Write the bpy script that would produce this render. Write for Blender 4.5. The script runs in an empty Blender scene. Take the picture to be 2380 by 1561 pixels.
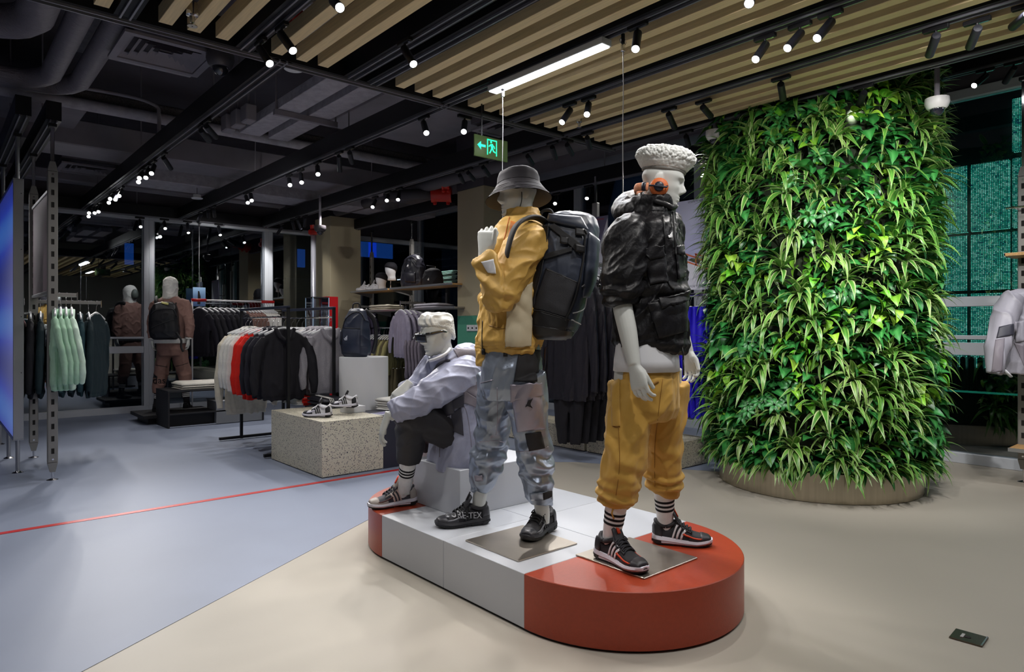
import bpy, bmesh, math, random
from mathutils import Vector, Matrix, noise
from mathutils.bvhtree import BVHTree
random.seed(7)
S = bpy.context.scene
C = S.collection
PI = math.pi
V = Vector
# ---------------------------------------------------------------- camera
FPX, CX, CY, EYE = 1561.0, 1190.0, 761.8, 1.3
YAW = math.radians(41.04)
cam_d = bpy.data.cameras.new('camera'); cam_d.sensor_width = 36; cam_d.lens = FPX / 2380 * 36
cam_d.shift_y = -(780.5 - CY) / 2380; cam_d.clip_start = 0.05; cam_d.clip_end = 200
cam = bpy.data.objects.new('camera', cam_d); C.objects.link(cam)
cam.location = (0, 0, EYE); cam.rotation_euler = (PI/2, 0, -YAW)
S.camera = cam
FW = V((math.sin(YAW), math.cos(YAW), 0)); RT = V((math.cos(YAW), -math.sin(YAW), 0)); UP = V((0, 0, 1))
# ---------------------------------------------------------------- world, exposure
w = bpy.data.worlds.new('night'); S.world = w; w.use_nodes = True
w.node_tree.nodes['Background'].inputs[0].default_value = (0.010, 0.016, 0.032, 1)
w.node_tree.nodes['Background'].inputs[1].default_value = 1.0
S.view_settings.view_transform = 'Standard'; S.view_settings.look = 'None'
S.view_settings.exposure = 0.0; S.view_settings.gamma = 1; S.view_settings.use_curve_mapping = False

def spot_light(p, tgt, watt, angle=50, blend=0.6, rad=0.03, col=(1, 0.965, 0.93)):
    d = bpy.data.lights.new('spot_beam', 'SPOT'); d.energy = watt; d.spot_size = math.radians(angle)
    d.spot_blend = blend; d.shadow_soft_size = rad; d.color = col
    o = bpy.data.objects.new('spot_beam', d); C.objects.link(o); o.location = p
    o.rotation_euler = (V(tgt) - V(p)).to_track_quat('-Z', 'Y').to_euler()
    return o

def area_light(p, sx, sy, watt, rz=0, col=(0.96, 0.97, 1.0)):
    d = bpy.data.lights.new('linear_fill_light', 'AREA'); d.shape = 'RECTANGLE'; d.size = sx; d.size_y = sy
    d.energy = watt; d.color = col
    o = bpy.data.objects.new('linear_fill_light', d); C.objects.link(o); o.location = p; o.rotation_euler = (0, 0, rz)
    return o
# light of the linear fitting in view, plus added unseen fill round the camera
for (x, y, e) in ((3.02, 3.1, 34), (0.6, 0.6, 14), (3.6, 0.2, 14), (5.9, 0.3, 22)):
    area_light((x, y, 2.93), 0.09, 1.0, e)
# added wide fill spots at track height to brighten the sales floor, without fixtures
for (x, y, e) in ((1.72, 6.2, 60), (1.72, 9.2, 60), (3.0, 7.6, 60), (4.31, 8.9, 70), (3.0, 10.4, 50), (4.31, 6.2, 50), (0.2, 4.25, 45), (5.62, 8.6, 50), (5.96, 5.0, 50), (6.53, 2.6, 35), (2.36, 3.4, 30), (-1.0, 7.0, 50), (4.94, 1.0, 40), (0.82, 1.0, 25)):
    spot_light((x, y, 2.93), (x, y, 0), e, 150, 1.0, 0.03)
# added key spots without fixtures, aimed steeply to brighten podium and plants
for (p, t, e) in (((2.2, 1.0, 2.95), (2.45, 2.0, 1.0), 70), ((3.65, 2.2, 2.95), (2.6, 2.2, 1.0), 75), ((3.0, 4.1, 2.95), (2.2, 2.7, .9), 70), ((1.47, 2.6, 2.95), (2.2, 3.0, .8), 60), ((3.65, 0.6, 2.95), (5.4, 2.1, 1.9), 230), ((2.36, 1.5, 2.95), (5.2, 2.3, 1.6), 200), ((4.3, 0.9, 2.95), (5.6, 2.2, .9), 120)):
    spot_light(p, t, e, 62, 0.8, 0.04)

# ---------------------------------------------------------------- pixel -> place (each result is a real position in the room)
def ray(px, py): return FW + RT * ((px - CX) / FPX) - UP * ((py - CY) / FPX)
def at(px, py, d): return V((0, 0, EYE)) + ray(px, py) * d
def on_z(px, py, z): r = ray(px, py); return V((0, 0, EYE)) + r * ((z - EYE) / r.z)
def on_x(px, py, x): r = ray(px, py); return V((0, 0, EYE)) + r * (x / r.x)
def on_y(px, py, y): r = ray(px, py); return V((0, 0, EYE)) + r * (y / r.y)
def depth(p): return V(p).dot(FW)

# ---------------------------------------------------------------- materials
def lin(c):
    if isinstance(c, str): c = tuple(int(c[i:i+2], 16) / 255 for i in (0, 2, 4))
    return tuple((x / 12.92 if x <= 0.04045 else ((x + 0.055) / 1.055) ** 2.4) for x in c) + (1.0,)
_m = {}
def mat(name, col, rough=0.5, metal=0.0, spec=0.5, vary=0.0, vscale=6.0, bump=0.0, bscale=200.0, bdist=0.002,
        weave=0.0, emit=0.0, coat=0.0, sheen=0.0, stretch=None, alpha=1.0, rvary=0.0, detail=3.0):
    if name in _m: return _m[name]
    m = bpy.data.materials.new(name); m.use_nodes = True; _m[name] = m
    nt = m.node_tree; b = nt.nodes['Principled BSDF']
    c = lin(col); b.inputs['Base Color'].default_value = c; b.inputs['Roughness'].default_value = rough
    b.inputs['Metallic'].default_value = metal; b.inputs['Specular IOR Level'].default_value = spec
    b.inputs['Coat Weight'].default_value = coat; b.inputs['Sheen Weight'].default_value = sheen
    m.diffuse_color = c
    if emit: b.inputs['Emission Color'].default_value = c; b.inputs['Emission Strength'].default_value = emit
    if alpha < 1: b.inputs['Alpha'].default_value = alpha
    tc = None
    def coord(st=None):
        nonlocal tc
        if tc is None: tc = nt.nodes.new('ShaderNodeTexCoord')
        if st is None: return tc.outputs['Object']
        mp = nt.nodes.new('ShaderNodeMapping'); mp.inputs['Scale'].default_value = st
        nt.links.new(tc.outputs['Object'], mp.inputs['Vector']); return mp.outputs[0]
    if vary:
        n = nt.nodes.new('ShaderNodeTexNoise'); n.inputs['Scale'].default_value = vscale; n.inputs['Detail'].default_value = detail
        nt.links.new(coord(stretch), n.inputs['Vector'])
        r = nt.nodes.new('ShaderNodeMapRange'); r.inputs['From Min'].default_value = 0.3; r.inputs['From Max'].default_value = 0.7
        r.inputs['To Min'].default_value = 1 - vary; r.inputs['To Max'].default_value = 1 + vary
        nt.links.new(n.outputs['Fac'], r.inputs['Value'])
        x = nt.nodes.new('ShaderNodeVectorMath'); x.operation = 'SCALE'; x.inputs[0].default_value = c[:3]
        nt.links.new(r.outputs[0], x.inputs['Scale']); nt.links.new(x.outputs[0], b.inputs['Base Color'])
        if rvary:
            q = nt.nodes.new('ShaderNodeMapRange'); q.inputs['To Min'].default_value = rough - rvary; q.inputs['To Max'].default_value = rough + rvary
            nt.links.new(n.outputs['Fac'], q.inputs['Value']); nt.links.new(q.outputs[0], b.inputs['Roughness'])
    if bump:
        n = nt.nodes.new('ShaderNodeTexNoise'); n.inputs['Scale'].default_value = bscale; n.inputs['Detail'].default_value = 3
        nt.links.new(coord(stretch), n.inputs['Vector'])
        bp = nt.nodes.new('ShaderNodeBump'); bp.inputs['Strength'].default_value = bump; bp.inputs['Distance'].default_value = bdist
        nt.links.new(n.outputs['Fac'], bp.inputs['Height']); nt.links.new(bp.outputs[0], b.inputs['Normal'])
    return m

def speckle(name, base, chips, scale=95, thr=0.34, rough=0.45):
    m = bpy.data.materials.new(name); m.use_nodes = True; nt = m.node_tree; b = nt.nodes['Principled BSDF']
    tc = nt.nodes.new('ShaderNodeTexCoord'); v = nt.nodes.new('ShaderNodeTexVoronoi'); v.inputs['Scale'].default_value = scale
    v.inputs['Randomness'].default_value = 1.0
    n = nt.nodes.new('ShaderNodeTexNoise'); n.inputs['Scale'].default_value = scale * 2.2
    mx = nt.nodes.new('ShaderNodeMixRGB'); mx.inputs[0].default_value = 0.012
    nt.links.new(tc.outputs['Object'], mx.inputs[1]); nt.links.new(n.outputs['Color'], mx.inputs[2]); nt.links.new(tc.outputs['Object'], n.inputs['Vector'])
    nt.links.new(mx.outputs[0], v.inputs['Vector'])
    lt = nt.nodes.new('ShaderNodeMath'); lt.operation = 'LESS_THAN'; lt.inputs[1].default_value = thr
    nt.links.new(v.outputs['Distance'], lt.inputs[0])
    sep = nt.nodes.new('ShaderNodeSeparateColor'); nt.links.new(v.outputs['Color'], sep.inputs[0])
    gt = nt.nodes.new('ShaderNodeMath'); gt.operation = 'GREATER_THAN'; gt.inputs[1].default_value = 0.42
    nt.links.new(sep.outputs[0], gt.inputs[0])
    mu = nt.nodes.new('ShaderNodeMath'); mu.operation = 'MULTIPLY'
    nt.links.new(lt.outputs[0], mu.inputs[0]); nt.links.new(gt.outputs[0], mu.inputs[1])
    cr = nt.nodes.new('ShaderNodeValToRGB'); cr.color_ramp.interpolation = 'CONSTANT'
    cr.color_ramp.elements[0].color = lin(chips[0]); cr.color_ramp.elements[1].color = lin(chips[-1]); cr.color_ramp.elements[1].position = 0.66
    e = cr.color_ramp.elements.new(0.33); e.color = lin(chips[1])
    nt.links.new(sep.outputs[1], cr.inputs[0])
    mc = nt.nodes.new('ShaderNodeMixRGB'); mc.inputs[1].default_value = lin(base)
    nt.links.new(mu.outputs[0], mc.inputs[0]); nt.links.new(cr.outputs[0], mc.inputs[2])
    nt.links.new(mc.outputs[0], b.inputs['Base Color']); b.inputs['Roughness'].default_value = rough
    return m

def glass_mat(name, tint=(0.55, 0.6, 0.62), gloss=0.12, rough=0.0):
    m = bpy.data.materials.new(name); m.use_nodes = True; nt = m.node_tree; nt.nodes.remove(nt.nodes['Principled BSDF'])
    out = nt.nodes['Material Output']; t = nt.nodes.new('ShaderNodeBsdfTransparent'); t.inputs[0].default_value = (*tint, 1)
    g = nt.nodes.new('ShaderNodeBsdfGlossy'); g.inputs['Roughness'].default_value = rough; g.inputs['Color'].default_value = (0.9, 0.95, 1, 1)
    lw = nt.nodes.new('ShaderNodeFresnel'); lw.inputs['IOR'].default_value = 1.5
    ad = nt.nodes.new('ShaderNodeMath'); ad.operation = 'ADD'; ad.use_clamp = True; ad.inputs[1].default_value = gloss
    nt.links.new(lw.outputs[0], ad.inputs[0])
    mx = nt.nodes.new('ShaderNodeMixShader'); nt.links.new(ad.outputs[0], mx.inputs[0]); nt.links.new(t.outputs[0], mx.inputs[1]); nt.links.new(g.outputs[0], mx.inputs[2])
    nt.links.new(mx.outputs[0], out.inputs[0]); return m

# ---------------------------------------------------------------- mesh building
def frame_of(d, up=UP):
    d = V(d).normalized()
    x = V(up).cross(d)
    if x.length < 1e-4: x = V((1, 0, 0)).cross(d)
    x.normalize(); return x, d.cross(x)

class MB:
    def __init__(s): s.v = []; s.f = []; s.mi = []; s.m = 0
    def add(s, vs, fs):
        o = len(s.v); s.v += [V(p) for p in vs]; s.f += [tuple(i + o for i in f) for f in fs]; s.mi += [s.m] * len(fs); return s
    def box(s, c, d, rz=0.0, b=0.0, rot=None):
        hx, hy, hz = d[0]/2, d[1]/2, d[2]/2; b = min(b, hx*.9, hy*.9, hz*.9)
        R = rot if rot is not None else Matrix.Rotation(rz, 3, 'Z'); c = V(c)
        if b <= 0:
            vs = [(x*hx, y*hy, z*hz) for z in (-1, 1) for y in (-1, 1) for x in (-1, 1)]
            fs = [(0, 2, 3, 1), (4, 5, 7, 6), (0, 1, 5, 4), (2, 6, 7, 3), (0, 4, 6, 2), (1, 3, 7, 5)]
        else:
            vs = []; ix = {}
            for z in (-1, 1):
                for y in (-1, 1):
                    for x in (-1, 1):
                        ix[x, y, z] = len(vs)
                        vs += [(x*hx, y*(hy-b), z*(hz-b)), (x*(hx-b), y*hy, z*(hz-b)), (x*(hx-b), y*(hy-b), z*hz)]
            fs = []
            for a in range(3):
                for sg in (-1, 1):
                    q = []
                    for (p, r) in ((-1, -1), (1, -1), (1, 1), (-1, 1)):
                        k = [0, 0, 0]; k[a] = sg; k[(a+1) % 3] = p; k[(a+2) % 3] = r; q.append(ix[tuple(k)] + a)
                    fs.append(tuple(q) if sg > 0 else tuple(q[::-1]))
            for a in range(3):
                b1, b2 = (a+1) % 3, (a+2) % 3
                for p in (-1, 1):
                    for r in (-1, 1):
                        k0 = [0, 0, 0]; k0[b1] = p; k0[b2] = r; k1 = k0[:]; k0[a] = -1; k1[a] = 1
                        i0, i1 = ix[tuple(k0)], ix[tuple(k1)]
                        q = (i0+b1, i1+b1, i1+b2, i0+b2); fs.append(q if p*r < 0 else q[::-1])
            for (x, y, z), i in ix.items(): fs.append((i, i+1, i+2) if x*y*z > 0 else (i+2, i+1, i))
        return s.add([c + R @ V(p) for p in vs], fs)
    def loft(s, rings, caps=True, closed=True):
        n = len(rings[0]); vs = [p for r in rings for p in r]; fs = []
        for i in range(len(rings)-1):
            for j in range(n if closed else n-1):
                a, b2 = i*n+j, i*n+(j+1) % n; fs.append((a, b2, b2+n, a+n))
        if caps and closed:
            fs.append(tuple(range(n-1, -1, -1))); k = (len(rings)-1)*n; fs.append(tuple(range(k, k+n)))
        return s.add(vs, fs)
    def tube(s, pts, r, n=8, caps=True, flat=1.0, up=UP):
        pts = [V(p) for p in pts]; rs = r if isinstance(r, (list, tuple)) else [r]*len(pts); rings = []; px = None
        for i, p in enumerate(pts):
            d = (pts[min(i+1, len(pts)-1)] - pts[max(i-1, 0)])
            x, y = frame_of(d, up)
            if px is not None:
                x2 = px - d.normalized() * px.dot(d.normalized())
                if x2.length > 1e-5: x = x2.normalized(); y = d.normalized().cross(x)
            px = x
            rings.append([p + x*(math.cos(2*PI*k/n)*rs[i]) + y*(math.sin(2*PI*k/n)*rs[i]*flat) for k in range(n)])
        return s.loft(rings, caps)
    def cyl(s, p0, p1, r0, r1=None, n=16, caps=True): return s.tube([p0, p1], [r0, r0 if r1 is None else r1], n, caps)
    def lathe(s, c, prof, n=24, axis=None, caps=True):
        c = V(c); ax = V(axis or (0, 0, 1)).normalized(); x, y = frame_of(ax, (0, 1, 0))
        return s.loft([[c + ax*z + x*(r*math.cos(2*PI*k/n)) + y*(r*math.sin(2*PI*k/n)) for k in range(n)] for (r, z) in prof], caps)
    def prism(s, poly, z0, z1, b=0.0):
        rings = [[V((x, y, z0)) for x, y in poly], [V((x, y, z1-b)) for x, y in poly]]
        if b:
            n = len(poly); q = []
            for i in range(n):
                p = V(poly[i]); e1 = (p - V(poly[i-1])).normalized(); e2 = (V(poly[(i+1) % n]) - p).normalized()
                nn = V((-(e1.y+e2.y), e1.x+e2.x)); nn = nn / max(nn.length, 1e-6); q.append(p + nn*b)
            rings.append([V((p.x, p.y, z1)) for p in q])
        return s.loft(rings)
    def sheet(s, grid, th, caps=True):
        # grid of points with thickness: a thin solid cloth / patch
        h, w_ = len(grid), len(grid[0]); g = [[V(p) for p in r] for r in grid]; nn = []
        for i in range(h):
            row = []
            for j in range(w_):
                a = g[min(i+1, h-1)][j] - g[max(i-1, 0)][j]; b2 = g[i][min(j+1, w_-1)] - g[i][max(j-1, 0)]
                k = a.cross(b2); row.append(k.normalized() if k.length > 1e-9 else V((0, 0, 1)))
            nn.append(row)
        vs = [g[i][j] + nn[i][j]*th/2 for i in range(h) for j in range(w_)] + [g[i][j] - nn[i][j]*th/2 for i in range(h) for j in range(w_)]
        o = h*w_; fs = []
        for i in range(h-1):
            for j in range(w_-1):
                a = i*w_+j; fs.append((a, a+w_, a+w_+1, a+1)); fs.append((a+o, a+o+1, a+o+w_+1, a+o+w_))
        for j in range(w_-1):
            fs.append((j, j+1, j+1+o, j+o)); a = (h-1)*w_+j; fs.append((a, a+o, a+o+1, a+1))
        for i in range(h-1):
            a = i*w_; fs.append((a, a+o, a+o+w_, a+w_)); a = i*w_+w_-1; fs.append((a, a+w_, a+w_+o, a+o))
        return s.add(vs, fs)
    def ball(s, c, r, n=12, m=8, rot=None):
        c = V(c); r = V(r) if not isinstance(r, (int, float)) else V((r, r, r)); R = rot or Matrix.Identity(3)
        rings = []
        for i in range(1, m):
            t = PI*i/m; rings.append([c + R @ V((r.x*math.sin(t)*math.cos(2*PI*k/n), r.y*math.sin(t)*math.sin(2*PI*k/n), -r.z*math.cos(t))) for k in range(n)])
        o = len(s.v); s.loft(rings, False); a = len(s.v); s.add([c + R @ V((0, 0, -r.z)), c + R @ V((0, 0, r.z))], [])
        for k in range(n):
            s.f.append((a, o+(k+1) % n, o+k)); q = o+(m-2)*n; s.f.append((a+1, q+k, q+(k+1) % n)); s.mi += [s.m, s.m]
        return s
    def xf(s, M):
        s.v = [M @ p for p in s.v]; return s
    def mesh(s, name):
        me = bpy.data.meshes.new(name); me.from_pydata([tuple(p) for p in s.v], [], s.f); me.update(); return me
    def build(s, name, m, parent=None, smooth=False, angle=None):
        me = s.mesh(name); ms = m if isinstance(m, (list, tuple)) else [m]
        for x in ms: me.materials.append(x)
        if len(ms) > 1: me.polygons.foreach_set('material_index', s.mi)
        return link(name, me, parent, smooth, angle)

def link(name, me, parent=None, smooth=False, angle=None):
    if smooth or angle:
        me.polygons.foreach_set('use_smooth', [True]*len(me.polygons))
        if angle: me.set_sharp_from_angle(angle=math.radians(angle))
    o = bpy.data.objects.new(name, me); C.objects.link(o)
    if parent is not None: o.parent = parent
    return o

def tag(o, label=None, cat=None, group=None, kind=None):
    if label: o['label'] = label
    if cat: o['category'] = cat
    if group: o['group'] = group
    if kind: o['kind'] = kind
    return o
def thing(name, label, cat, loc=(0, 0, 0), rz=0.0, group=None):
    o = bpy.data.objects.new(name, None); C.objects.link(o); o.location = loc; o.rotation_euler = (0, 0, rz)
    o.empty_display_size = 0.1; return tag(o, label, cat, group)
def dup(root, loc=None, rz=None, label=None, group=None, mats=None):
    def cp(o, par):
        c = o.copy(); C.objects.link(c)
        if par is not None: c.parent = par
        if mats and o.type == 'MESH' and o.name.split('.')[0] in mats:
            c.material_slots[0].link = 'OBJECT'; c.material_slots[0].material = mats[o.name.split('.')[0]]
        for k in [x for x in KIDS.get(o.name, [])] or list(o.children): cp(k, c)
        return c
    r = cp(root, None)
    if loc is not None: r.location = loc
    if rz is not None: r.rotation_euler = (0, 0, rz)
    if label: r['label'] = label
    if group: r['group'] = group
    return r
KIDS = {}
def struct(name, mb, m, parent=None, smooth=False):
    o = mb.build(name, m, parent, smooth) if isinstance(mb, MB) else mb
    if parent is None: o['kind'] = 'structure'
    return o

_dg = None
def fuse(mb, voxel=0.006, smooth=2, fac=0.5, adapt=0.0):
    """weld overlapping lofts into one continuous skin; returns a fresh mesh"""
    me = mb.mesh('tmp'); o = bpy.data.objects.new('tmp', me); C.objects.link(o)
    r = o.modifiers.new('r', 'REMESH'); r.mode = 'VOXEL'; r.voxel_size = voxel; r.adaptivity = adapt
    if smooth:
        k = o.modifiers.new('s', 'SMOOTH'); k.factor = fac; k.iterations = smooth
    dg = bpy.context.evaluated_depsgraph_get(); e = o.evaluated_get(dg)
    out = bpy.data.meshes.new_from_object(e); bpy.data.objects.remove(o); bpy.data.meshes.remove(me)
    out.materials.clear(); return out

def displace(me, fn):
    """fn(co, normal) -> offset along the normal"""
    nr = [v.normal.copy() for v in me.vertices]
    for v, n in zip(me.vertices, nr): v.co += n * fn(v.co, n)
    me.update()

def text_mesh(name, txt, size, m, parent, M, depth_=0.0006, align='CENTER', space=1.0):
    cu = bpy.data.curves.new('t', 'FONT'); cu.body = txt; cu.size = size; cu.align_x = align; cu.align_y = 'CENTER'; cu.extrude = depth_; cu.resolution_u = 3
    cu.space_character = space
    o = bpy.data.objects.new('t', cu); C.objects.link(o); dg = bpy.context.evaluated_depsgraph_get()
    me = bpy.data.meshes.new_from_object(o.evaluated_get(dg)); bpy.data.objects.remove(o)
    me.transform(M); me.materials.clear(); me.materials.append(m); return link(name, me, parent)

def basis(o, x, y, z):
    M = Matrix((V(x), V(y), V(z))).transposed().to_4x4(); M.translation = V(o); return M
def lerp(a, b, t): return a + (b - a) * t
def smoothstep(a, b, x):
    t = max(0.0, min(1.0, (x-a)/(b-a))); return t*t*(3-2*t)
def spline(pts, n):
    """Catmull-Rom through the points, n samples"""
    pts = [V(p) for p in pts]; out = []; m = len(pts)-1
    for i in range(n):
        t = i/(n-1)*m; k = min(int(t), m-1); u = t-k
        p0, p1, p2, p3 = pts[max(k-1, 0)], pts[k], pts[k+1], pts[min(k+2, m)]
        out.append(0.5*((2*p1) + (p2-p0)*u + (2*p0-5*p1+4*p2-p3)*u*u + (3*p1-p0-3*p2+p3)*u*u*u))
    return out
def ispline(vals, n):
    return [p.x for p in spline([V((x, 0, 0)) for x in vals], n)]
# ================================================================ materials used around the room
m_black = mat('black metal', '17171b', 0.45, 0.3); m_black2 = mat('matt black', '1b1b20', 0.6)
m_dark = mat('dark ceiling paint', '7d7982', 0.85, vary=0.12, vscale=3); m_dark2 = mat('dark slab paint', '58545c', 0.9, vary=0.15, vscale=2)
m_duct = mat('grey duct wrap', 'a09da6', 0.8, vary=0.14, vscale=14, bump=0.5, bscale=18, bdist=0.02)
m_rail = mat('track lip aluminium', '8c8c96', 0.35, 0.6)
m_slat = mat('ash slat', 'dcc79c', 0.6, vary=0.10, vscale=5, stretch=(18, 0.8, 18), bump=0.1, bscale=60)
m_frame = mat('window frame grey white', 'c9ced6', 0.4, 0.1); m_frame2 = mat('window frame shade', '8e949e', 0.4, 0.2)
m_glass = glass_mat('window glass', (0.55, 0.6, 0.62), 0.16)
m_beige = mat('beige column paint', 'b8ad90', 0.7, vary=0.05, vscale=2); m_greenp = mat('green column paint', '4f9a80', 0.7)
m_floor = mat('beige resin floor', 'ada69a', 0.5, spec=0.25, vary=0.04, vscale=0.8)
m_floorb = mat('blue grey resin floor', '8891a6', 0.5, spec=0.22, vary=0.05, vscale=0.9)
m_redline = mat('red floor line', 'c2201c', 0.4)
m_white = mat('white lacquer', 'd9dade', 0.45); m_steel = mat('brushed steel', 'b8b4a8', 0.32, 1.0, vary=0.08, vscale=8, stretch=(60, 60, 1))
m_alu = mat('satin aluminium', 'b4b6ba', 0.35, 0.9); m_post = mat('grey slotted post', '8d8b88', 0.45, 0.4); m_slot = mat('slot shadow', '1d1b1a', 0.9)
m_orange = mat('orange red lacquer', '9e3b20', 0.38, vary=0.05, vscale=60, bump=0.25, bscale=160, bdist=0.002)
m_wood = mat('oak shelf', 'c79a63', 0.5, vary=0.15, vscale=5, stretch=(2, 18, 18)); m_greyw = mat('grey shelf laminate', '8b8378', 0.5)
m_red = mat('red lacquer', 'b8141c', 0.4); m_lens = mat('lamp lens', 'ffffff', emit=14.0); m_lensoff = mat('lamp lens unlit', '3a3a40', 0.2)
m_tube = mat('linear light diffuser', 'f6f8ff', emit=7.0)
m_terr = speckle('cream terrazzo', 'cfc8b4', ('23222c', '3b3a52', '1b1a1e'), 88, 0.35)
m_chrome = mat('chrome', 'd5d5d8', 0.15, 1.0); m_wirem = mat('steel wire', 'c8c8cc', 0.3, 0.8)

# ================================================================ floor
f = struct('floor', MB().box((1.75, 3.8, -0.05), (11.7, 15.7, 0.1)), m_floor)
blue = [(-4, 0.33), (0.44, 2.983), (1.3, 3.50), (2.281, 4.09), (3.4, 4.66), (4.0, 4.84), (4.45, 4.76), (4.75, 4.5), (5.03, 3.98), (5.5, 3.2), (6.2, 2.8), (7.5, 2.7), (7.5, 11.6), (-4, 11.6)]
struct('floor_section', MB().prism(blue, 0.0005, 0.002), m_floorb, f)
a0, a1 = on_z(0, 1243, 0), on_z(925, 1090, 0)
struct('floor_stripe', MB().box((0.3, 5.32, 0.003), (7.4, 0.055, 0.002)), m_redline, f)
t = thing('floor_socket', 'small steel socket plate set into the beige floor', 'floor outlet', (3.29, 0.866, 0.0), math.radians(3))
MB().box((0, 0, 0.004), (0.115, 0.118, 0.006), b=0.002).build('plate', mat('worn steel plate', '6f6357', 0.25, 0.9), t)
MB().box((0.0, -0.055, 0.0075), (0.112, 0.006, 0.003), b=0.001).build('rim', m_chrome, t)
MB().box((-0.005, 0.02, 0.0085), (0.04, 0.012, 0.003), b=0.001).build('latch', mat('pale steel latch', 'cfc8c8', 0.3, 0.4), t)
MB().lathe((-0.005, 0.002, 0.006), [(0.012, 0), (0.012, 0.0025), (0.0, 0.0025)], 14).build('finger_hole', m_slot, t)

# ================================================================ ceiling slab and hidden walls
struct('ceiling', MB().box((1.75, 3.8, 4.25), (11.7, 15.7, 0.1)), m_dark2)
m_wallp = mat('grey wall paint', '8f8d8a', 0.8)
struct('wall_left', MB().box((-4.05, 3.8, 2.1), (0.1, 15.7, 4.2)), m_wallp); struct('wall_rear', MB().box((1.75, -4.05, 2.1), (11.7, 0.1, 4.2)), m_wallp)
# ---- back window wall, Y = 11.6
YB, XR = 11.6, 7.55
wb = struct('wall_back', MB().box((1.75, YB + 0.08, 3.62), (11.7, 0.2, 1.14)), m_dark2)
def window(n, x0, x1, axis, pos, z0=0.10, z1=2.965, bars=(), fw=0.07):
    """a glazed bay: sill, head, two jambs, pane, transoms; axis 'x' runs along X at Y = pos, 'y' runs along Y at X = pos"""
    o = bpy.data.objects.new('window_%d' % n, None); C.objects.link(o); o['kind'] = 'structure'
    L = x1 - x0; c = (x0 + x1) / 2
    def bx(a, z, la, lz, th, name, m, off=0.0):
        p = (a, pos + off, z) if axis == 'x' else (pos + off, a, z); d = (la, th, lz) if axis == 'x' else (th, la, lz)
        MB().box(p, d, b=0.004).build(name, m, o)
    bx(c, z0/2, L, z0, 0.12, 'sill', m_frame); bx(c, z1 + 0.045, L, 0.09, 0.12, 'head', m_frame)
    bx(x0 + fw/2, (z0+z1)/2, fw, z1-z0, 0.11, 'jamb', m_frame); bx(x1 - fw/2, (z0+z1)/2, fw, z1-z0, 0.11, 'jamb', m_frame)
    bx(x0 + fw + 0.012, (z0+z1)/2, 0.018, z1-z0, 0.05, 'bead', m_frame2); bx(x1 - fw - 0.012, (z0+z1)/2, 0.018, z1-z0, 0.05, 'bead', m_frame2)
    for (za, zb) in bars: bx(c, (za+zb)/2, L - 2*fw, zb - za, 0.09, 'transom', m_frame)
    p = (c, pos, (z0+z1)/2) if axis == 'x' else (pos, c, (z0+z1)/2); d = (L-2*fw, 0.012, z1-z0) if axis == 'x' else (0.012, L-2*fw, z1-z0)
    MB().box(p, d).build('pane', m_glass, o); return o
window(1, -1.5, 0.78, 'x', YB); window(2, 0.78, 2.59, 'x', YB, bars=((1.135, 1.165), (0.915, 1.02))); window(3, 2.59, 4.46, 'x', YB); window(4, 4.46, 5.95, 'x', YB); window(5, 5.95, 7.5, 'x', YB)
struct('wall_back_side', MB().box((-2.75, YB, 1.5), (2.5, 0.12, 3.0)), m_wallp)
# ---- right window wall, X = 7.55
for i, (y0, y1) in enumerate(((-0.6, 0.75), (0.75, 2.95), (2.95, 4.95), (4.95, 7.1), (7.1, 9.3), (9.3, 11.54))):
    window(6+i, y0, y1, 'y', XR, z1=3.50, bars=((1.505, 1.60), (1.19, 1.23), (1.04, 1.16)) if y1 < 5 else ())
struct('wall_right', MB().box((XR + 0.08, 3.8, 3.9), (0.2, 15.7, 0.6)), m_dark2); struct('wall_right_side', MB().box((XR, -2.3, 1.75), (0.12, 3.4, 3.5)), m_wallp)
# ---- columns
struct('column_1', MB().box((5.435, 10.90, 1.6), (0.57, 0.60, 3.2), b=0.004), m_beige)
c2 = struct('column_2', MB().box((5.857, 7.258, 2.33), (0.585, 0.585, 1.73), b=0.004), m_beige)
MB().box((5.857, 7.258, 0.733), (0.585, 0.585, 1.466), b=0.004).build('green_band', m_greenp, c2)
MB().box((5.857, 7.258, 3.70), (0.60, 0.60, 1.0)).build('column_head', m_dark2, c2)
t = thing('wall_outlet', 'white triple socket plate on the green foot of the beige column', 'outlet', on_x(1094, 762, 5.556), -PI/2)
for k in range(3): MB().box((-0.045 + k*0.088, 0, 0), (0.084, 0.012, 0.084), b=0.004).build('socket_plate', m_white, t)
for k in range(3): MB().box((-0.045 + k*0.088, -0.007, 0), (0.03, 0.004, 0.02), b=0.001).build('socket_hole', m_slot, t)

# ================================================================ outside the glass
t = struct('exterior_street', MB().box((4, 20, -0.1), (40, 17, 0.1)).box((14, 5, -0.1), (13, 40, 0.1)), mat('night paving', '33353a', 0.7))
m_bldg = mat('night facade', '1b1d24', 0.8); m_blue = mat('lit blue pane', '2f6fe0', emit=0.5)
t = thing('office_building', 'dark office building with lit blue windows across the street, seen through the back glass', 'building', (8, 22, 0))
MB().box((0, 0, 4.5), (16, 1, 9)).build('wall', m_bldg, t)
for (px, py, wd) in ((848, 577, 0.9), (884, 580, 1.0), (700, 600, 0.25), (300, 590, 0.22)):
    p = on_y(px, py, 21.45) - V((8, 22, 0)); MB().box(p, (wd, 0.06, 0.6)).build('lit_window', m_blue, t)
for k in range(14):
    p = on_y(697, 648 + k*3.6, 21.44) - V((8, 22, 0)); MB().box(p, (1.0, 0.06, 0.028)).build('louvre', mat('louvre grey', '4d5260', 0.6), t)
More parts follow.
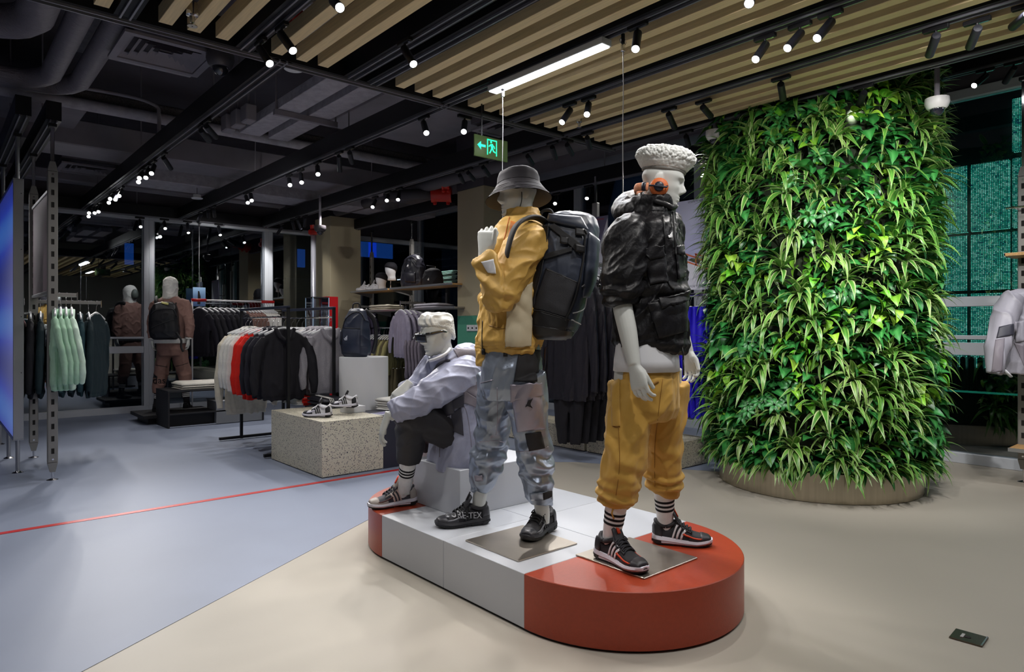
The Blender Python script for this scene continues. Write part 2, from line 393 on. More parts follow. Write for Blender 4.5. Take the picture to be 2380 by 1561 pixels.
def led_material():
    m = bpy.data.materials.new('led dots'); m.use_nodes = True; nt = m.node_tree; b = nt.nodes['Principled BSDF']; N = nt.nodes.new; Lk = nt.links.new
    tc = N('ShaderNodeTexCoord'); sc = N('ShaderNodeVectorMath'); sc.operation = 'SCALE'; sc.inputs['Scale'].default_value = 1/0.0158; Lk(tc.outputs['Object'], sc.inputs[0])
    fr = N('ShaderNodeVectorMath'); fr.operation = 'FRACTION'; Lk(sc.outputs[0], fr.inputs[0])
    sb = N('ShaderNodeVectorMath'); sb.operation = 'SUBTRACT'; sb.inputs[1].default_value = (0.5, 0.5, 0.5); Lk(fr.outputs[0], sb.inputs[0])
    ml = N('ShaderNodeVectorMath'); ml.operation = 'MULTIPLY'; ml.inputs[1].default_value = (0, 1, 1); Lk(sb.outputs[0], ml.inputs[0])
    le = N('ShaderNodeVectorMath'); le.operation = 'LENGTH'; Lk(ml.outputs[0], le.inputs[0])
    fl = N('ShaderNodeVectorMath'); fl.operation = 'FLOOR'; Lk(sc.outputs[0], fl.inputs[0])
    wn = N('ShaderNodeTexWhiteNoise'); Lk(fl.outputs[0], wn.inputs['Vector'])
    mp = N('ShaderNodeMapping'); mp.inputs['Scale'].default_value = (1, 0.11, 0.35); Lk(fl.outputs[0], mp.inputs['Vector'])
    ns = N('ShaderNodeTexNoise'); ns.inputs['Scale'].default_value = 1.0; ns.inputs['Detail'].default_value = 3; Lk(mp.outputs[0], ns.inputs['Vector'])
    ad = N('ShaderNodeMath'); ad.operation = 'MULTIPLY_ADD'; ad.inputs[1].default_value = 0.5; Lk(wn.outputs[0], ad.inputs[0]); Lk(ns.outputs[0], ad.inputs[2])
    cr = N('ShaderNodeValToRGB'); e = cr.color_ramp.elements; e[0].position = 0.35; e[0].color = (0.01, 0.10, 0.16, 1); e[1].position = 1.0; e[1].color = (0.35, 1.0, 0.78, 1)
    k = e.new(0.72); k.color = (0.05, 0.62, 0.42, 1); Lk(ad.outputs[0], cr.inputs[0])
    lt = N('ShaderNodeMath'); lt.operation = 'LESS_THAN'; lt.inputs[1].default_value = 0.34; Lk(le.outputs['Value'], lt.inputs[0])
    st = N('ShaderNodeMath'); st.operation = 'MULTIPLY'; st.inputs[1].default_value = 2.6; Lk(lt.outputs[0], st.inputs[0])
    b.inputs['Base Color'].default_value = (0.01, 0.015, 0.02, 1); b.inputs['Roughness'].default_value = 0.5
    Lk(cr.outputs[0], b.inputs['Emission Color']); Lk(st.outputs[0], b.inputs['Emission Strength']); return m
m_led = led_material()
t = thing('led_wall', 'glowing green dotted LED wall of square panels outside the window behind the plants', 'screen', (8.6, 2.6, 0))
MB().box((0.09, 0, 2.0), (0.1, 7.6, 3.6)).build('backing', m_black2, t)
zb = [0.85, 1.69, 2.33, 3.09]
for k in range(-6, 12):
    y = 2.443 - 2.6 - k*0.376
    for i in range(3): MB().box((0, y, (zb[i]+zb[i+1])/2), (0.06, 0.349, zb[i+1]-zb[i]-0.035), b=0.004).build('led_panel', m_led, t)
    if y < -0.9: MB().box((0, y, 3.42), (0.06, 0.349, 0.56), b=0.004).build('led_panel', m_led, t)
t = thing('finned_radiator', 'black finned radiator standing beyond the glass under the green LED wall', 'radiator', (8.0, 1.95, 0))
for k in range(26):
    MB().box((0, -1.3 + k*0.075, 0.83), (0.10, 0.05, 0.36), b=0.018).build('fin', mat('radiator black', '15161b', 0.25, 0.3), t)
MB().box((0, -0.36, 0.645), (0.13, 2.1, 0.03), b=0.006).build('base_rail', m_black, t)
t = thing('glass_balustrade', 'frameless glass guard with a bright green top edge outside the window', 'balustrade', (7.78, 2.2, 0))
MB().box((0, 0, 0.335), (0.012, 5.0, 0.65)).build('pane', glass_mat('balustrade glass', (0.5, 0.7, 0.66), 0.10), t)
MB().box((0, 0, 0.668), (0.02, 5.0, 0.018)).build('top_edge', mat('green glass edge', '3fd0a8', 0.2, emit=0.45), t)
# ================================================================ ceiling raft: track beams and ash slats
ZC = 3.0
def beam_mb(p0, p1, wd=0.11, hh=0.16, rails=True):
    p0, p1 = V(p0), V(p1); d = p1 - p0; L = d.length; rz = math.atan2(d.y, d.x); c = (p0 + p1) / 2
    MBb = MB(); MBb.box(c + V((0, 0, hh/2 + 0.012)), (L, wd, hh), rz=rz); MBr = MB(); n = V((-d.y, d.x, 0)) / L
    for s in (-1, 1): MBr.box(c + n*(s*0.024) + V((0, 0, 0.006)), (L, 0.010, 0.016), rz=rz)
    return MBb, MBr
raft = thing('slat_ceiling_raft', 'black track frame holding rows of ash slats over the platform', 'ceiling raft', (0, 0, 0))
def track(p0, p1, parent, wd=0.11, hh=0.16):
    a, b = beam_mb(p0, p1, wd, hh); o = a.build('track_beam', m_black, parent); b.build('track_lip', m_rail, o); return o
track((-3.2, 4.25, ZC), (4.99, 4.25, ZC), raft)
tracks_in = [0.18, 0.82, 1.47, 2.19, 2.36, 3.0, 3.645, 4.29, 4.94]
for x in tracks_in: track((x, -3.0, ZC), (x, 4.19, ZC), raft, 0.11 if x != 4.94 else 0.09)
sx = [-0.4, -0.24, -0.08, 0.34, 0.50, 0.66, 0.97, 1.12, 1.275, 1.605, 1.765, 1.91, 2.49, 2.65, 2.805, 3.13, 3.29, 3.445, 3.78, 3.94, 4.10, 4.42, 4.57, 4.73]
sm = MB().box((0, 0, 0.045), (0.072, 7.0, 0.09), b=0.002).mesh('slat'); sm.materials.append(m_slat)
for x in sx:
    o = link('slat', sm, raft); o.location = (x + 0.036, 4.115 - 3.5, ZC + 0.003)
cr = MB()
for y in (3.6, 2.4, 1.2, 0.0, -1.2): MB().box((1.75, y, 3.2), (6.6, 0.05, 0.05)).build('cross_bar', m_black, raft)
# tracks that run on from the raft towards the back window
def free_track(label, p0, p1, rods=()):
    t = thing('lighting_track', label, 'lighting track', (0, 0, 0), 0, 'black lighting tracks over the shop floor')
    track(p0, p1, t)
    for q in rods: MB().cyl((q[0], q[1], ZC + 0.15), (q[0], q[1], 4.2), 0.007, n=8).build('hanging_rod', m_dark, t)
    return t
free_track('black lighting track running to the first window jamb from the slat raft', (1.72, 4.2, ZC), (1.72, 11.36, ZC), [(1.72, y) for y in (5.6, 8.0, 10.4)])
free_track('black lighting track ending over the rail of dark sweatshirts', (3.005, 4.2, ZC), (3.005, 11.36, ZC), [(3.005, y) for y in (5.8, 8.2, 10.5)])
free_track('black lighting track ending beside the plain beige column', (4.31, 4.2, ZC), (4.31, 11.3, ZC), [(4.31, y) for y in (5.5, 7.7, 9.9)])
free_track('black lighting track along the head of the back windows', (-1.0, 11.43, ZC), (5.0, 11.43, ZC), [(x, 11.43) for x in (0.2, 2.4, 4.6)])
free_track('pale lipped track above the blue light box', (0.60, 6.85, ZC + .05), (0.60, 10.8, ZC + .05), [(0.60, 8.0)])
free_track('pale lipped track above the two grey slotted posts', (0.81, 6.85, ZC + .05), (0.81, 10.8, ZC + .05), [(0.81, 7.6)])
free_track('black lighting track over the wall of shelves', (5.62, 7.6, ZC), (5.62, 10.55, ZC), [(5.62, 9.2)])
free_track('black lighting track above the black jacket rail', (5.96, 3.5, ZC), (5.96, 6.9, ZC), [(5.96, 5.2)])
free_track('black lighting track along the green LED window', (6.53, -1.0, 3.42), (6.53, 3.4, 3.42), [(6.53, 0.6)])

# ================================================================ track spotlights
def make_spot():
    t = thing('track_spotlight', 'x', 'spotlight')
    MB().box((0, 0, -0.012), (0.032, 0.13, 0.024), b=0.003).build('track_adapter', m_black, t)
    MB().box((0, -0.03, -0.026), (0.014, 0.05, 0.004)).build('contact_plate', m_chrome, t)
    MB().cyl((0, 0.0, -0.02), (0, 0.0, -0.06), 0.008, n=8).ball((0, 0, -0.06), 0.013, 8, 6).build('swivel_stem', m_black, t)
    b = MB().lathe((0, 0, 0), [(0.0, 0.02), (0.021, 0.018), (0.024, 0.012), (0.024, -0.165), (0.0215, -0.165), (0.0215, -0.155), (0, -0.155)], 18).build('lamp_body', mat('spotlight black', '1c1d24', 0.42, 0.2), t, angle=40)
    l = MB().lathe((0, 0, 0), [(0.0212, -0.156), (0.0212, -0.1645), (0.0, -0.1645)], 16).build('lens', m_lens, b)
    b.location = (0, 0, -0.06); return t
spot0 = make_spot(); first_spot = [True]; lamp_at = []
def spotlight(label, ap, lp, on=True, z=ZC, far=False, along='y'):
    A = on_z(ap[0], ap[1], z); piv = A + V((0, 0, -0.06)); r = ray(*lp); E0 = V((0, 0, EYE)); L = 0.1645
    a = r.dot(r); b = 2*r.dot(E0 - piv); c = (E0 - piv).dot(E0 - piv) - L*L; disc = b*b - 4*a*c
    tt = -b/(2*a) if disc < 0 else (-b + (1 if far else -1)*math.sqrt(disc))/(2*a)
    d = (E0 + r*tt - piv).normalized()
    if first_spot[0]: t = spot0; first_spot[0] = False
    else: t = dup(spot0)
    t['label'] = label; t.location = A; t.rotation_euler = (0, 0, 0 if along == 'y' else PI/2); t['group'] = 'black track spotlights'
    R = d.to_track_quat('-Z', 'Y').to_matrix(); Rt = Matrix.Rotation(t.rotation_euler.z, 3, 'Z').inverted()
    for ch in t.children:
        if ch.name.startswith('lamp_body'):
            ch.rotation_euler = (Rt @ R).to_euler()
            for g in ch.children:
                g.material_slots[0].link = 'OBJECT'; g.material_slots[0].material = m_lens if on else m_lensoff
    lamp_at.append((A + V((0, 0, -0.06)) + d*0.18, d, on))
    if on and z == ZC: spot_light(A + V((0, 0, -0.06)) + d*0.175, A + V((0, 0, -0.06)) + d*1.5, 42, 58, 0.7, 0.022)
    return t
SP = [  # label, adapter pixel, lens pixel, lit, height, far solution, track direction
 ('lit spotlight over the smoke detector gap, topmost of the slats at the frame edge', (776, -24), (790, 18), 1),
 ('unlit-looking spotlight tilted over the third slat row, beside its twin by the red pipe', (655, 57), (681, 118), 1),
 ('lit spotlight hanging just above the track corner by the white ceiling disc', (606, 92), (627, 148), 1),
 ('lit spotlight alone between the two close tracks of the slat raft', (941, 92), (961, 149), 1),
 ('lit spotlight next to the wire end of the bright linear light', (1482, 55), (1477, 114), 1),
 ('lit spotlight cut by the top of the picture above the slats', (1752, -52), (1741, 8), 1),
 ('lit spotlight over the plants, lowest of the slanting row of three', (1778, 82), (1756, 138), 1),
 ('lit spotlight over the plants, middle one of the slanting row of three', (1859, 54), (1830, 112), 1),
 ('lit spotlight over the plants, highest of the slanting row of three', (1930, 27), (1899, 89), 1),
 ('dark spotlight turned away, lower one on the last slat track before the corner', (2175, 62), (2160, 128), 0, ZC, 1),
 ('dark spotlight turned away, second one on the last slat track', (2271, 44), (2254, 109), 0, ZC, 1),
 ('dark spotlight turned away, cut by the picture edge on the last slat track', (2386, 8), (2354, 62), 0, ZC, 1),
 ('dark straight-hanging spotlight just above the plant column', (1815, 178), (1820, 229), 0, ZC, 1),
 ('dark short spotlight between slats above the curly-haired head', (1635, 232), (1652, 270), 0, ZC, 1),
 ('dark spotlight on the raft edge in front of the upper leaves', (2007, 198), (1995, 249), 1, ZC, 1),
 ('lit spotlight on the window track beside the dome camera', (2290, 160), (2264, 199), 1, 3.42),
 ('spotlight on the window track at the frame edge, tilted from view', (2356, 143), (2336, 191), 1, 3.42, 1),
 ('lit spotlight of the close pair over the hat, tilted one', (1324, 239), (1306, 284), 1),
 ('lit spotlight of the close pair over the hat, upright one', (1368, 225), (1364, 266), 1),
 ('dark spotlight over the curly head beside the hanging wire', (1555, 250), (1568, 297), 0, ZC, 1),
 ('dark spotlight hanging at the raft corner beam', (1365, 306), (1371, 344), 0, ZC, 1),
 ('dark spotlight on the raft cross beam, slanted one of the corner cluster', (1319, 323), (1329, 358), 0, ZC, 1, 'x'),
 ('dark spotlight on the track past the exit sign, nearest the raft', (1284, 329), (1291, 368), 0, ZC, 1),
 ('dark spotlight on the track past the exit sign, second from the raft', (1227, 350), (1237, 381), 0, ZC, 1),
 ('bright flaring spotlight just above the exit sign', (1080, 268), (1078, 306), 1, ZC, 0, 'x'),
 ('bright flaring spotlight on the middle track, next to the exit sign one', (985, 270), (991, 309), 1),
 ('dark spotlight on the middle track between ducts', (813, 342), (818, 378), 0, ZC, 1),
 ('dark spotlight behind the wire above the curly head', (1595, 303), (1600, 338), 0, ZC, 1),
 ('lit spotlight of the trio before the beige columns, lowest', (872, 456), (866, 481), 1),
 ('lit spotlight of the trio before the beige columns, middle', (902, 444), (899, 466), 1),
 ('lit spotlight of the trio before the beige columns, highest', (928, 436), (925, 464), 1),
 ('dark spotlight above the red pipe clamp, first of three', (1069, 396), (1076, 423), 0, ZC, 1),
 ('dark spotlight above the red pipe clamp, second of three', (1089, 390), (1101, 417), 0, ZC, 1),
 ('dark spotlight above the red pipe clamp, third of three', (1124, 377), (1136, 407), 0, ZC, 1),
 ('lit spotlight on the long diagonal track, highest of its four-lamp cluster', (358, 373), (352, 403), 1),
 ('lit spotlight on the long diagonal track, second of its four-lamp cluster', (345, 382), (339, 413), 1),
 ('lit spotlight on the long diagonal track, third of its four-lamp cluster', (332, 391), (324, 414), 1),
 ('lit spotlight on the long diagonal track, lowest of its four-lamp cluster', (326, 396), (322, 423), 1),
 ('lit spotlight near the far end of the diagonal track, upper of four', (284, 433), (277, 455), 1),
 ('lit spotlight near the far end of the diagonal track, second of four', (276, 438), (268, 464), 1),
 ('lit spotlight near the far end of the diagonal track, third of four', (262, 447), (256, 462), 1),
 ('lit spotlight near the far end of the diagonal track, lowest of four', (258, 450), (253, 471), 1),
 ('lit spotlight at the very end of the diagonal track, brightest one', (212, 482), (207, 495), 1),
 ('lit spotlight at the very end of the diagonal track, lower small one', (208, 485), (206, 503), 1),
 ('lit spotlight at the end of the diagonal track, second from the end', (226, 474), (220, 495), 1),
 ('lit spotlight at the end of the diagonal track, third from the end', (234, 469), (229, 492), 1),
 ('spotlight of the twin pair halfway along the diagonal track, near one', (482, 279), (502, 319), 1, ZC, 1),
 ('spotlight of the twin pair halfway along the diagonal track, far one', (469, 289), (486, 328), 1, ZC, 1),
 ('dark tilted spotlight alone on the diagonal track', (382, 355), (397, 392), 0, ZC, 1),
 ('dark spotlight on the middle track above the cable trays end', (788, 352), (790, 398), 0, ZC, 1),
 ('lit small spotlight on the middle track, first of a loose three', (738, 375), (739, 405), 1),
 ('lit small spotlight on the middle track, second of a loose three', (699, 393), (701, 424), 1),
 ('lit small spotlight on the middle track, third of a loose three', (672, 405), (674, 430), 1),
 ('lit spotlight of the touching pair on the middle track, upper', (583, 441), (585, 466), 1),
 ('lit spotlight of the touching pair on the middle track, lower', (572, 446), (576, 471), 1),
 ('spotlight at the far end of the middle track, lower one', (466, 491), (460, 515), 1, ZC, 1),
 ('spotlight at the far end of the middle track, upper one', (484, 483), (485, 505), 1, ZC, 1),
 ('dark spotlight beside the end of the middle track', (497, 478), (499, 503), 0, ZC, 1),
 ('spotlight at the end of the track by the beige column', (655, 519), (645, 543), 1, ZC, 1),
 ('dark spotlight near the beige column track end, leaning', (680, 508), (684, 532), 0, ZC, 1),
 ('dark spotlight near the beige column track end, second leaning', (692, 503), (699, 532), 0, ZC, 1),
 ('lit spotlight near the beige column showing a thin bright arrow', (709, 500), (708, 526), 1, ZC, 1),
 ('lit spotlight on the window-head track before the first jamb', (325, 504), (327, 527), 1, ZC, 0, 'x'),
 ('lit spotlight on the window-head track above the hooded head', (382, 508), (384, 531), 1, ZC, 0, 'x'),
 ('lit spotlight on the window-head track, beside the wire', (436, 513), (438, 541), 1, ZC, 0, 'x'),
 ('lit spotlight on the window-head track over the dark sweatshirts', (508, 519), (512, 546), 1, ZC, 0, 'x'),
 ('lit spotlight in the dark behind the hat and the backpack', (1294, 448), (1290, 473), 1, ZC),
 ('lit spotlight in the dark beside the pale blue mullion', (1368, 430), (1364, 461), 1, ZC),
 ('lit spotlight glinting between the curly head and the plants', (1640, 386), (1633, 408), 1, ZC),
]
for s in SP:
    s = list(s) + [ZC, 0, 'y'][len(s)-4:]
    spotlight(s[0], s[1], s[2], bool(s[3]), s[4], bool(s[5]), s[6])

# ================================================================ linear light and hanging wires
t = thing('linear_light', 'long bright linear ceiling light between the ash slats', 'linear light', (3.0, 3.13, 2.955))
MB().box((0, 0, 0.022), (0.085, 1.06, 0.04), b=0.003).build('housing', mat('pale lamp housing', 'bfc3c8', 0.4), t)
MB().box((0, 0, -0.001), (0.07, 1.04, 0.008), b=0.002).build('diffuser', m_tube, t)
def hang_wire(label, top, zb, clipcol=m_chrome, r=0.0028):
    t = thing('hanging_wire', label, 'wire', top)
    MB().box((0, 0, -0.03), (0.018, 0.018, 0.06), b=0.003).build('track_clip', m_black, t)
    MB().box((0, 0, -0.085), (0.024, 0.018, 0.04), b=0.003).build('wire_grip', m_chrome, t)
    MB().tube([(0, 0, -0.09), (0.003, 0, -0.3), (-0.002, 0, -0.6), (0, 0, zb - top[2])], r, 6).build('cable', m_wirem, t)
    for s in (-1, 1): MB().tube([(0.02*s, 0.0, -0.03), (0.028*s, 0, -0.045), (0.02*s, 0, -0.06), (0.012*s, 0, -0.045), (0.02*s, 0, -0.03)], 0.0022, 5).build('clip_ring', m_chrome, t)
hang_wire('steel wire hanging behind the bucket hat from the linear light', on_z(1168, 190, 3.0), on_x(1168, 520, on_z(1168, 190, 3.0).x).z)
hang_wire('steel wire hanging behind the curly head from the lit spotlight', on_z(1448, 78, 3.0), 1.75)
q = on_y(463, 512, 11.43); hang_wire('thin wire holding the small blue poster at the back window', q, 1.95, r=0.004)

# ================================================================ services above the tracks
def diffuser(label, x0, x1, y0, y1, z):
    t = thing('air_diffuser', label, 'air vent', ((x0+x1)/2, (y0+y1)/2, z), 0, 'square ceiling air diffusers')
    w_, h_ = x1-x0, y1-y0
    fr = MB()
    for k in (-1, 1): fr.box((0, k*(h_/2-0.025), 0), (w_, 0.05, 0.02)); fr.box((k*(w_/2-0.025), 0, 0), (0.05, h_-0.1, 0.02))
    fr.build('frame', m_dark, t)
    for i in range(5):
        s = 1 - 0.17*(i+1); b = MB(); a, c = w_/2*s, h_/2*s; d = 0.03; e = 0.035
        ring = [[V((-a, -c, 0)), V((a, -c, 0)), V((a, c, 0)), V((-a, c, 0))], [V((-a+e, -c+e, d)), V((a-e, -c+e, d)), V((a-e, c-e, d)), V((-a+e, c-e, d))],
                [V((-a+e, -c+e, d+.004)), V((a-e, -c+e, d+.004)), V((a-e, c-e, d+.004)), V((-a+e, c-e, d+.004))], [V((-a+.002, -c+.002, .006)), V((a-.002, -c+.002, .006)), V((a-.002, c-.002, .006)), V((-a+.002, c-.002, .006))]]
        b.loft(ring, False).build('louvre_ring', m_dark, t)
    MB().box((0, 0, 0.02), (w_*0.12, h_*0.12, 0.01)).build('centre_cap', m_dark, t)
    MB().box((0, 0, 0.18), (w_, h_, 0.24)).build('plenum_box', m_dark2, t)
diffuser('large air diffuser beside the dome camera and slat raft', 1.0, 1.62, 5.1, 5.68, 3.3)
diffuser('far air diffuser above the slotted posts', 1.22, 1.9, 9.65, 10.25, 3.3)
diffuser('air diffuser above the green exit sign', 4.15, 4.8, 4.75, 5.4, 3.3)
def service(name, label, cat, mb, m=m_duct, smooth=False, parts=()):
    t = thing(name, label, cat); mb.build('body', m, t, smooth)
    for (n, b, mm) in parts: b.build(n, mm, t)
    return t
service('insulated_pipe', 'long rough insulated pipe crossing under the slab behind the cable trays', 'pipe', MB().tube([(-2.0, 7.52, 3.43), (3.0, 7.52, 3.43), (5.2, 7.5, 3.43)], 0.055, 14), m_duct, True)
service('insulated_channel', 'rough grey channel lying on the long crossing pipe', 'duct', MB().box((2.0, 7.66, 3.54), (8.4, 0.16, 0.12), b=0.02), mat('sprayed insulation', '625e63', 0.95, vary=0.3, vscale=60, bump=1.0, bscale=70, bdist=0.02))
service('conduit', 'bent grey conduit hooking down from the crossing pipe', 'pipe', MB().tube(spline([(1.0, 7.4, 3.55), (1.5, 7.4, 3.56), (1.72, 7.4, 3.52), (1.75, 7.4, 3.44), (1.75, 7.4, 3.22)], 18), 0.018, 8), m_dark, True)
for i, (xa, xb) in enumerate(((2.42, 2.63), (2.72, 2.93))):
    service('cable_tray', ('flat grey cable tray nearer the diagonal track', 'flat grey cable tray nearer the middle track')[i], 'cable tray', MB().box(((xa+xb)/2, 5.9, 3.35), (xb-xa, 2.3, 0.09), b=0.004), m_duct)
t = thing('tray_bracket', 'grey strut bracket carrying the two cable trays', 'bracket'); MB().box((2.70, 6.06, 3.275), (0.62, 0.045, 0.05)).build('strut', m_dark, t)
for x in (2.41, 3.0): MB().cyl((x, 6.06, 3.25), (x, 6.06, 4.2), 0.008, n=8).build('rod', m_dark, t)
for i in range(3):
    t = thing('cable_clip', 'grey cable box hung beside the tray on its own pipe, number %s from the raft' % ('one', 'two', 'three')[i], 'junction box', (2.30 - 0.02*i, 6.45 + 0.22*i, 3.33))
    MB().box((0, 0, 0), (0.10, 0.16, 0.16), b=0.01).build('box_body', m_dark, t); MB().cyl((0, 0, 0.08), (0, 0, 0.87), 0.012, n=8).build('drop_pipe', m_dark, t)
# three wrapped elbows at the side
for i, (x, r, y0, y1, lab) in enumerate(((0.55, 0.115, 4.45, 5.55, 'thickest wrapped duct elbow near the picture corner'), (0.78, 0.078, 4.6, 6.75, 'middle one of the three wrapped duct elbows'), (0.99, 0.078, 4.6, 6.8, 'thin wrapped duct elbow nearest the air diffuser'))):
    t = thing('wrapped_duct', lab, 'duct'); z = 3.42 - 0.0*i
    pts = [(x, 3.4, z)] + [(x, y0 + (y1-y0)*k/6, z) for k in range(7)] + spline([(x, y1, z), (x - 0.10, y1 + 0.22, z), (x - 0.35, y1 + 0.3, z), (x - 1.2, y1 + 0.3, z), (x - 3.2, y1 + 0.3, z)], 12)[1:]
    MB().tube(pts, r, 18).build('sleeve', mat('tape wrapped duct', '76727c', 0.75, vary=0.10, vscale=10, bump=0.9, bscale=9, bdist=0.02, stretch=(1, 14, 6)), t, True)
    MB().box((x, y0 + 0.4, z - r*0.2), (2*r + 0.05, 0.02, 2*r), b=0.005).build('clamp_band', m_dark, t)
# low box ducts further back
for (c, d, lab) in (((2.4, 8.9, 3.42), (7.5, 0.62, 0.28), 'broad dark box duct crossing behind the rough pipe'), ((4.3, 9.85, 3.30), (4.6, 0.55, 0.20), 'pale bottomed box duct before the back windows'), ((1.2, 10.9, 3.36), (6.5, 0.25, 0.14), 'narrow dark channel along the window head'),
                    ((4.0, 6.2, 3.72), (1.4, 1.6, 0.35), 'dark fan unit hung above the exit sign'), ((2.55, 4.9, 3.62), (1.3, 0.9, 0.12), 'pale grey duct panel behind the slat raft corner'), ((1.3, 5.9, 3.62), (1.0, 1.2, 0.12), 'flat grey duct panel above the dome camera'),
                    ((6.35, 6.5, 3.50), (0.5, 5.5, 0.35), 'dark box duct along the poster wall'), ((0.2, 8.3, 3.6), (2.0, 1.0, 0.3), 'dark box duct above the slotted posts')):
    service('box_duct', lab, 'duct', MB().box(c, d, b=0.012), m_duct if 'pale' in lab or 'flat' in lab else m_dark)
t = service('sprinkler_main', 'thick grey pipe with red clamps rising to the slat raft corner', 'pipe', MB().tube([(5.25, 10.55, 3.28), (5.25, 8.0, 3.28), (5.25, 4.4, 3.28)], 0.085, 16), mat('grey main pipe', '5d5a60', 0.6), True)
m_clamp = mat('red clamp', 'c2241c', 0.35)
for (px, py, r, ln, lab) in ((1026, 452, 0.11, 0.28, 'big red grooved pipe clamp beside the beige column'), (1036, 424, 0.10, 0.10, 'thin red pipe clamp on the thick pipe')):
    t = thing('pipe_clamp', lab, 'pipe clamp', on_x(px, py, 5.42 if r > .1 else 5.3)); 
    MB().lathe((0, 0, 0), [(r*.8, -ln/2), (r, -ln/2), (r*1.05, -ln*.3), (r*.93, -ln*.2), (r*.93, ln*.2), (r*1.05, ln*.3), (r, ln/2), (r*.8, ln/2)], 20, (0.75, -0.66, 0), False).build('clamp_shell', m_clamp, t, angle=50)
    for s in (-1, 1): MB().box(RT*(s*ln*0.33) + V((0, 0, -r*1.12)), (0.04, 0.05, 0.04), b=0.008).build('bolt_lug', m_clamp, t)
service('grooved_pipe', 'dark pipe through the big red clamp before the beige column', 'pipe', MB().tube([on_x(1026, 452, 5.42) - RT*0.8, on_x(1026, 452, 5.42) + RT*0.12], 0.075, 16), mat('dark pipe', '3e3b41', 0.6), True)
q = on_z(686, 42, 3.35); t = thing('pipe_clamp', 'small red pipe clamp glimpsed between two slats', 'pipe clamp', q); MB().lathe((0, 0, 0), [(0.04, -0.05), (0.06, -0.04), (0.06, 0.04), (0.04, 0.05)], 16, (1, 0, 0)).build('clamp_shell', m_clamp, t, angle=50)
MB().box((0, 0, 0.07), (0.02, 0.02, 0.1)).build('bolt_lug', m_clamp, t)
t = thing('downpipe', 'grey vertical pipe with a red collar beside the beige column', 'pipe', (4.80, 10.5, 0)); MB().cyl((0, 0, 0), (0, 0, 2.86), 0.042, n=16).build('pipe', mat('silver pipe', 'b9bac6', 0.35, 0.5), t, True)
MB().lathe((0, 0, 2.83), [(0.05, 0), (0.085, 0.02), (0.085, 0.07), (0.05, 0.10), (0.055, 0.16), (0.02, 0.17)], 16).build('red_collar', m_clamp, t, angle=40)
# domes, sensors, sprinklers
def dome(label, p, s, col, rod=0.0):
    t = thing('dome_camera', label, 'camera', p)
    MB().lathe((0, 0, 0), [(0.045*s, 0.07*s), (0.075*s, 0.065*s), (0.078*s, 0.03*s), (0.066*s, 0.0), (0.055*s, -0.012*s), (0.0, -0.012*s)], 22).build('housing', mat('camera ' + col, col, 0.4), t, angle=40)
    MB().lathe((0, 0, -0.012*s), [(0.045*s, 0.004), (0.045*s, 0), (0.042*s, -0.02*s), (0.03*s, -0.036*s), (0.012*s, -0.045*s), (0.001, -0.046*s)], 18).build('dome', mat('dome smoke', '20222c', 0.05, 0.0, coat=1), t, True)
    if rod: MB().cyl((0, 0, 0.06*s), (0, 0, rod), 0.018, n=10).build('drop_pole', m_dark, t); 
dome('dark dome camera next to the large air diffuser', on_z(512, 152, 3.2), 1.25, '4c4a50', 0.9)
dome('white dome camera on a pole beside the plant column and LED wall', at(2178, 250, 4.7), 1.0, 'd8d8d8', 0.9)
dome('white dome camera tucked at the edge of the plant column', at(1662, 322, 5.6), 1.0, 'd8d8d8', 0.9)
dome('dark dome camera in front of the plain beige column', at(744, 536, 9.6), 1.1, '3d3a3e', 0.5)
t = thing('ceiling_disc', 'round white disc fitting behind the slat raft track', 'ceiling fitting', on_z(683, 162, 3.3)); MB().lathe((0, 0, 0), [(0.0, 0), (0.07, 0), (0.078, 0.006), (0.078, 0.02), (0, 0.02)], 28).build('disc', m_white, t, angle=40); MB().cyl((0, 0, 0.02), (0, 0, 0.9), 0.01, n=8).build('drop_rod', m_dark, t)
t = thing('smoke_sensor', 'small white round sensor hanging between two tracks', 'sensor', on_z(458, 462, 3.05)); MB().lathe((0, 0, 0), [(0, 0), (0.07, 0.002), (0.075, 0.012), (0.05, 0.02), (0.05, 0.055), (0, 0.055)], 20).build('sensor_body', m_white, t, angle=40); MB().cyl((0, 0, 0.05), (0, 0, 1.1), 0.006, n=6).build('drop_rod', m_dark, t)
for (px, py, lab, s) in ((447, 36, 'glass bulb sprinkler head hanging over the ash slats', 1.3), (1346, 284, 'small sprinkler head under the slats above the hat', 1.0)):
    t = thing('sprinkler', lab, 'sprinkler', on_z(px, py, 2.98))
    MB().lathe((0, 0, 0), [(0.012*s, 0.06*s), (0.022*s, 0.05*s), (0.024*s, 0.0), (0.012*s, -0.006), (0.009*s, -0.03*s), (0.0, -0.03*s)], 16).build('sprinkler_body', m_chrome, t, angle=40)
    MB().lathe((0, 0, -0.045*s), [(0.0, 0.004), (0.020*s, 0.004), (0.020*s, 0), (0, 0)], 14).build('deflector', m_chrome, t); MB().cyl((0, 0, -0.045*s), (0, 0, -0.025*s), 0.004*s, n=6).build('bulb', m_chrome, t)
    MB().cyl((0, 0, 0.05), (0, 0, 1.1), 0.012, n=8).build('drop_pipe', m_dark, t)
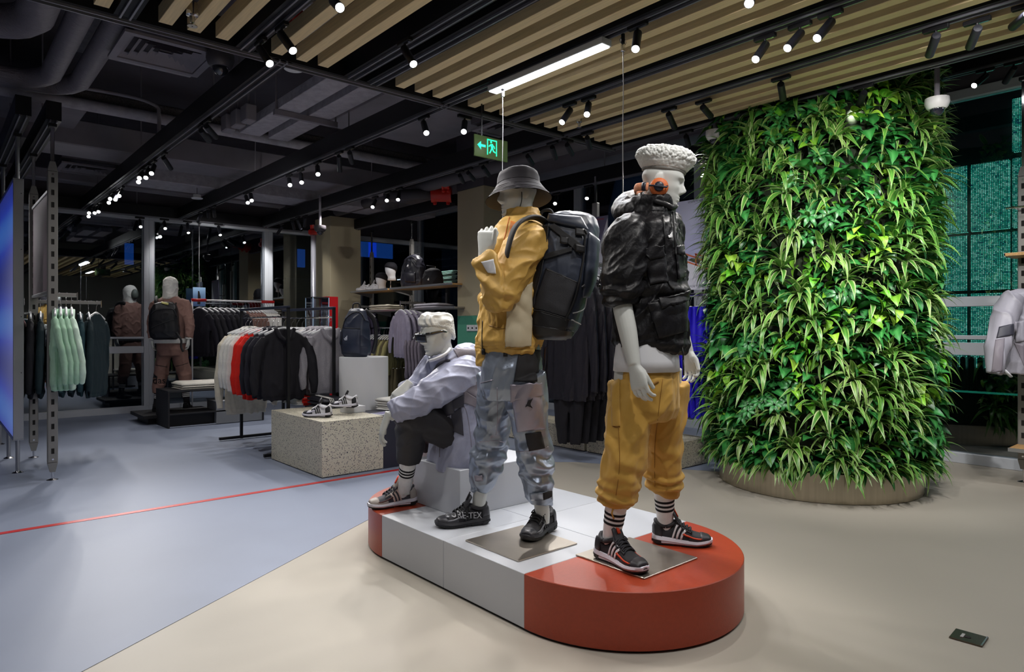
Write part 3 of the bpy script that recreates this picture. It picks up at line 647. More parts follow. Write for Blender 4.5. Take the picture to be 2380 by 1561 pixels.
# exit sign
m_signg = mat('sign smoked green glass', '3b4a2c', 0.2, alpha=0.9); m_glow = mat('sign glow', '22e8a0', emit=1.1)
t = thing('exit_sign', 'green glowing exit sign with arrow and running figure hung from the track', 'exit sign', on_z(1141, 345, 2.68))
MB().box((0, 0, 0), (0.33, 0.014, 0.165), b=0.003).build('sign_plate', m_signg, t)
MB().cyl((-0.09, 0, 0.08), (-0.09, 0, 0.55), 0.006, n=8).build('hanger_rod', m_black, t)
def flat(poly, y=-0.0085, th=0.002): 
    b = MB(); n = len(poly); b.loft([[V((x, y, z)) for x, z in poly], [V((x, y-th, z)) for x, z in poly]]); return b
b = flat([(-0.14, 0.005), (-0.105, 0.036), (-0.105, 0.014), (-0.06, 0.014), (-0.06, -0.004), (-0.105, -0.004), (-0.105, -0.026)]); b.build('arrow', m_glow, t)
b = MB()
for q in ([(-0.045, 0.065), (-0.037, 0.065), (-0.037, -0.055), (-0.045, -0.055)], [(-0.045, 0.065), (0.052, 0.065), (0.052, 0.056), (-0.045, 0.056)], [(0.044, 0.056), (0.052, 0.056), (0.052, -0.055), (0.044, -0.055)]): x = flat(q); b.add(x.v, x.f)
b.build('door_mark', m_glow, t)
b = MB()
for q in ([(-0.012, 0.030), (0.012, 0.034), (0.014, 0.0), (-0.004, -0.004)], [(0.008, 0.03), (0.028, 0.016), (0.033, 0.0), (0.026, -0.002), (0.02, 0.012), (0.008, 0.018)], [(-0.01, 0.03), (-0.026, 0.018), (-0.03, 0.008), (-0.024, 0.006), (-0.018, 0.013), (-0.004, 0.02)],
          [(0.0, 0.002), (0.013, 0.0), (0.022, -0.018), (0.040, -0.026), (0.038, -0.034), (0.014, -0.026)], [(-0.004, 0.0), (0.006, -0.004), (-0.006, -0.026), (-0.016, -0.044), (-0.025, -0.04), (-0.014, -0.022)]): x = flat(q); b.add(x.v, x.f)
x = flat([(-0.006 + 0.009*math.cos(2*PI*k/12), 0.046 + 0.009*math.sin(2*PI*k/12)) for k in range(12)]); b.add(x.v, x.f)
b.build('runner_mark', m_glow, t)
# ================================================================ platform with orange ends
HP, PX0, PW, PY0, PY1 = 0.247, 1.93, 1.19, 2.137, 3.335
pc = PX0 + PW/2; pr_ = PW/2
t = thing('display_platform', 'low oval podium with white middle and orange red rounded ends carrying three mannequins', 'platform', (0, 0, 0))
def half(y, s): return [(pc + pr_*math.cos(PI*k/40)*1.0, y + s*pr_*math.sin(PI*k/40)) for k in range(41)]
near = [(x, y) for x, y in half(PY0, -1)][::-1]; far_ = half(PY1, 1)
MB().prism(near, 0.012, HP, 0.003).build('near_end', m_orange, t, angle=30); MB().prism(far_, 0.012, HP, 0.003).build('far_end', m_orange, t, angle=30)
m_podium = mat('podium white', 'bcbfc6', 0.42)
ym = (PY0 + PY1)/2; g = 0.0015
for (ya, yb2) in ((PY0+g, ym-g), (ym+g, PY1-g)):
    for (xa, xb) in ((PX0, pc-g), (pc+g, PX0+PW)): MB().box(((xa+xb)/2, (ya+yb2)/2, (HP+0.012)/2), (xb-xa, yb2-ya, HP-0.012), b=0.002).build('middle_block', m_podium, t)
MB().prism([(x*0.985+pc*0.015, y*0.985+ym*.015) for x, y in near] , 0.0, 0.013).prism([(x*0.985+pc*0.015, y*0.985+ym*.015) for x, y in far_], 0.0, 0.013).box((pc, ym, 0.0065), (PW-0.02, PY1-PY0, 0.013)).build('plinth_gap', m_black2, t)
t = thing('seat_block', 'white box seat standing on the podium under the sitting mannequin', 'box seat', (2.54, 3.235, HP)); MB().box((0, 0, 0.1315), (0.63, 0.475, 0.263), b=0.003).build('seat_body', m_podium, t)
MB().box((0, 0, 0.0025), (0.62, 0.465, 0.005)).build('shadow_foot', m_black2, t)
m_plate = mat('polished steel base', 'aaa298', 0.30, 0.85, vary=0.08, vscale=6)
t = thing('base_plate', 'square polished steel plate under the silver trousers mannequin on white', 'base plate', (2.195, 2.455, HP), 0, 'steel mannequin base plates'); MB().box((0, 0, 0.004), (0.385, 0.395, 0.008), b=0.002).build('plate_body', m_plate, t)
t = thing('base_plate', 'square polished steel plate under the yellow trousers mannequin on orange', 'base plate', (2.455, 1.952, HP), 0, 'steel mannequin base plates'); MB().box((0, 0, 0.004), (0.39, 0.395, 0.008), b=0.002).build('plate_body', m_plate, t)

# ================================================================ terrazzo table, navy block and round plinth
t = thing('terrazzo_table', 'cream speckled terrazzo block displaying folded clothes and white shoes', 'display block', (2.865, 6.005, 0)); MB().box((0, 0, 0.25), (0.60, 1.13, 0.48), b=0.002).build('block', m_terr, t); MB().box((0, 0, 0.006), (0.585, 1.11, 0.012)).build('recessed_foot', m_black2, t)
t = thing('navy_block', 'dark navy block beside the terrazzo table behind the hanging hand', 'display block', (3.43, 5.76, 0)); MB().box((0, 0, 0.235), (0.52, 0.62, 0.47), b=0.003).build('block', mat('navy laminate', '2b2c3a', 0.5), t)
t = thing('round_plinth', 'tall white round plinth holding the navy backpack', 'plinth', (3.50, 6.42, 0)); MB().lathe((0, 0, 0), [(0.255, 0), (0.255, 0.99), (0.253, 0.995), (0, 0.995)], 56).build('plinth_body', m_white, t, angle=40)
for (cx_, y0, y1, dx, lab) in ((5.42, 4.82, 6.6, 0.44, 'low terrazzo plinth below the black jackets, nearer the hat'), (5.43, 3.63, 4.79, 0.45, 'low terrazzo plinth beside the plant column with dark shoes')):
    t = thing('terrazzo_plinth', lab, 'plinth', (cx_, (y0+y1)/2, 0), 0, 'low terrazzo plinths'); MB().box((0, 0, 0.13), (dx, y1-y0, 0.24), b=0.002).build('block', m_terr, t); MB().box((0, 0, 0.005), (dx-.02, y1-y0-.02, 0.011)).build('recessed_foot', m_black2, t)

# ================================================================ garments on hangers
def flat_ring(c, hx, hy, n=16, p=2.6):
    out = []
    for k in range(n):
        a = 2*PI*k/n; ca, sa = math.cos(a), math.sin(a)
        out.append(V((c[0] + hx*abs(ca)**(2/p)*(1 if ca > 0 else -1), c[1] + hy*abs(sa)**(2/p)*(1 if sa > 0 else -1), c[2])))
    return out
def garment_mesh(kind, seed, length=0.70, vox=0.0095):
    rnd = random.Random(seed); b = MB()
    if kind == 'trousers':
        for s in (-1, 1):
            b.loft([flat_ring((s*0.085, 0.0, 0), 0.095, 0.026), flat_ring((s*0.09, 0, -0.25), 0.10, 0.04), flat_ring((s*0.085, 0.01*s, -0.62), 0.075, 0.032), flat_ring((s*0.075, 0.012*s, -length+.05), 0.06, 0.03), flat_ring((s*0.075, 0.012*s, -length), 0.05, 0.027)])
    else:
        b.loft([flat_ring((0, 0, -0.005), 0.065, 0.030), flat_ring((0, 0, -0.045), 0.15, 0.028), flat_ring((0, 0, -0.085), 0.215, 0.026), flat_ring((0, 0, -0.2), 0.235, 0.036), flat_ring((0, 0, -length*.7), 0.24, 0.036), flat_ring((0, 0, -length+.05), 0.24, 0.030), flat_ring((0, 0, -length+.04), 0.225, 0.024), flat_ring((0, 0, -length), 0.222, 0.022)])
        sl = 0.22 if kind == 't_shirt' else length*0.92
        for s in (-1, 1):
            f = rnd.uniform(-0.03, 0.05); 
            if kind == 't_shirt': b.tube([(s*0.19, 0, -0.10), (s*0.26, 0, -0.18), (s*0.30, 0, -0.28)], [0.075, 0.08, 0.085], 12, flat=0.45, up=(0, 1, 0))
            else: b.tube([(s*0.19, 0, -0.11), (s*0.255, -f*.4, -0.20), (s*0.295, -f, -sl*.55), (s*0.31, -f*1.6, -sl*.85), (s*0.305, -f*1.6, -sl)], [0.055, 0.062, 0.056, 0.046, 0.032], 12, flat=0.60, up=(0, 1, 0))
        if kind == 'hoodie':
            b.ball((0, 0.055, -0.055), (0.13, 0.055, 0.085), 14, 9); b.tube([(-0.10, -0.03, -0.0), (-0.06, -0.055, -0.09), (0, -0.06, -0.13), (0.06, -0.055, -0.09), (0.10, -0.03, 0)], 0.026, 10)
    me = fuse(b, vox, 1); o = V((seed*3.1, seed*1.7, 0))
    def fold(p, n):
        k = smoothstep(-0.05, -0.35, p.z)
        a = noise.noise(V((p.x*17, p.y*9, p.z*1.3)) + o)*0.016*k + .010*k*max(0, 1-2.2*abs(noise.noise(V((p.x*9 + p.z*2, p.y*6, p.z*1.8)) + o*1.3)))**3
        return a + 0.004*noise.noise(V((p.x*30, p.y*20, p.z*12)) + o) - .003
    displace(me, fold); return me
_gm = {}
def garment_proto(kind, seed, length):
    k = (kind, seed, length)
    if k not in _gm: _gm[k] = garment_mesh(kind, seed, length)
    return _gm[k]
hk = MB().tube(spline([(0, 0, -0.01), (0, 0, 0.045), (0.004, 0, 0.065), (0.022, 0, 0.085), (0.03, 0, 0.10), (0.02, 0, 0.122), (0.0, 0, 0.128), (-0.018, 0, 0.115)], 22), 0.0022, 6).mesh('hook')
hg = MB().tube(spline([(-0.20, 0, -0.065), (-0.10, 0, -0.025), (0, 0, 0.0), (0.10, 0, -0.025), (0.20, 0, -0.065)], 15), 0.009, 8, flat=1.5).mesh('hanger')
hc = MB().box((0, 0, -0.008), (0.28, 0.008, 0.008)).box((-0.11, 0, -0.02), (0.03, 0.02, 0.05), b=0.004).box((0.11, 0, -0.02), (0.03, 0.02, 0.05), b=0.004).mesh('hanger')
for x in (hk, hg, hc): x.polygons.foreach_set('use_smooth', [True]*len(x.polygons)); x.materials.append(m_chrome if x is hk else m_white)
NAMES = {'trousers': 'hanging_trousers', 't_shirt': 'hanging_t_shirt', 'hoodie': 'hanging_hoodie', 'jacket': 'hanging_jacket', 'sweatshirt': 'hanging_sweatshirt'}
CATS = {'trousers': 'trousers', 't_shirt': 'T-shirt', 'hoodie': 'hoodie', 'jacket': 'jacket', 'sweatshirt': 'sweatshirt'}
def hang(kind, p, rz, m, label, group, seed=1, length=0.70, hanger=None, scale=1.0, drop=0.128, zipm=None):
    """one garment on its own hanger; p is the point on the rail"""
    t = thing(NAMES[kind], label, CATS[kind], V(p) - V((0, 0, drop)), rz, group); t.scale = (scale,)*3
    me = garment_proto(kind, seed, length).copy() if False else garment_proto(kind, seed, length)
    if not me.materials: me.materials.append(m)
    g = link('cloth', me, t, True); g.material_slots[0].link = 'OBJECT'; g.material_slots[0].material = m
    link('hook', hk, t)
    h = link('hanger', hc if kind == 'trousers' else hg, t)
    if hanger: h.material_slots[0].link = 'OBJECT'; h.material_slots[0].material = hanger
    return t
def cloth(name, col, rough=0.8, **k): 
    d = dict(vary=0.06, vscale=30, bump=0.25, bscale=260, bdist=0.001, sheen=0.0, spec=0.3); d.update(k); return mat(name, col, rough, **d)
ORD = ['first', 'second', 'third', 'fourth', 'fifth', 'sixth', 'seventh', 'eighth', 'ninth', 'tenth', 'eleventh', 'twelfth', 'thirteenth', 'fourteenth']
c_teal = cloth('dark teal fleece', '1d2d33'); c_teal2 = cloth('teal panel fleece', '27434b'); c_mint = cloth('mint jersey', 'a9cfb4'); c_dark = cloth('charcoal fleece', '2f2e35'); c_blk = cloth('black fleece', '1d1c22')
c_brown = cloth('taupe fleece', '8a6a62'); c_white = cloth('white cotton', 'e4e2dd'); c_red = cloth('bright red fleece', 'd9261c'); c_navy = cloth('navy black fleece', '25242e'); c_grey = cloth('heather grey fleece', '9a979e', vary=0.12, vscale=120)
c_lilac = cloth('lilac grey nylon', '8d879a', 0.5); c_purple = cloth('deep violet fleece', '3a3448'); c_olive = cloth('olive twill', '8a8458'); c_olive2 = cloth('dark olive fleece', '514a35'); c_blue = cloth('royal blue jersey', '2418b8', 0.6)
c_crink = cloth('black crinkle nylon', '222027', 0.42, bump=0.6, bscale=90, bdist=0.003, sheen=0); c_ochre = cloth('dark ochre nylon', '9a5f1c', 0.5); c_wash = cloth('maroon fleece', '5a2a30'); c_off = cloth('cream fleece', 'd9d2c0')

# ---- slotted posts, arms and garments by the light box
def slotted_post(label, x, y, z0, z1, w_=0.075, dd=0.05, rz=0.0, top=3.0, n=None, pitch=0.105):
    t = thing('slotted_post', label, 'slotted post', (x, y, 0), rz, 'grey slotted shelf posts'); h = z1 - z0
    MB().box((0, 0, (z0+0.10+z1-0.08)/2), (w_, dd, h-0.18), b=0.006).build('post', m_post, t)
    MB().prism([(-w_/2, -dd/2), (w_/2, -dd/2), (w_/2, dd/2), (-w_/2, dd/2)], 0, 0.001).xf(Matrix.Scale(0, 4)).v
    for (za, zb_) in ((z0+0.10, z0+0.02), (z1-0.08, z1)):
        MB().loft([[V((sx*w_/2, sy*dd/2, za)) for sx, sy in ((-1, -1), (1, -1), (1, 1), (-1, 1))], [V((sx*w_/4, sy*dd/2*.8, zb_)) for sx, sy in ((-1, -1), (1, -1), (1, 1), (-1, 1))]]).build('end_taper', m_post, t)
    MB().cyl((0, 0, z0+0.03), (0, 0, 0.012), 0.009, n=10).build('foot_stem', m_chrome, t); MB().lathe((0, 0, 0), [(0.045, 0), (0.045, 0.004), (0.012, 0.014), (0, 0.014)], 18).build('foot_pad', m_chrome, t)
    MB().box((0, 0, (z1+top-0.03)/2), (0.028, 0.02, top-0.03-z1), b=0.003).build('top_rod', m_chrome, t); MB().box((0, 0, top-0.02), (0.06, 0.06, 0.03), b=0.004).build('track_clamp', m_black, t)
    sl = MB().box((0, 0, 0), (w_*0.30, 0.006, 0.046)).mesh('slot'); sl.materials.append(m_slot)
    z = z0 + 0.2; 
    while z < z1 - 0.16:
        o = link('slot', sl, t); o.location = (0, -dd/2 + 0.0015, z); z += pitch
    for zz in (z0+0.13, z1-0.11): MB().lathe((0, -dd/2, zz), [(0.008, 0), (0.008, 0.004), (0, 0.004)], 10, (0, -1, 0)).build('screw', m_chrome, t)
    return t
slotted_post('grey slotted post beside the blue light box, nearer taller looking one', 0.807, 6.915, 0.05, 2.72, top=3.05)
slotted_post('grey slotted post behind the dark teal jackets, farther one of the pair', 0.804, 8.233, 0.05, 2.72, top=3.05)
t = thing('panel_sign', 'taupe printed panel clipped between the two slotted posts', 'panel', (0.80, 7.575, 2.05)); MB().box((0, 0, 0), (0.012, 1.22, 0.86)).build('panel_face', mat('taupe print', '9a8890', 0.5, vary=0.2, vscale=1.2), t)
MB().box((0, 0, 0.44), (0.03, 1.26, 0.03), b=0.004).box((0, 0, -0.44), (0.03, 1.26, 0.03), b=0.004).build('panel_rail', m_alu, t)
t = thing('steel_shelf_rail', 'pair of dark steel rails linking the slotted posts above the clothes', 'rail', (0.84, 7.575, 1.62)); MB().box((0, 0, 0), (0.02, 1.3, 0.03)).box((0.0, 0, 0.09), (0.02, 1.3, 0.03)).build('bar', mat('gunmetal', '55524f', 0.4, 0.6), t)
def arm(label, p, L, drop=0.0, dirv=(1, 0)):
    t = thing('face_out_arm', label, 'display arm', p); d = V((dirv[0], dirv[1], 0))
    MB().box(d*L/2, (L if dirv[0] else 0.012, L if dirv[1] else 0.012, 0.035), b=0.003).build('bar', m_post, t); MB().box(d*L + V((0, 0, -0.012)), (0.006 if dirv[0] else 0.03, 0.006 if dirv[1] else 0.03, 0.075), b=0.002).build('end_stop', m_chrome, t)
    for k in range(int(L/0.055)): MB().ball(d*(0.03 + k*0.055) + V((0, 0, 0.02)), 0.005, 6, 4).build('stud', m_chrome, t)
arm('short grey arm with the mint tops on the nearer slotted post', (0.83, 6.93, 1.585), 0.16); arm('longer grey arm with the dark teal jackets on the farther slotted post', (0.83, 8.23, 1.565), 0.56)
R90 = PI/2
for i, x in enumerate((0.83, 0.87, 0.91, 0.95)): hang('sweatshirt', (x, 6.95, 1.60), R90 - 0.12, c_mint if i < 3 else cloth('pale mint jersey', 'c4dccb'), 'mint top on the nearer slotted post arm, %s from the post' % ORD[i], 'mint tops by the slotted posts', 2, 0.70, scale=1.0)
for i, x in enumerate((0.70, 0.78, 0.86, 0.95, 1.04, 1.12, 1.20, 1.275)): hang('jacket', (x, 8.23, 1.585), R90 - 0.10, (c_teal, c_blk, c_teal, c_teal, c_teal2, c_teal, c_teal2, c_teal)[i], 'dark teal jacket on the farther slotted post arm, %s from the light box' % ORD[i], 'dark teal jackets by the slotted posts', 3, 0.86)
hang('jacket', (1.345, 8.23, 1.585), R90 - 0.55, c_teal, 'outermost dark teal jacket, its sleeve spread before the window', 'dark teal jackets by the slotted posts', 4, 0.88)
for i, x in enumerate((0.66, 0.72)): hang('sweatshirt', (x, 8.6, 1.60), R90, c_wash, 'maroon sweatshirt glimpsed between the slotted posts, %s one' % ORD[i], 'maroon sweatshirts by the light box', 2, 0.80)
arm('hidden grey arm with maroon sweatshirts behind the light box', (0.60, 8.6, 1.585), 0.16)
# ---- light box
def blue_screen():
    m = bpy.data.materials.new('blue picture'); m.use_nodes = True; nt = m.node_tree; b = nt.nodes['Principled BSDF']; tc = nt.nodes.new('ShaderNodeTexCoord'); mp = nt.nodes.new('ShaderNodeMapping'); mp.inputs['Scale'].default_value = (1, 0.6, 1.6)
    w2 = nt.nodes.new('ShaderNodeTexWave'); w2.inputs['Scale'].default_value = 0.22; w2.inputs['Distortion'].default_value = 3.0; w2.bands_direction = 'Z'; cr = nt.nodes.new('ShaderNodeValToRGB')
    cr.color_ramp.elements[0].color = lin('1a2a90'); cr.color_ramp.elements[1].color = lin('3a74d8'); e = cr.color_ramp.elements.new(0.6); e.color = lin('1d3fc4')
    nt.links.new(tc.outputs['Object'], mp.inputs[0]); nt.links.new(mp.outputs[0], w2.inputs['Vector']); nt.links.new(w2.outputs['Fac'], cr.inputs[0]); nt.links.new(cr.outputs[0], b.inputs['Emission Color']); b.inputs['Emission Strength'].default_value = 0.42; return m
t = thing('light_box', 'tall aluminium framed light box with a glowing blue picture on steel feet', 'light box', (0.612, 7.40, 0))
MB().box((0, 1.05, 1.465), (0.062, 2.1, 2.31)).build('box_core', m_alu, t); MB().box((0.0, 0.0, 1.465), (0.078, 0.012, 2.315), b=0.003).box((0, 2.1, 1.465), (0.078, 0.012, 2.315), b=0.003).box((0, 1.05, 2.625), (0.078, 2.1, 0.012)).box((0, 1.05, 0.305), (0.078, 2.1, 0.012)).build('frame', m_alu, t)
MB().box((-0.0335, 1.05, 1.465), (0.005, 2.06, 2.27)).build('screen', blue_screen(), t)
for y in (0.06, 0.95, 2.0):
    for s in (-1,): MB().cyl((0.0, y, 0.31), (0.0, y, 0.015), 0.017, n=14).build('leg', m_alu, t); MB().lathe((0, y, 0), [(0.045, 0), (0.045, 0.004), (0.018, 0.018), (0, 0.018)], 18).build('foot', m_chrome, t)
for y in (0.09, 1.6): MB().cyl((0, y, 2.62), (0, y, 3.03), 0.016, n=12).build('top_pole', m_alu, t); MB().box((0, y, 3.035), (0.06, 0.06, 0.03)).build('track_clamp', m_black, t)
for z in (0.9, 1.4, 2.0, 2.5): MB().lathe((0.02, -0.007, z), [(0.004, 0), (0.004, 0.002), (0, 0.002)], 8, (0, -1, 0)).build('screw', m_black, t)

# ---- red-ended rail before the back windows
t = thing('clothes_rail', 'white clothes rail with red ends before the back windows', 'clothes rail', (3.04, 10.9, 1.725))
MB().cyl((0, 0, 0), (1.25, 0, 0), 0.014, n=12).build('rail_bar', m_white, t, True); MB().cyl((-0.01, 0, 0), (0.20, 0, 0), 0.024, n=14).build('red_end', m_red, t, True); MB().cyl((1.05, 0, 0), (1.26, 0, 0), 0.024, n=14).build('red_end', m_red, t, True)
for x in (0.0, 1.25): MB().cyl((x, 0, 0), (x, 0, -1.725), 0.012, n=10).build('upright', m_white, t, True)
k = 0
for i in range(8): hang('sweatshirt', (3.14 + i*0.082, 10.9, 1.735), R90 + 0.35, c_dark if i % 3 else c_navy, 'charcoal sweatshirt on the red-ended rail, %s from the hooded mannequin' % ORD[i], 'charcoal sweatshirts on the red-ended rail', 2, 0.74)
for i in range(5): hang('sweatshirt', (3.80 + i*0.05, 10.9, 1.735), R90 + 0.3, c_brown, 'taupe top on the red-ended rail, %s after the charcoal ones' % ORD[i], 'taupe tops on the red-ended rail', 3, 0.62)
for i in range(6): hang('sweatshirt', (4.05 + i*0.035, 10.9, 1.735), R90 + 0.3, c_white, 'white top at the far red end of the rail, %s after the taupe ones' % ORD[i], 'white tops on the red-ended rail', 3, 0.60)
# ---- black double rack
t = thing('garment_rack', 'black square-tube double garment rack of hoodies beside the terrazzo table', 'garment rack', (2.77, 6.65, 0))
for x in (0.0, 0.50):
    MB().box((x, 0.675, 1.512), (0.03, 1.38, 0.03), b=0.002).build('top_bar', mat('blue black tube', '2a3144', 0.4, 0.3), t)
    for y in (0.0, 1.35): MB().box((x, y, 0.76), (0.03, 0.03, 1.5), b=0.002).build('upright', m_black, t)
    MB().cyl((x, 0.0, 1.415), (x, 1.35, 1.415), 0.009, n=10).build('hang_bar', m_chrome, t)
for y in (0.0, 1.35): MB().box((0.25, y, 0.03), (1.0, 0.035, 0.03), b=0.002).build('foot_bar', m_black, t)
row1 = [('jacket', c_off, 0.98, 'long cream coat at the window end of the black rack'), ('hoodie', c_white, 0.72, 'white hoodie on the black rack, farthest of three'), ('hoodie', c_white, 0.72, 'white hoodie on the black rack, middle of three'), ('jacket', c_white, 0.74, 'white hoodie on the black rack, next to the red ones'),
        ('sweatshirt', c_red, 0.76, 'red sweatshirt on the black rack, beside the white ones'), ('sweatshirt', c_red, 0.76, 'red sweatshirt on the black rack, beside the navy ones'), ('hoodie', c_navy, 0.74, 'navy black hoodie on the rack, third from the front upright'), ('hoodie', c_navy, 0.74, 'navy black hoodie on the rack, second from the front upright'), ('hoodie', c_blk, 0.74, 'black hoodie facing out at the front upright of the rack')]
ys = [7.86, 7.74, 7.62, 7.50, 7.34, 7.22, 7.06, 6.92, 6.76]
for (k, m, L, lab), y in zip(row1, ys): hang(k, (2.77, y, 1.425), 0.0, m, lab, 'clothes on the black double rack', 5 if k == 'hoodie' else 6, L, hanger=m_white)
for i, y in enumerate((7.75, 7.60, 7.45, 7.30, 7.12, 6.98, 6.86, 6.76)): 
    hang('hoodie' if i > 3 else 'sweatshirt', (3.27, y, 1.425), 0.0, (c_blk, c_white, c_dark, c_white, c_grey, c_grey, c_grey, c_grey)[i], ('black sweatshirt hidden deep on the second bar of the rack', 'white sweatshirt deep on the second bar of the rack', 'charcoal sweatshirt inside the second bar of the rack', 'white sweatshirt inside the second bar, next to the grey hoodies', 'heather grey hoodie on the second bar, fourth from the front', 'heather grey hoodie on the second bar, third from the front', 'heather grey hoodie on the second bar, second from the front', 'heather grey hoodie foremost on the second bar, by the navy backpack')[i], 'clothes on the second bar of the rack', 5 if i > 3 else 2, 0.70)
# ---- black arm with jackets and lower skirts between the two standing mannequins
t = thing('wall_frame', 'grey slotted frame carrying posters, jackets and blue trousers behind the mannequins', 'shelf frame', (5.66, 5.0, 0))
for y in (-1.35, 0.07, 1.15): MB().box((0, y, 1.45), (0.045, 0.075, 2.5), b=0.004).build('upright', m_post, t); MB().box((0, y, 2.85), (0.02, 0.025, 0.3)).build('top_rod', m_chrome, t); MB().box((0, y, 0.13), (0.02, 0.025, 0.25)).build('foot_rod', m_chrome, t)
for z in (0.6, 1.62): MB().box((0, -0.1, z), (0.03, 2.5, 0.03)).build('cross_rail', m_post, t)
arm('upper arm holding the black crinkle jackets behind the backpack', (5.6, 4.50, 1.93), 1.05, dirv=(-1, 0)); arm('lower arm holding the black pleated skirts', (5.6, 4.52, 1.13), 1.0, dirv=(-1, 0)); arm('arm holding the ochre jacket and charcoal hoodies behind the silver trousers', (5.6, 5.25, 1.50), 0.95, dirv=(-1, 0))
for i in range(6): hang('jacket', (4.62 + i*0.12, 4.50, 1.95), R90 + 0.1, c_crink, 'black crinkle jacket on the upper arm, %s from the yellow trousers mannequin' % ORD[i], 'black crinkle jackets behind the mannequins', 7, 1.16, scale=1.05)
for i in range(5): hang('trousers', (4.66 + i*0.11, 4.52, 1.15), R90 + 0.1, c_blk, 'black trousers on the lower arm under the crinkle jackets, %s from the front' % ORD[i], 'black trousers on the lower arm', 8, 0.84, hanger=m_black)
for i in range(3): hang('hoodie' if i else 'jacket', (4.72 + i*0.15, 5.25, 1.52), R90 + 0.1, (c_ochre, c_dark, c_dark)[i], ('dark ochre jacket with ribbed cuffs behind the silver trousers', 'charcoal hoodie behind the ochre jacket, nearer one', 'charcoal hoodie behind the ochre jacket, farther one')[i], 'ochre and charcoal tops on the side arm', 5 if i else 7, 0.80 if i else 1.02)
t = thing('trouser_rail', 'chrome rail of royal blue trousers between the curly head and the plants', 'clothes rail', (5.42, 3.62, 1.615)); MB().cyl((0, -0.35, 0), (0, 0.25, 0), 0.012, n=10).build('bar', m_chrome, t); MB().box((0.12, 0.2, 0), (0.25, 0.02, 0.03)).build('bracket', m_chrome, t)
for i in range(8): hang('trousers', (5.42, 3.34 + i*0.065, 1.625), 0.1, c_blue, 'royal blue trousers beside the plant column, %s from the plants' % ORD[i], 'royal blue trousers by the plants', 8, 1.03)
t = thing('black_shoe', 'single black shoe on the terrazzo plinth edge behind the yellow trousers', 'shoe', (5.30, 3.86, 0.25)); MB().loft([flat_ring((0, 0, 0), 0.045, 0.13), flat_ring((0, 0, 0.03), 0.047, 0.135), flat_ring((0, 0.02, 0.06), 0.042, 0.10), flat_ring((0, 0.05, 0.10), 0.03, 0.05)]).build('upper', c_blk, t, True); MB().loft([flat_ring((0, 0, -0.0), 0.048, 0.138), flat_ring((0, 0, 0.022), 0.048, 0.138)]).build('sole', m_white, t, True)
# ================================================================ living wall column
GX, GY = 5.69, 2.604
lw = thing('living_wall_column', 'tall round column covered in leafy green plants on a brushed steel ring', 'living wall', (GX, GY, 0))
MB().lathe((0, 0, 0), [(0.765, 0.0), (0.785, 0.004), (0.785, 0.22), (0.70, 0.23), (0.70, 0.20)], 96, None, False).build('steel_ring', mat('brushed champagne steel', 'b3aa98', 0.28, 1.0, vary=0.10, vscale=7, stretch=(5, 5, 0.05)), lw, angle=40)
MB().lathe((0, 0, 0), [(0.72, 0.2), (0.74, 0.3), (0.74, 3.30), (0.0, 3.32)], 48, None, False).build('planting_core', mat('dark planting felt', '1c2614', 0.95), lw, True)
def leaf_material(name, rough):
    m = bpy.data.materials.new(name); m.use_nodes = True; nt = m.node_tree; b = nt.nodes['Principled BSDF']; a = nt.nodes.new('ShaderNodeAttribute'); a.attribute_name = 'tint'
    nt.links.new(a.outputs['Color'], b.inputs['Base Color']); b.inputs['Roughness'].default_value = rough; b.inputs['Specular IOR Level'].default_value = 0.55
    b.inputs['Subsurface Weight'].default_value = 0.0; return m
m_leaf = leaf_material('glossy leaf', 0.36)
def leaf_proto(L, W, arch, droop, cols, shape, nu=7, cup=0.25):
    """rows along the blade, five points across: margin, lamina, midrib, lamina, margin"""
    vs, cs, fs = [], [], []
    for i in range(nu+1):
        t = i/nu; w_ = W/2*shape(t); y = L*(t - 0.10*droop*t*t); z = arch*L*math.sin(t*1.5) - droop*L*t*t
        for k in (-1, -.55, 0, .55, 1): vs.append(V((w_*k, y - .0*abs(k), z + cup*w_*abs(k)))); cs.append(cols[0] if abs(k) == 1 else cols[1] if k else cols[2])
    for i in range(nu):
        for k in range(4): a = i*5+k; fs.append((a, a+1, a+6, a+5))
    return vs, cs, fs
strap = lambda t: (math.sin(PI*min(t*1.02, 1)**.62)**.9 if t < .98 else .02) * (1 - .25*t) + .04*(1-t)
ovate = lambda t: max(.02, math.sin(PI*t**.75)**.85); heart = lambda t: max(.02, math.sin(PI*(t*.93+.07)**.55)**.8)
def col(h): return V(lin(h)[:3])
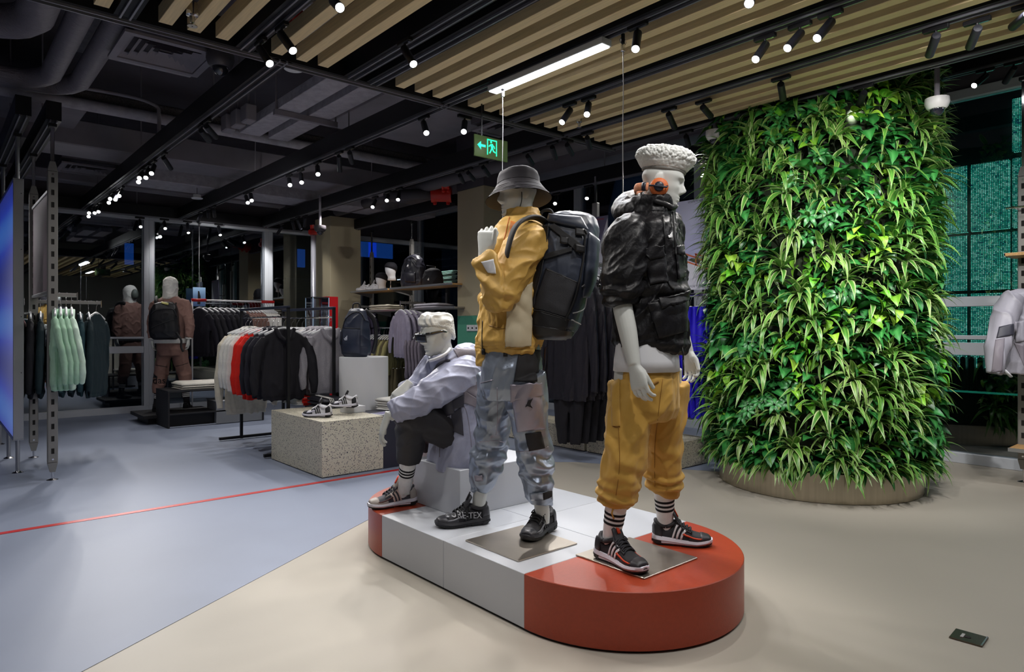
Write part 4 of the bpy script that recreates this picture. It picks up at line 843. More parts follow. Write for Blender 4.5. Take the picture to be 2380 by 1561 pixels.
PROT = {'strap': [leaf_proto(L, W, a, d, [col(c) for c in cc], strap) for (L, W, a, d, cc) in ((.26, .052, .35, .55, ('c3d48a', '4a8230', '74a548')), (.24, .046, .30, .80, ('d0dca0', '447a2c', '98b860')), (.29, .054, .42, .50, ('a8c86c', '3a7228', '5c9438')), (.22, .044, .2, .45, ('d2dca4', '588f3a', '467c2e')), (.25, .050, .40, .95, ('8cbc54', '386e28', '5c9238')))],
        'broad': [leaf_proto(L, W, a, d, [col(c) for c in cc], ovate, 7, .18) for (L, W, a, d, cc) in ((.17, .095, .25, .45, ('1f5a2a', '256a30', '3f8a44')), (.15, .085, .2, .6, ('1a4d24', '1f5c2a', '35783a')), (.19, .10, .3, .5, ('2b7030', '2f7c36', '4a964c')))],
        'pothos': [leaf_proto(L, W, a, d, [col(c) for c in cc], heart, 6, .3) for (L, W, a, d, cc) in ((.11, .085, .2, .6, ('7fb432', '6aa428', '84bc40')), (.10, .08, .3, .5, ('5fae2a', '4fa024', '74ba38')), (.12, .09, .25, .7, ('94c03c', '84b432', 'a0c850')))],
        'small': [leaf_proto(L, W, a, d, [col(c) for c in cc], ovate, 4, .2) for (L, W, a, d, cc) in ((.085, .034, .2, .4, ('2c7034', '2f7a38', '4c9450')), (.075, .030, .1, .5, ('21602c', '27682f', '3c8040')))]}
def schef(seed):
    vs, cs, fs = [], [], []; rnd = random.Random(seed)
    for k in range(7):
        v, c, f = PROT['small'][seed % 2]; R = Matrix.Rotation(2*PI*k/7 + rnd.uniform(-.1, .1), 3, 'Z') @ Matrix.Rotation(rnd.uniform(-.15, .15), 3, 'X'); o = len(vs)
        vs += [R @ (p + V((0, .008, 0))) for p in v]; cs += c; fs += [tuple(i+o for i in q) for q in f]
    return vs, cs, fs
PROT['schef'] = [schef(1), schef(2), schef(4)]
def leaf_mesh(p, nm):
    me = bpy.data.meshes.new(nm); me.from_pydata([tuple(q) for q in p[0]], [], p[2]); at_ = me.attributes.new('tint', 'FLOAT_COLOR', 'POINT')
    for i, c in enumerate(p[1]): at_.data[i].color = (*c, 1)
    me.polygons.foreach_set('use_smooth', [True]*len(me.polygons)); me.materials.append(m_leaf); return me
rnd = random.Random(11); LV = []       # (kind, variant, matrix, tint)
camdir = math.atan2(-GY, -GX)
def surf(th, z, r=.74): return V((r*math.cos(th), r*math.sin(th), z)), V((math.cos(th), math.sin(th), 0))
def put_leaf(kind, var, p, d, sc, up=UP, twist=0.0):
    d = d.normalized(); x = d.cross(up)
    if x.length < .05: x = V((1, 0, 0)).cross(d)
    x.normalize(); z = x.cross(d); M = basis(p, x, d, z) @ Matrix.Rotation(twist, 4, 'Y') @ Matrix.Scale(sc, 4); LV.append((kind, var, M, rnd.uniform(.78, 1.18)))
pts = []
def far_enough(th, z, dmin): return all((abs(((th-a+PI) % (2*PI)) - PI)*.78)**2 + (z-b)**2 > dmin*dmin for a, b in pts)
n_ros = 0
for _ in range(9000):
    th = camdir + rnd.uniform(-2.1, 2.1); z = rnd.uniform(.32, 3.3)
    if far_enough(th, z, .172): pts.append((th, z))
for (th, z) in pts:
    q = rnd.random(); p, n_ = surf(th, z, .76)
    if z > 2.85 and q < .4: q = .9
    tg = UP.cross(n_)
    if q < .56:                        # striped rosette
        ax = (n_ + UP*rnd.uniform(.1, .6)).normalized(); a1, a2 = frame_of(ax); m = rnd.randint(11, 17); v0 = rnd.randint(0, 4); sc = rnd.uniform(.85, 1.2)
        for k in range(m):
            ph = k*2.399 + rnd.uniform(-.2, .2); e = lerp(.35, 1.35, (k+.5)/m); d = ax*math.cos(e) + (a1*math.cos(ph) + a2*math.sin(ph))*math.sin(e)
            if d.dot(n_) < -.05: d = d - n_*(d.dot(n_) - .05)
            put_leaf('strap', v0 if rnd.random() < .7 else rnd.randint(0, 4), p + n_*.06, d, sc*rnd.uniform(.75, 1.1), UP, rnd.uniform(-.3, .3))
    elif q < .72:                      # broad glossy clump
        for k in range(rnd.randint(5, 8)):
            o = tg*rnd.uniform(-.11, .11) + UP*rnd.uniform(-.10, .10); d = n_*rnd.uniform(.5, 1.0) + tg*rnd.uniform(-.9, .9) + UP*rnd.uniform(-.7, .5); put_leaf('broad', rnd.randint(0, 2), p + o + n_*rnd.uniform(.02, .09), d, rnd.uniform(.75, 1.15), UP, rnd.uniform(-.5, .5))
    elif q < .88:                      # umbrella leaves
        for k in range(rnd.randint(5, 8)):
            o = tg*rnd.uniform(-.12, .12) + UP*rnd.uniform(-.11, .11); z_ = (n_ + UP*.5 + V((rnd.uniform(-.4, .4), rnd.uniform(-.4, .4), rnd.uniform(-.3, .3)))).normalized(); x, y = frame_of(z_); LV.append(('schef', rnd.randint(0, 2), basis(p + o + n_*rnd.uniform(.07, .15), x, y, z_) @ Matrix.Scale(rnd.uniform(.8, 1.1), 4), rnd.uniform(.8, 1.2)))
    else:                              # lime trailing leaves
        for k in range(rnd.randint(9, 14)):
            o = tg*rnd.uniform(-.12, .12) + UP*rnd.uniform(-.12, .12); d = n_*rnd.uniform(.4, 1.0) + tg*rnd.uniform(-.9, .9) + UP*rnd.uniform(-.8, .3); put_leaf('pothos', rnd.randint(0, 2), p + o + n_*rnd.uniform(.03, .12), d, rnd.uniform(.7, 1.15), UP, rnd.uniform(-.6, .6))
for _ in range(4200):                  # low filler between the clumps
    th = camdir + rnd.uniform(-2.1, 2.1); z = rnd.uniform(.24, 3.32); p, n_ = surf(th, z, .75); tg = UP.cross(n_); d = n_*rnd.uniform(.5, 1) + tg*rnd.uniform(-1, 1) + UP*rnd.uniform(-.8, .6); k = rnd.choice(('broad', 'broad', 'broad', 'small', 'strap', 'strap', 'pothos')); put_leaf(k, rnd.randint(0, len(PROT[k])-1), p + n_*rnd.uniform(0, .05), d, rnd.uniform(.7, 1.05), UP, rnd.uniform(-.6, .6))
for _ in range(300):                   # overhang round the steel ring
    th = camdir + rnd.uniform(-2.0, 2.0); p, n_ = surf(th, rnd.uniform(.22, .30), .77); tg = UP.cross(n_); d = n_*rnd.uniform(.5, 1) + tg*rnd.uniform(-.7, .7) + UP*rnd.uniform(-.5, .25); k = rnd.choice(('broad', 'strap', 'strap')); put_leaf(k, rnd.randint(0, 2), p, d, rnd.uniform(.7, .95), UP, rnd.uniform(-.4, .4))
# the 300 that show largest stay single leaves, the rest is one mass of foliage
def show(l):
    k, v, M, t_ = l; w_ = M.translation + V((GX, GY, 0)); dv = (V((0, 0, EYE)) - w_); n_ = V((M.translation.x, M.translation.y, 0)); rr = n_.length; n_ = n_/max(rr, 1e-6)
    big = {'strap': 1.0, 'broad': 1.25, 'schef': .9, 'pothos': .65, 'small': .1}[k]; return big*M.to_scale().x*max(n_.dot(dv.normalized()), 0)*(rr - .70)*10/(dv.length) * (1 if w_.z < 3.1 else .2)
LV.sort(key=show, reverse=True)
PM = {k: [leaf_mesh(p, 'leaf') for p in v] for k, v in PROT.items()}
for (k, v, M, t_) in LV[:300]: o = link('leaf', PM[k][v], lw); o.matrix_local = M
vs, cs, fs = [], [], []
for (k, v, M, t_) in LV[300:]:
    pv, pc_, pf = PROT[k][v]; o = len(vs); vs += [M @ q for q in pv]; cs += [c*t_ for c in pc_]; fs += [tuple(i+o for i in q) for q in pf]
fo = link('foliage', leaf_mesh((vs, cs, fs), 'foliage'), lw); fo['kind'] = 'stuff'
# ================================================================ mannequin building
m_skin = mat('mannequin grey white', 'c6c8c4', 0.42, vary=0.02, vscale=3)
def tab(x, xs, ys):
    if x <= xs[0]: return ys[0]
    for i in range(len(xs)-1):
        if x <= xs[i+1]:
            t = (x-xs[i])/(xs[i+1]-xs[i]); t = t*t*(3-2*t)*0.5 + t*0.5; return ys[i] + (ys[i+1]-ys[i])*t
    return ys[-1]
def g1(x, s): return math.exp(-(x/s)**2)
def add_head(b, M, s=1.0, ears=True, plain=False):
    n = 72; rings = []; zs = [-0.121, -0.119, -0.115, -0.108] + [-0.10 + 0.005*i for i in range(41)] + [0.104, 0.107, 0.109, 0.110]
    for z in zs:
        wd = tab(z, [-.121, -.112, -.09, -.06, -.02, .03, .06, .085, .10, .11], [.006, .028, .046, .058, .068, .075, .072, .058, .038, .004])
        fr = tab(z, [-.121, -.115, -.10, -.065, -.03, 0.0, .025, .05, .075, .095, .11], [.045, .066, .080, .081, .082, .083, .093, .089, .073, .045, .004])
        bk = tab(z, [-.121, -.10, -.07, -.03, .02, .055, .085, .10, .11], [.02, -.01, -.045, -.08, -.098, -.092, -.065, -.04, -.004])
        ring = []
        for k in range(n):
            a = 2*PI*k/n; c_, s_ = math.cos(a), math.sin(a); x = wd*abs(c_)**0.85*(1 if c_ > 0 else -1)
            if s_ >= 0:
                y = fr*abs(s_)**(0.80 if z < .06 else .95)
                if not plain:
                    y += 0.031*g1(x, tab(z, [-.05, -.036, .02], [.016, .0135, .008]))*tab(z, [-.052, -.045, -.036, -.028, .0, .02, .028], [0, .35, .95, 1.0, .50, .16, 0])
                    y += 0.010*g1(abs(x)-.013, .0065)*g1(z+.042, .008)                                  # nostril wings
                    y += 0.009*g1(x, .021)*(g1(z+.0625, .0055) + 1.05*g1(z+.0755, .006)) - 0.0035*g1(x, .02)*g1(z+.069, .003) - 0.004*g1(x, .02)*g1(z+.087, .006)
                    y += 0.010*g1(x, .019)*g1(z+.103, .012)
                    y -= 0.0075*g1(abs(x)-.033, .016)*g1(z-.003, .012); y += 0.0055*g1(abs(x)-.033, .013)*g1(z-.001, .007)   # sockets and lids
                    y += 0.005*g1(abs(x)-.03, .022)*g1(z-.021, .006)                                    # brow
                    y += 0.004*g1(abs(x)-.045, .018)*g1(z+.022, .018)
            else: y = bk*-1*-1*abs(s_)**0.85 if bk < 0 else bk*abs(s_)**.85
            ring.append(M @ V((x*s, y*s, z*s)))
        rings.append(ring)
    b.loft(rings)
    if ears:
        for sd in (-1, 1):
            for (o, r, rot) in (((.073, -.012, 0), (.007, .018, .031), .25), ((.079, -.016, .006), (.005, .0195, .024), .25)):
                R = Matrix.Rotation(sd*rot, 3, 'Z') @ Matrix.Rotation(-0.2, 3, 'X'); c = V((sd*o[0]*s, o[1]*s, o[2]*s)); q = MB().ball((0, 0, 0), [x*s for x in r], 14, 9, R); q.xf(M @ Matrix.Translation(c)); b.add(q.v, q.f)
def add_neck(b, M, base, s=1.0):
    top = M @ V((0, -.022*s, -.055*s)); mid = M @ V((0, -.03*s, -.12*s)); b.tube([M @ V((0, -.03*s, -.02*s)), top, mid, V(base)], [.05*s, .054*s, .055*s, .066*s], 20)
def add_hand(b, wr, d, nrm, side, curl=(0.35, 0.4, 0.42, 0.45), thumb=(0.5, 0.3), s=1.0, spread=0.06):
    """wr wrist, d towards the fingers, nrm the back of the hand; side +1 when the thumb lies towards d x nrm"""
    d = V(d).normalized(); nrm = (V(nrm) - d*V(nrm).dot(d)).normalized(); x = d.cross(nrm)*side; wr = V(wr)
    def P(a, c, e): return wr + d*(a*s) + x*(c*s) + nrm*(e*s)
    def ring(a, hx, hy, c=0.0, e=0.0): return [P(a, c + hx*math.copysign(abs(math.cos(t))**.8, math.cos(t)), e + hy*math.copysign(abs(math.sin(t))**.8, math.sin(t))) for t in (2*PI*k/18 for k in range(18))]
    b.loft([ring(-.03, .027, .020), ring(0, .028, .019), ring(.03, .037, .0175, .003), ring(.06, .043, .0155, .002), ring(.088, .044, .0125, 0), ring(.096, .040, .008, 0)])
    b.tube([P(.0, .014, -.008), P(.03, .026, -.012), P(.055, .032, -.010)], [.012*s, .017*s, .012*s], 10)
    for i, (c, L, r) in enumerate(((.033, .074, .0092), (.0112, .083, .0095), (-.0112, .077, .0092), (-.0325, .060, .0082))):
        cu = curl[i]; p = [c, 0.088 - 0.004*abs(i-1.2), 0.0]; pts = [P(p[1]-.02, c*.96, 0.0), P(p[1], c, 0.0)]; ang = cu*.45; cur = pts[-1]
        for j, f in enumerate((.46, .30, .24)):
            lat = x*math.sin(spread*(1.3-i)) ; dirv = (d*math.cos(ang) - nrm*math.sin(ang) + lat).normalized(); cur = cur + dirv*(L*f*s); pts.append(cur); ang += cu*(1.15, 0.9, 0)[j]
        b.tube(pts, [r*s*1.02, r*s*1.04, r*s, r*s*.92, r*s*.78], 10); b.ball(pts[-1], r*s*.79, 10, 6)
    t0 = P(.018, .024, -.006); a, c = thumb; dv = (d*math.cos(a) + x*math.sin(a) - nrm*c*.5).normalized(); t1 = t0 + dv*.036*s; dv2 = (dv + (-x*.25 - nrm*c*.6 + d*.3)).normalized(); t2 = t1 + dv2*.032*s; t3 = t2 + (dv2 - nrm*c*.3).normalized()*.024*s
    b.tube([t0, t1, t2, t3], [.0145*s, .0120*s, .0105*s, .0085*s], 10); b.ball(t3, .0086*s, 10, 6)
def head_matrix(c, f, up=UP, roll=0.0):
    f = V(f).normalized(); r = f.cross(V(up)).normalized(); u = r.cross(f); return basis(c, r, f, u)
class Fig:
    """a dressed mannequin: shapes are given in room coordinates and stored relative to its base"""
    def __init__(s, name, label, loc, cat='mannequin', group=None): s.t = thing(name, label, cat, loc, 0, group); s.T = Matrix.Translation(-V(loc))
    def put(s, name, mb, m, parent=None, voxel=None, sm=2, fold=None, smooth=True, angle=None):
        if voxel: me = fuse(mb, voxel, sm)
        else: me = mb.mesh(name)
        if fold: displace(me, fold)
        ms = m if isinstance(m, (list, tuple)) else [m]
        for x in ms: me.materials.append(x)
        me.transform(s.T); return link(name, me, parent or s.t, smooth, angle)
def nz(p, sx, sy, sz, o=0.0): return noise.noise(V((p.x*sx + o, p.y*sy + o*1.7, p.z*sz - o)))
def ridge(p, sc, o=0.0, st=(1, 1, 1)):
    v = 1 - abs(noise.noise(V((p.x*sc*st[0] + o, p.y*sc*st[1] - o, p.z*sc*st[2] + o*.5))))*2.2; return max(v, 0)**3
def drape(p, ax, o, fr=10.0, st=.22, warp=.045):
    q = p + noise.noise_vector(p*4.5 + V((o, o, o)))*warp; al = q.dot(ax); s_ = (q - ax*al)*fr + ax*(al*fr*st); return max(0.0, 1 - abs(noise.noise(s_ + V((o*3.1, -o, o))))*2.1)**2
def drapes(p, segs, o, tilt=.45, fr=10.0, amp=.010):
    """long creases that follow the limb segments (a, b)"""
    tot, acc = 0.0, 0.0
    for i, (a, b2) in enumerate(segs):
        ab = b2 - a; L2 = ab.length_squared; t = max(0, min(1, (p-a).dot(ab)/L2)); d = (p - (a + ab*t)).length; w_ = 1/(d**4 + 1e-6); ax = ab.normalized(); sd = ax.cross(FW).normalized(); dd = (ax + sd*tilt*(1 if i % 2 else -1)).normalized()
        acc += w_*(drape(p, dd, o + i*7.3, fr) + .45*drape(p, (ax - sd*tilt*1.5).normalized(), o + i*3.7 + 11, fr*1.9, .3, .03)); tot += w_
    return amp*(acc/tot - .35)
def rings_fold(p, c, ax, rad, freq, amp, o=0.0):
    """gathers around a joint"""
    d = p - c; h = d.dot(ax); k = max(0.0, 1 - abs(h)/rad)
    return amp*k*math.sin(h*freq + 3.0*noise.noise(p*9 + V((o, 0, 0)))) if k > 0 else 0.0
def limb(b, pts, rs, n=20, ov=1.0, up=UP): b.tube(spline(pts, len(pts)*4), ispline(rs, len(pts)*4), n, True, ov, up)

# ---------------------------------------------------------------- sneakers
def sneaker(fig, name, heel, toe, z, side, cm, L=0.30, label=None, tilt=0.0):
    """heel and toe are floor points; cm: upper, overlay, stripe, accent, midsole, outsole, tab, lace; side +1 for a right shoe"""
    heel, toe = V(heel), V(toe); d = (toe - heel); d.z = 0; d.normalize(); x = V((d.y, -d.x, 0)); o = heel + d*(L*0.35); o.z = z
    M = basis(o, x, d, UP); up_, ov, st, ac, mid, out, tb, lc = cm
    hs = [0, .06, .14, .24, .34, .42, .5, .6, .72, .85, .95, 1.0]
    def w(u): return tab(u, [0, .05, .15, .3, .45, .6, .72, .85, .94, 1.0], [.020, .033, .038, .036, .038, .044, .048, .043, .032, .012])
    def h(u): return tab(u, [0, .05, .12, .22, .32, .40, .48, .58, .70, .82, .92, 1.0], [.046, .074, .078, .056, .064, .088, .080, .062, .046, .038, .030, .010])
    def mz(u): return tab(u, [0, .08, .3, .5, .75, 1.0], [.048, .042, .036, .030, .028, .034])
    def gz(u): return .013*max(0, (u-.70)/.30)**1.6 + .010*max(0, (.10-u)/.10)**1.5
    def bx(u): return side*-0.008*math.sin(u*PI*1.1)*1.0 + side*-.004*u
    def Pt(u, v, off=0.0):
        a = v*PI/2; ca, sa = math.cos(a), math.sin(a); ww, hh = w(u) + off, h(u) + off
        return M @ V((bx(u) + ww*math.copysign(abs(sa)**.75, sa), L*(u-.35), mz(u) - .012 + hh*max(ca, 0)**.62))
    root = bpy.data.objects.new(name, None); C.objects.link(root)
    b = MB(); us = [i/36 for i in range(37)]
    b.loft([[Pt(u, -1 + 2*k/24) for k in range(25)] + [M @ V((bx(u) + w(u)*.5*sx_, L*(u-.35), .025)) for sx_ in (.8, 0, -.8)] for u in us])
    fig.put('upper', b, up_, root)
    def patch(nm, quads, m, off=.0022, th=.003):
        bb = MB()
        for (u0, u1, v0, v1, sl, nu, nv) in quads:
            grid = []
            for i in range(nu+1):
                row = []
                for j in range(nv+1):
                    tv = j/nv; v = v0 + (v1-v0)*tv; u = u0 + (u1-u0)*i/nu + sl*tv; row.append(Pt(min(max(u, 0), 1), v, off))
                grid.append(row)
            bb.sheet(grid if v1 > v0 else [r[::-1] for r in grid], th)
        return fig.put(nm, bb, m, root)
    for sd in (-1, 1):
        for k in range(3): patch('side_stripe', [(.46 - .068*k, .46 - .068*k + .034, sd*.97, sd*.40, .085, 2, 8)], st, .003)
    patch('toe_overlay', [(.80, .97, -.95, .95, 0, 6, 16)], ov); [patch('mud_guard', [(.60, .82, sd*.99, sd*.72, .03, 5, 3)], ov, .0028) for sd in (-1, 1)]
    [patch('accent_line', [(.50, .80, sd*.80, sd*.70, .03, 8, 1)], ac, .0042, .002) for sd in (-1, 1)]
    [patch('heel_counter', [q_], ov, .003) for q_ in ((.0, .15, -1, -.35, .02, 4, 6), (.0, .15, .35, 1, .02, 4, 6))]; [patch('eyestay', [(.36, .66, sd*.30, sd*.48, 0, 8, 2)], ov, .003) for sd in (-1, 1)]
    b = MB(); b.loft([[M @ V((bx(u) + (w(u)+.006)*c, L*(u-.35), zz)) for (c, zz) in ((-.94, .007 + gz(u)), (-1.05, .012 + gz(u)), (-1.0, mz(u)*.48 + gz(u)*.5), (-1.08 - .05*(1-u), mz(u)*.60 + gz(u)*.4), (-1.0, mz(u)), (-.5, mz(u) + .003), (.5, mz(u) + .003), (1.0, mz(u)), (1.08 + .05*(1-u), mz(u)*.60 + gz(u)*.4), (1.0, mz(u)*.48 + gz(u)*.5), (1.05, .012 + gz(u)), (.94, .007 + gz(u)))] for u in us])
    fig.put('midsole', b, mid, root, angle=50)
    b = MB()
    for (ua, ub) in ((.02, .36), (.50, .99)):
        uu = [ua + (ub-ua)*i/14 for i in range(15)]; b.loft([[M @ V((bx(u) + (w(u)+.0035)*c, L*(u-.35), zz + gz(u))) for (c, zz) in ((-1, 0), (-1, .011), (1, .011), (1, 0))] for u in uu])
    fig.put('outsole', b, out, root, angle=40)
    b = MB(); b.loft([[M @ V((bx(u) + (w(u)+.0085)*c, L*(u-.35) - .004*(u < .02), zz)) for (c, zz) in ((-1, .004 + gz(u)), (-1.02, mz(u)*.5), (1.02, mz(u)*.5), (1, .004 + gz(u)))] for u in [.004 + .15*i/8 for i in range(9)]]); fig.put('heel_clip', b, out, root, angle=40)
    b = MB()   # padded collar
    cp = [M @ V((bx(.18) + .031*math.cos(a), L*(.225-.35) + .048*math.sin(a), .098 + .012*max(0, -math.sin(a))**3 + .010*max(0, math.sin(a)) - .010*abs(math.cos(a)))) for a in (2*PI*k/22 for k in range(23))]
    b.tube(cp, .0105, 10); fig.put('collar', b, up_, root)
    b = MB(); tg = [[M @ V((bx(.4) + .030*c*(1-.15*t), L*(.47 - .10*t*1.15 -.35), .098 + .062*t + (-.010*c*c))) for c in (-1, -.5, 0, .5, 1)] for t in (-.25, 0, .25, .5, .75, 1)]; b.sheet(tg, .009); fig.put('tongue', b, ov, root)
    b = MB(); b.sheet([[M @ V((bx(.4) + .008*c, L*(.475 - .10*t*1.15 -.35) + .003, .104 + .062*t)) for c in (-1, 1)] for t in (.45, .7, .95, 1.12)], .003); fig.put('pull_tab', b, tb, root)
    b = MB()
    for k in range(5):
        u = .40 + k*.055; b.tube(spline([Pt(u, -.36, .004), Pt(u+.012, -.12, .009), Pt(u+.022, .12, .009), Pt(u+.035, .36, .004)], 9), .0033, 6); b.tube(spline([Pt(u+.03, -.36, .004), Pt(u+.02, -.1, .011), Pt(u+.01, .14, .011), Pt(u, .36, .004)], 9), .0033, 6)
    for sd in (-1, 1): b.tube(spline([Pt(.42, 0, .012), Pt(.42, sd*.30, .016), Pt(.47, sd*.42, .016), Pt(.46, sd*.12, .014)], 10), .003, 6); b.tube(spline([Pt(.42, 0, .012), Pt(.47, sd*.35, .010), Pt(.52, sd*.6, .007)], 8), .003, 6)
    fig.put('laces', b, lc, root)
    root.parent = fig.t; return root
def sock(fig, ank, knee, foot_dir, m, mstripe=None, r=0.042, up_to=0.20, z0=None):
    a, k = V(ank), V(knee); ax = (k-a).normalized(); b = MB()
    b.tube(spline([a - ax*.075 + V(foot_dir)*.03, a - ax*.03 + V(foot_dir)*.008, a + ax*.03, a + ax*.10, a + ax*up_to], 22), ispline([r*.85, r*1.0, r*1.0, r*1.12, r*1.28], 22), 20)
    o = fig.put('sock', b, m, voxel=None, fold=None)
    if mstripe:
        for i in range(3):
            h = up_to*.45 + i*.022; bb = MB(); bb.tube([a + ax*(h), a + ax*(h+.011)], [r*tab(h, [.0, .03, .10, .2], [.99, 1.03, 1.15, 1.31]), r*tab(h+.011, [.0, .03, .10, .2], [.99, 1.03, 1.15, 1.31])], 24); fig.put('sock_stripe', bb, mstripe, o, angle=50)
    return o
c_sockw = cloth('white ribbed sock', 'e6e5e6', 0.85); c_sockk = cloth('black sock band', '17161a', 0.85)
# ================================================================ mannequin in black anorak and mustard trousers
m_anorak = mat('black anorak nylon', '0d0c10', 0.5, spec=0.32, vary=0.05, vscale=40, bump=0.5, bscale=70, bdist=0.004); m_must = mat('mustard cotton', 'bf9440', 0.7, vary=0.05, vscale=20, bump=0.15, bscale=300, bdist=0.001, sheen=0.1)
m_mustd = mat('mustard seam', '8f6420', 0.7); m_tee = mat('white jersey', 'dcdde2', 0.75, bump=0.1, bscale=300)
P = at
def facing(deg_toward, sgn): a = math.radians(deg_toward); return (RT*sgn*math.cos(a) - FW*math.sin(a)).normalized()
f3 = facing(22, 1); r3 = f3.cross(UP).normalized()       # r3 = its own right-hand side, towards the camera
loc3 = on_z(1500, 1290, HP)
F3 = Fig('mannequin', 'standing mannequin with curly sculpted hair in black anorak and mustard trousers', loc3)
ankR, ankL = P(1419, 1258, 3.045), P(1547, 1222, 3.30); kneR, kneL = P(1448, 1075, 3.00), P(1540, 1055, 3.24); hipR, hipL = P(1472, 885, 3.05), P(1543, 880, 3.20)
pel = (hipR + hipL)/2 + V((0, 0, .05)); chest = P(1516, 590, 3.12); nb = P(1512, 492, 3.12); hc3 = P(1540, 424, 3.10)
shR, shL = P(1458, 552, 2.99), P(1545, 532, 3.27); elR, wrR = P(1446, 700, 2.95), P(1474, 848, 2.88); elL, wrL = P(1560, 700, 3.42), P(1599, 818, 3.36)
hf = (facing(14, 1) - UP*0.16).normalized(); HM3 = head_matrix(hc3, hf)
b = MB(); add_head(b, HM3, 1.0); add_neck(b, HM3, nb - UP*.02)
limb(b, [nb - UP*.05, chest, (chest+pel)/2, pel - UP*.06], [.075, .13, .115, .125], 24, 0.85, f3)
for (s_, e_, w_) in ((shR, elR, wrR), (shL, elL, wrL)): limb(b, [nb - UP*.06, s_, (s_+e_)/2, e_, (e_+w_)/2, w_], [.07, .058, .050, .044, .040, .028], 20)
for (h_, k_, a_) in ((hipR, kneR, ankR), (hipL, kneL, ankL)): limb(b, [h_ + UP*.05, (h_+k_)/2, k_, (k_+a_)/2, lerp(k_, a_, .8), a_, a_ - UP*.05], [.085, .078, .056, .046, .034, .033, .03], 20)
add_hand(b, wrR + (wrR-elR).normalized()*.01, (wrR-elR).normalized() + f3*.12 - UP*.25, (r3*1.0 - f3*.45), -1, (.55, .5, .5, .55), (.35, .5), 1.0, .03)
add_hand(b, wrL, V((0, 0, -1)) + f3*.22, -r3 + f3*.5, 1, (.75, .55, .5, .5), (.65, .4), 1.0)
F3.put('body', b, m_skin, voxel=.0033, sm=2)
# hair: flared curly top with a smooth band
b = MB(); n = 40
def hr(zz, kx, ky, yo=0): return [HM3 @ V((kx*math.cos(2*PI*k/n), yo + ky*math.sin(2*PI*k/n), zz)) for k in range(n)]
b.loft([hr(.052, .073, .095, -.004), hr(.062, .083, .108, -.004), hr(.080, .093, .122, -.004), hr(.105, .101, .134, -.004), hr(.128, .098, .130, -.004), hr(.148, .078, .105, -.004), hr(.158, .04, .06, -.004)])
def curls(p, nn):
    q = p*1.0; v1 = noise.voronoi(q*84, distance_metric='DISTANCE')[0]; up_ = (HM3.inverted() @ p).z; k = smoothstep(.082, .118, up_)
    return (.0015 + .0115*k)*(math.sqrt(max(0, 1-(v1[0]/.8)**2)) - .35) + .004*k*noise.noise(p*40)
F3.put('hair', b, mat('sculpted white hair', 'd4d6d3', 0.55), voxel=.0024, sm=1, fold=curls)
b = MB(); b.loft([hr(.045, .0775, .0985, -.003), hr(.047, .0795, .1005, -.003), hr(.058, .0795, .1015, -.003), hr(.060, .0775, .099, -.003)]); F3.put('hair_band', b, mat('grey hair band', '6b6964', 0.5), angle=50)
# trousers
def tr_rings(c, hx, hy, f, r, n=26, p=2.3): return [c + r*(hx*math.copysign(abs(math.cos(a))**(2/p), math.cos(a))) + f*(hy*math.copysign(abs(math.sin(a))**(2/p), math.sin(a))) for a in (2*PI*k/n for k in range(n))]
b = MB(); wz = P(1505, 846, 3.11)
b.loft([tr_rings(wz, .185, .125, f3, r3), tr_rings(wz - UP*.10, .195, .14, f3, r3), tr_rings(wz - UP*.20, .19, .14, f3, r3), tr_rings(wz - UP*.25, .16, .12, f3, r3)])
for (h_, k_, a_, e) in ((hipR, kneR, ankR, 1), (hipL, kneL, ankL, 0)):
    top = h_ - UP*.02; cuff = a_ + (k_-a_).normalized()*.175
    limb(b, [top, lerp(top, k_, .5), k_, lerp(k_, cuff, .55), cuff + UP*.055, cuff + UP*.012, cuff - UP*.006], [.108, .102, .092, .090, .086, .07, .046], 26)
def fold3(p, nn):
    a = .010*nz(p, 10, 10, 3.2, 2) + .006*nz(p, 22, 22, 9, 5)
    for (a_, k_, o) in ((ankR, kneR, 1), (ankL, kneL, 4)):
        ax = (k_-a_).normalized(); c = a_ + ax*.205
        if (p-c).length < .3: a += rings_fold(p, c, ax, .12, 120, .009, o) + rings_fold(p, a_ + ax*.40, (ax + f3*.5).normalized(), .13, 60, .006, o)
    return a + drapes(p, [(hipR, kneR), (kneR, ankR), (hipL, kneL), (kneL, ankL)], 5.0, .5, 8, .013)
tro = F3.put('trousers', b, m_must, voxel=.006, sm=2, fold=fold3)
bv3 = BVHTree.FromObject(tro, bpy.context.evaluated_depsgraph_get()) if False else None
def surf_tree(o): 
    me = o.data; return BVHTree.FromPolygons([v.co.copy() for v in me.vertices], [tuple(p.vertices) for p in me.polygons])
def stick(fig, tree, pts, off, dirv):
    """project points (room coords) on to a garment along dirv"""
    out = []
    for p in pts:
        q = fig.T @ V(p); h = tree.ray_cast(q - V(dirv)*.5, V(dirv)); 
        out.append(((h[0] if h[0] is not None and (h[0]-q).length < .4 else q) - V(dirv)*off) - (fig.T @ V((0, 0, 0))))
    return out
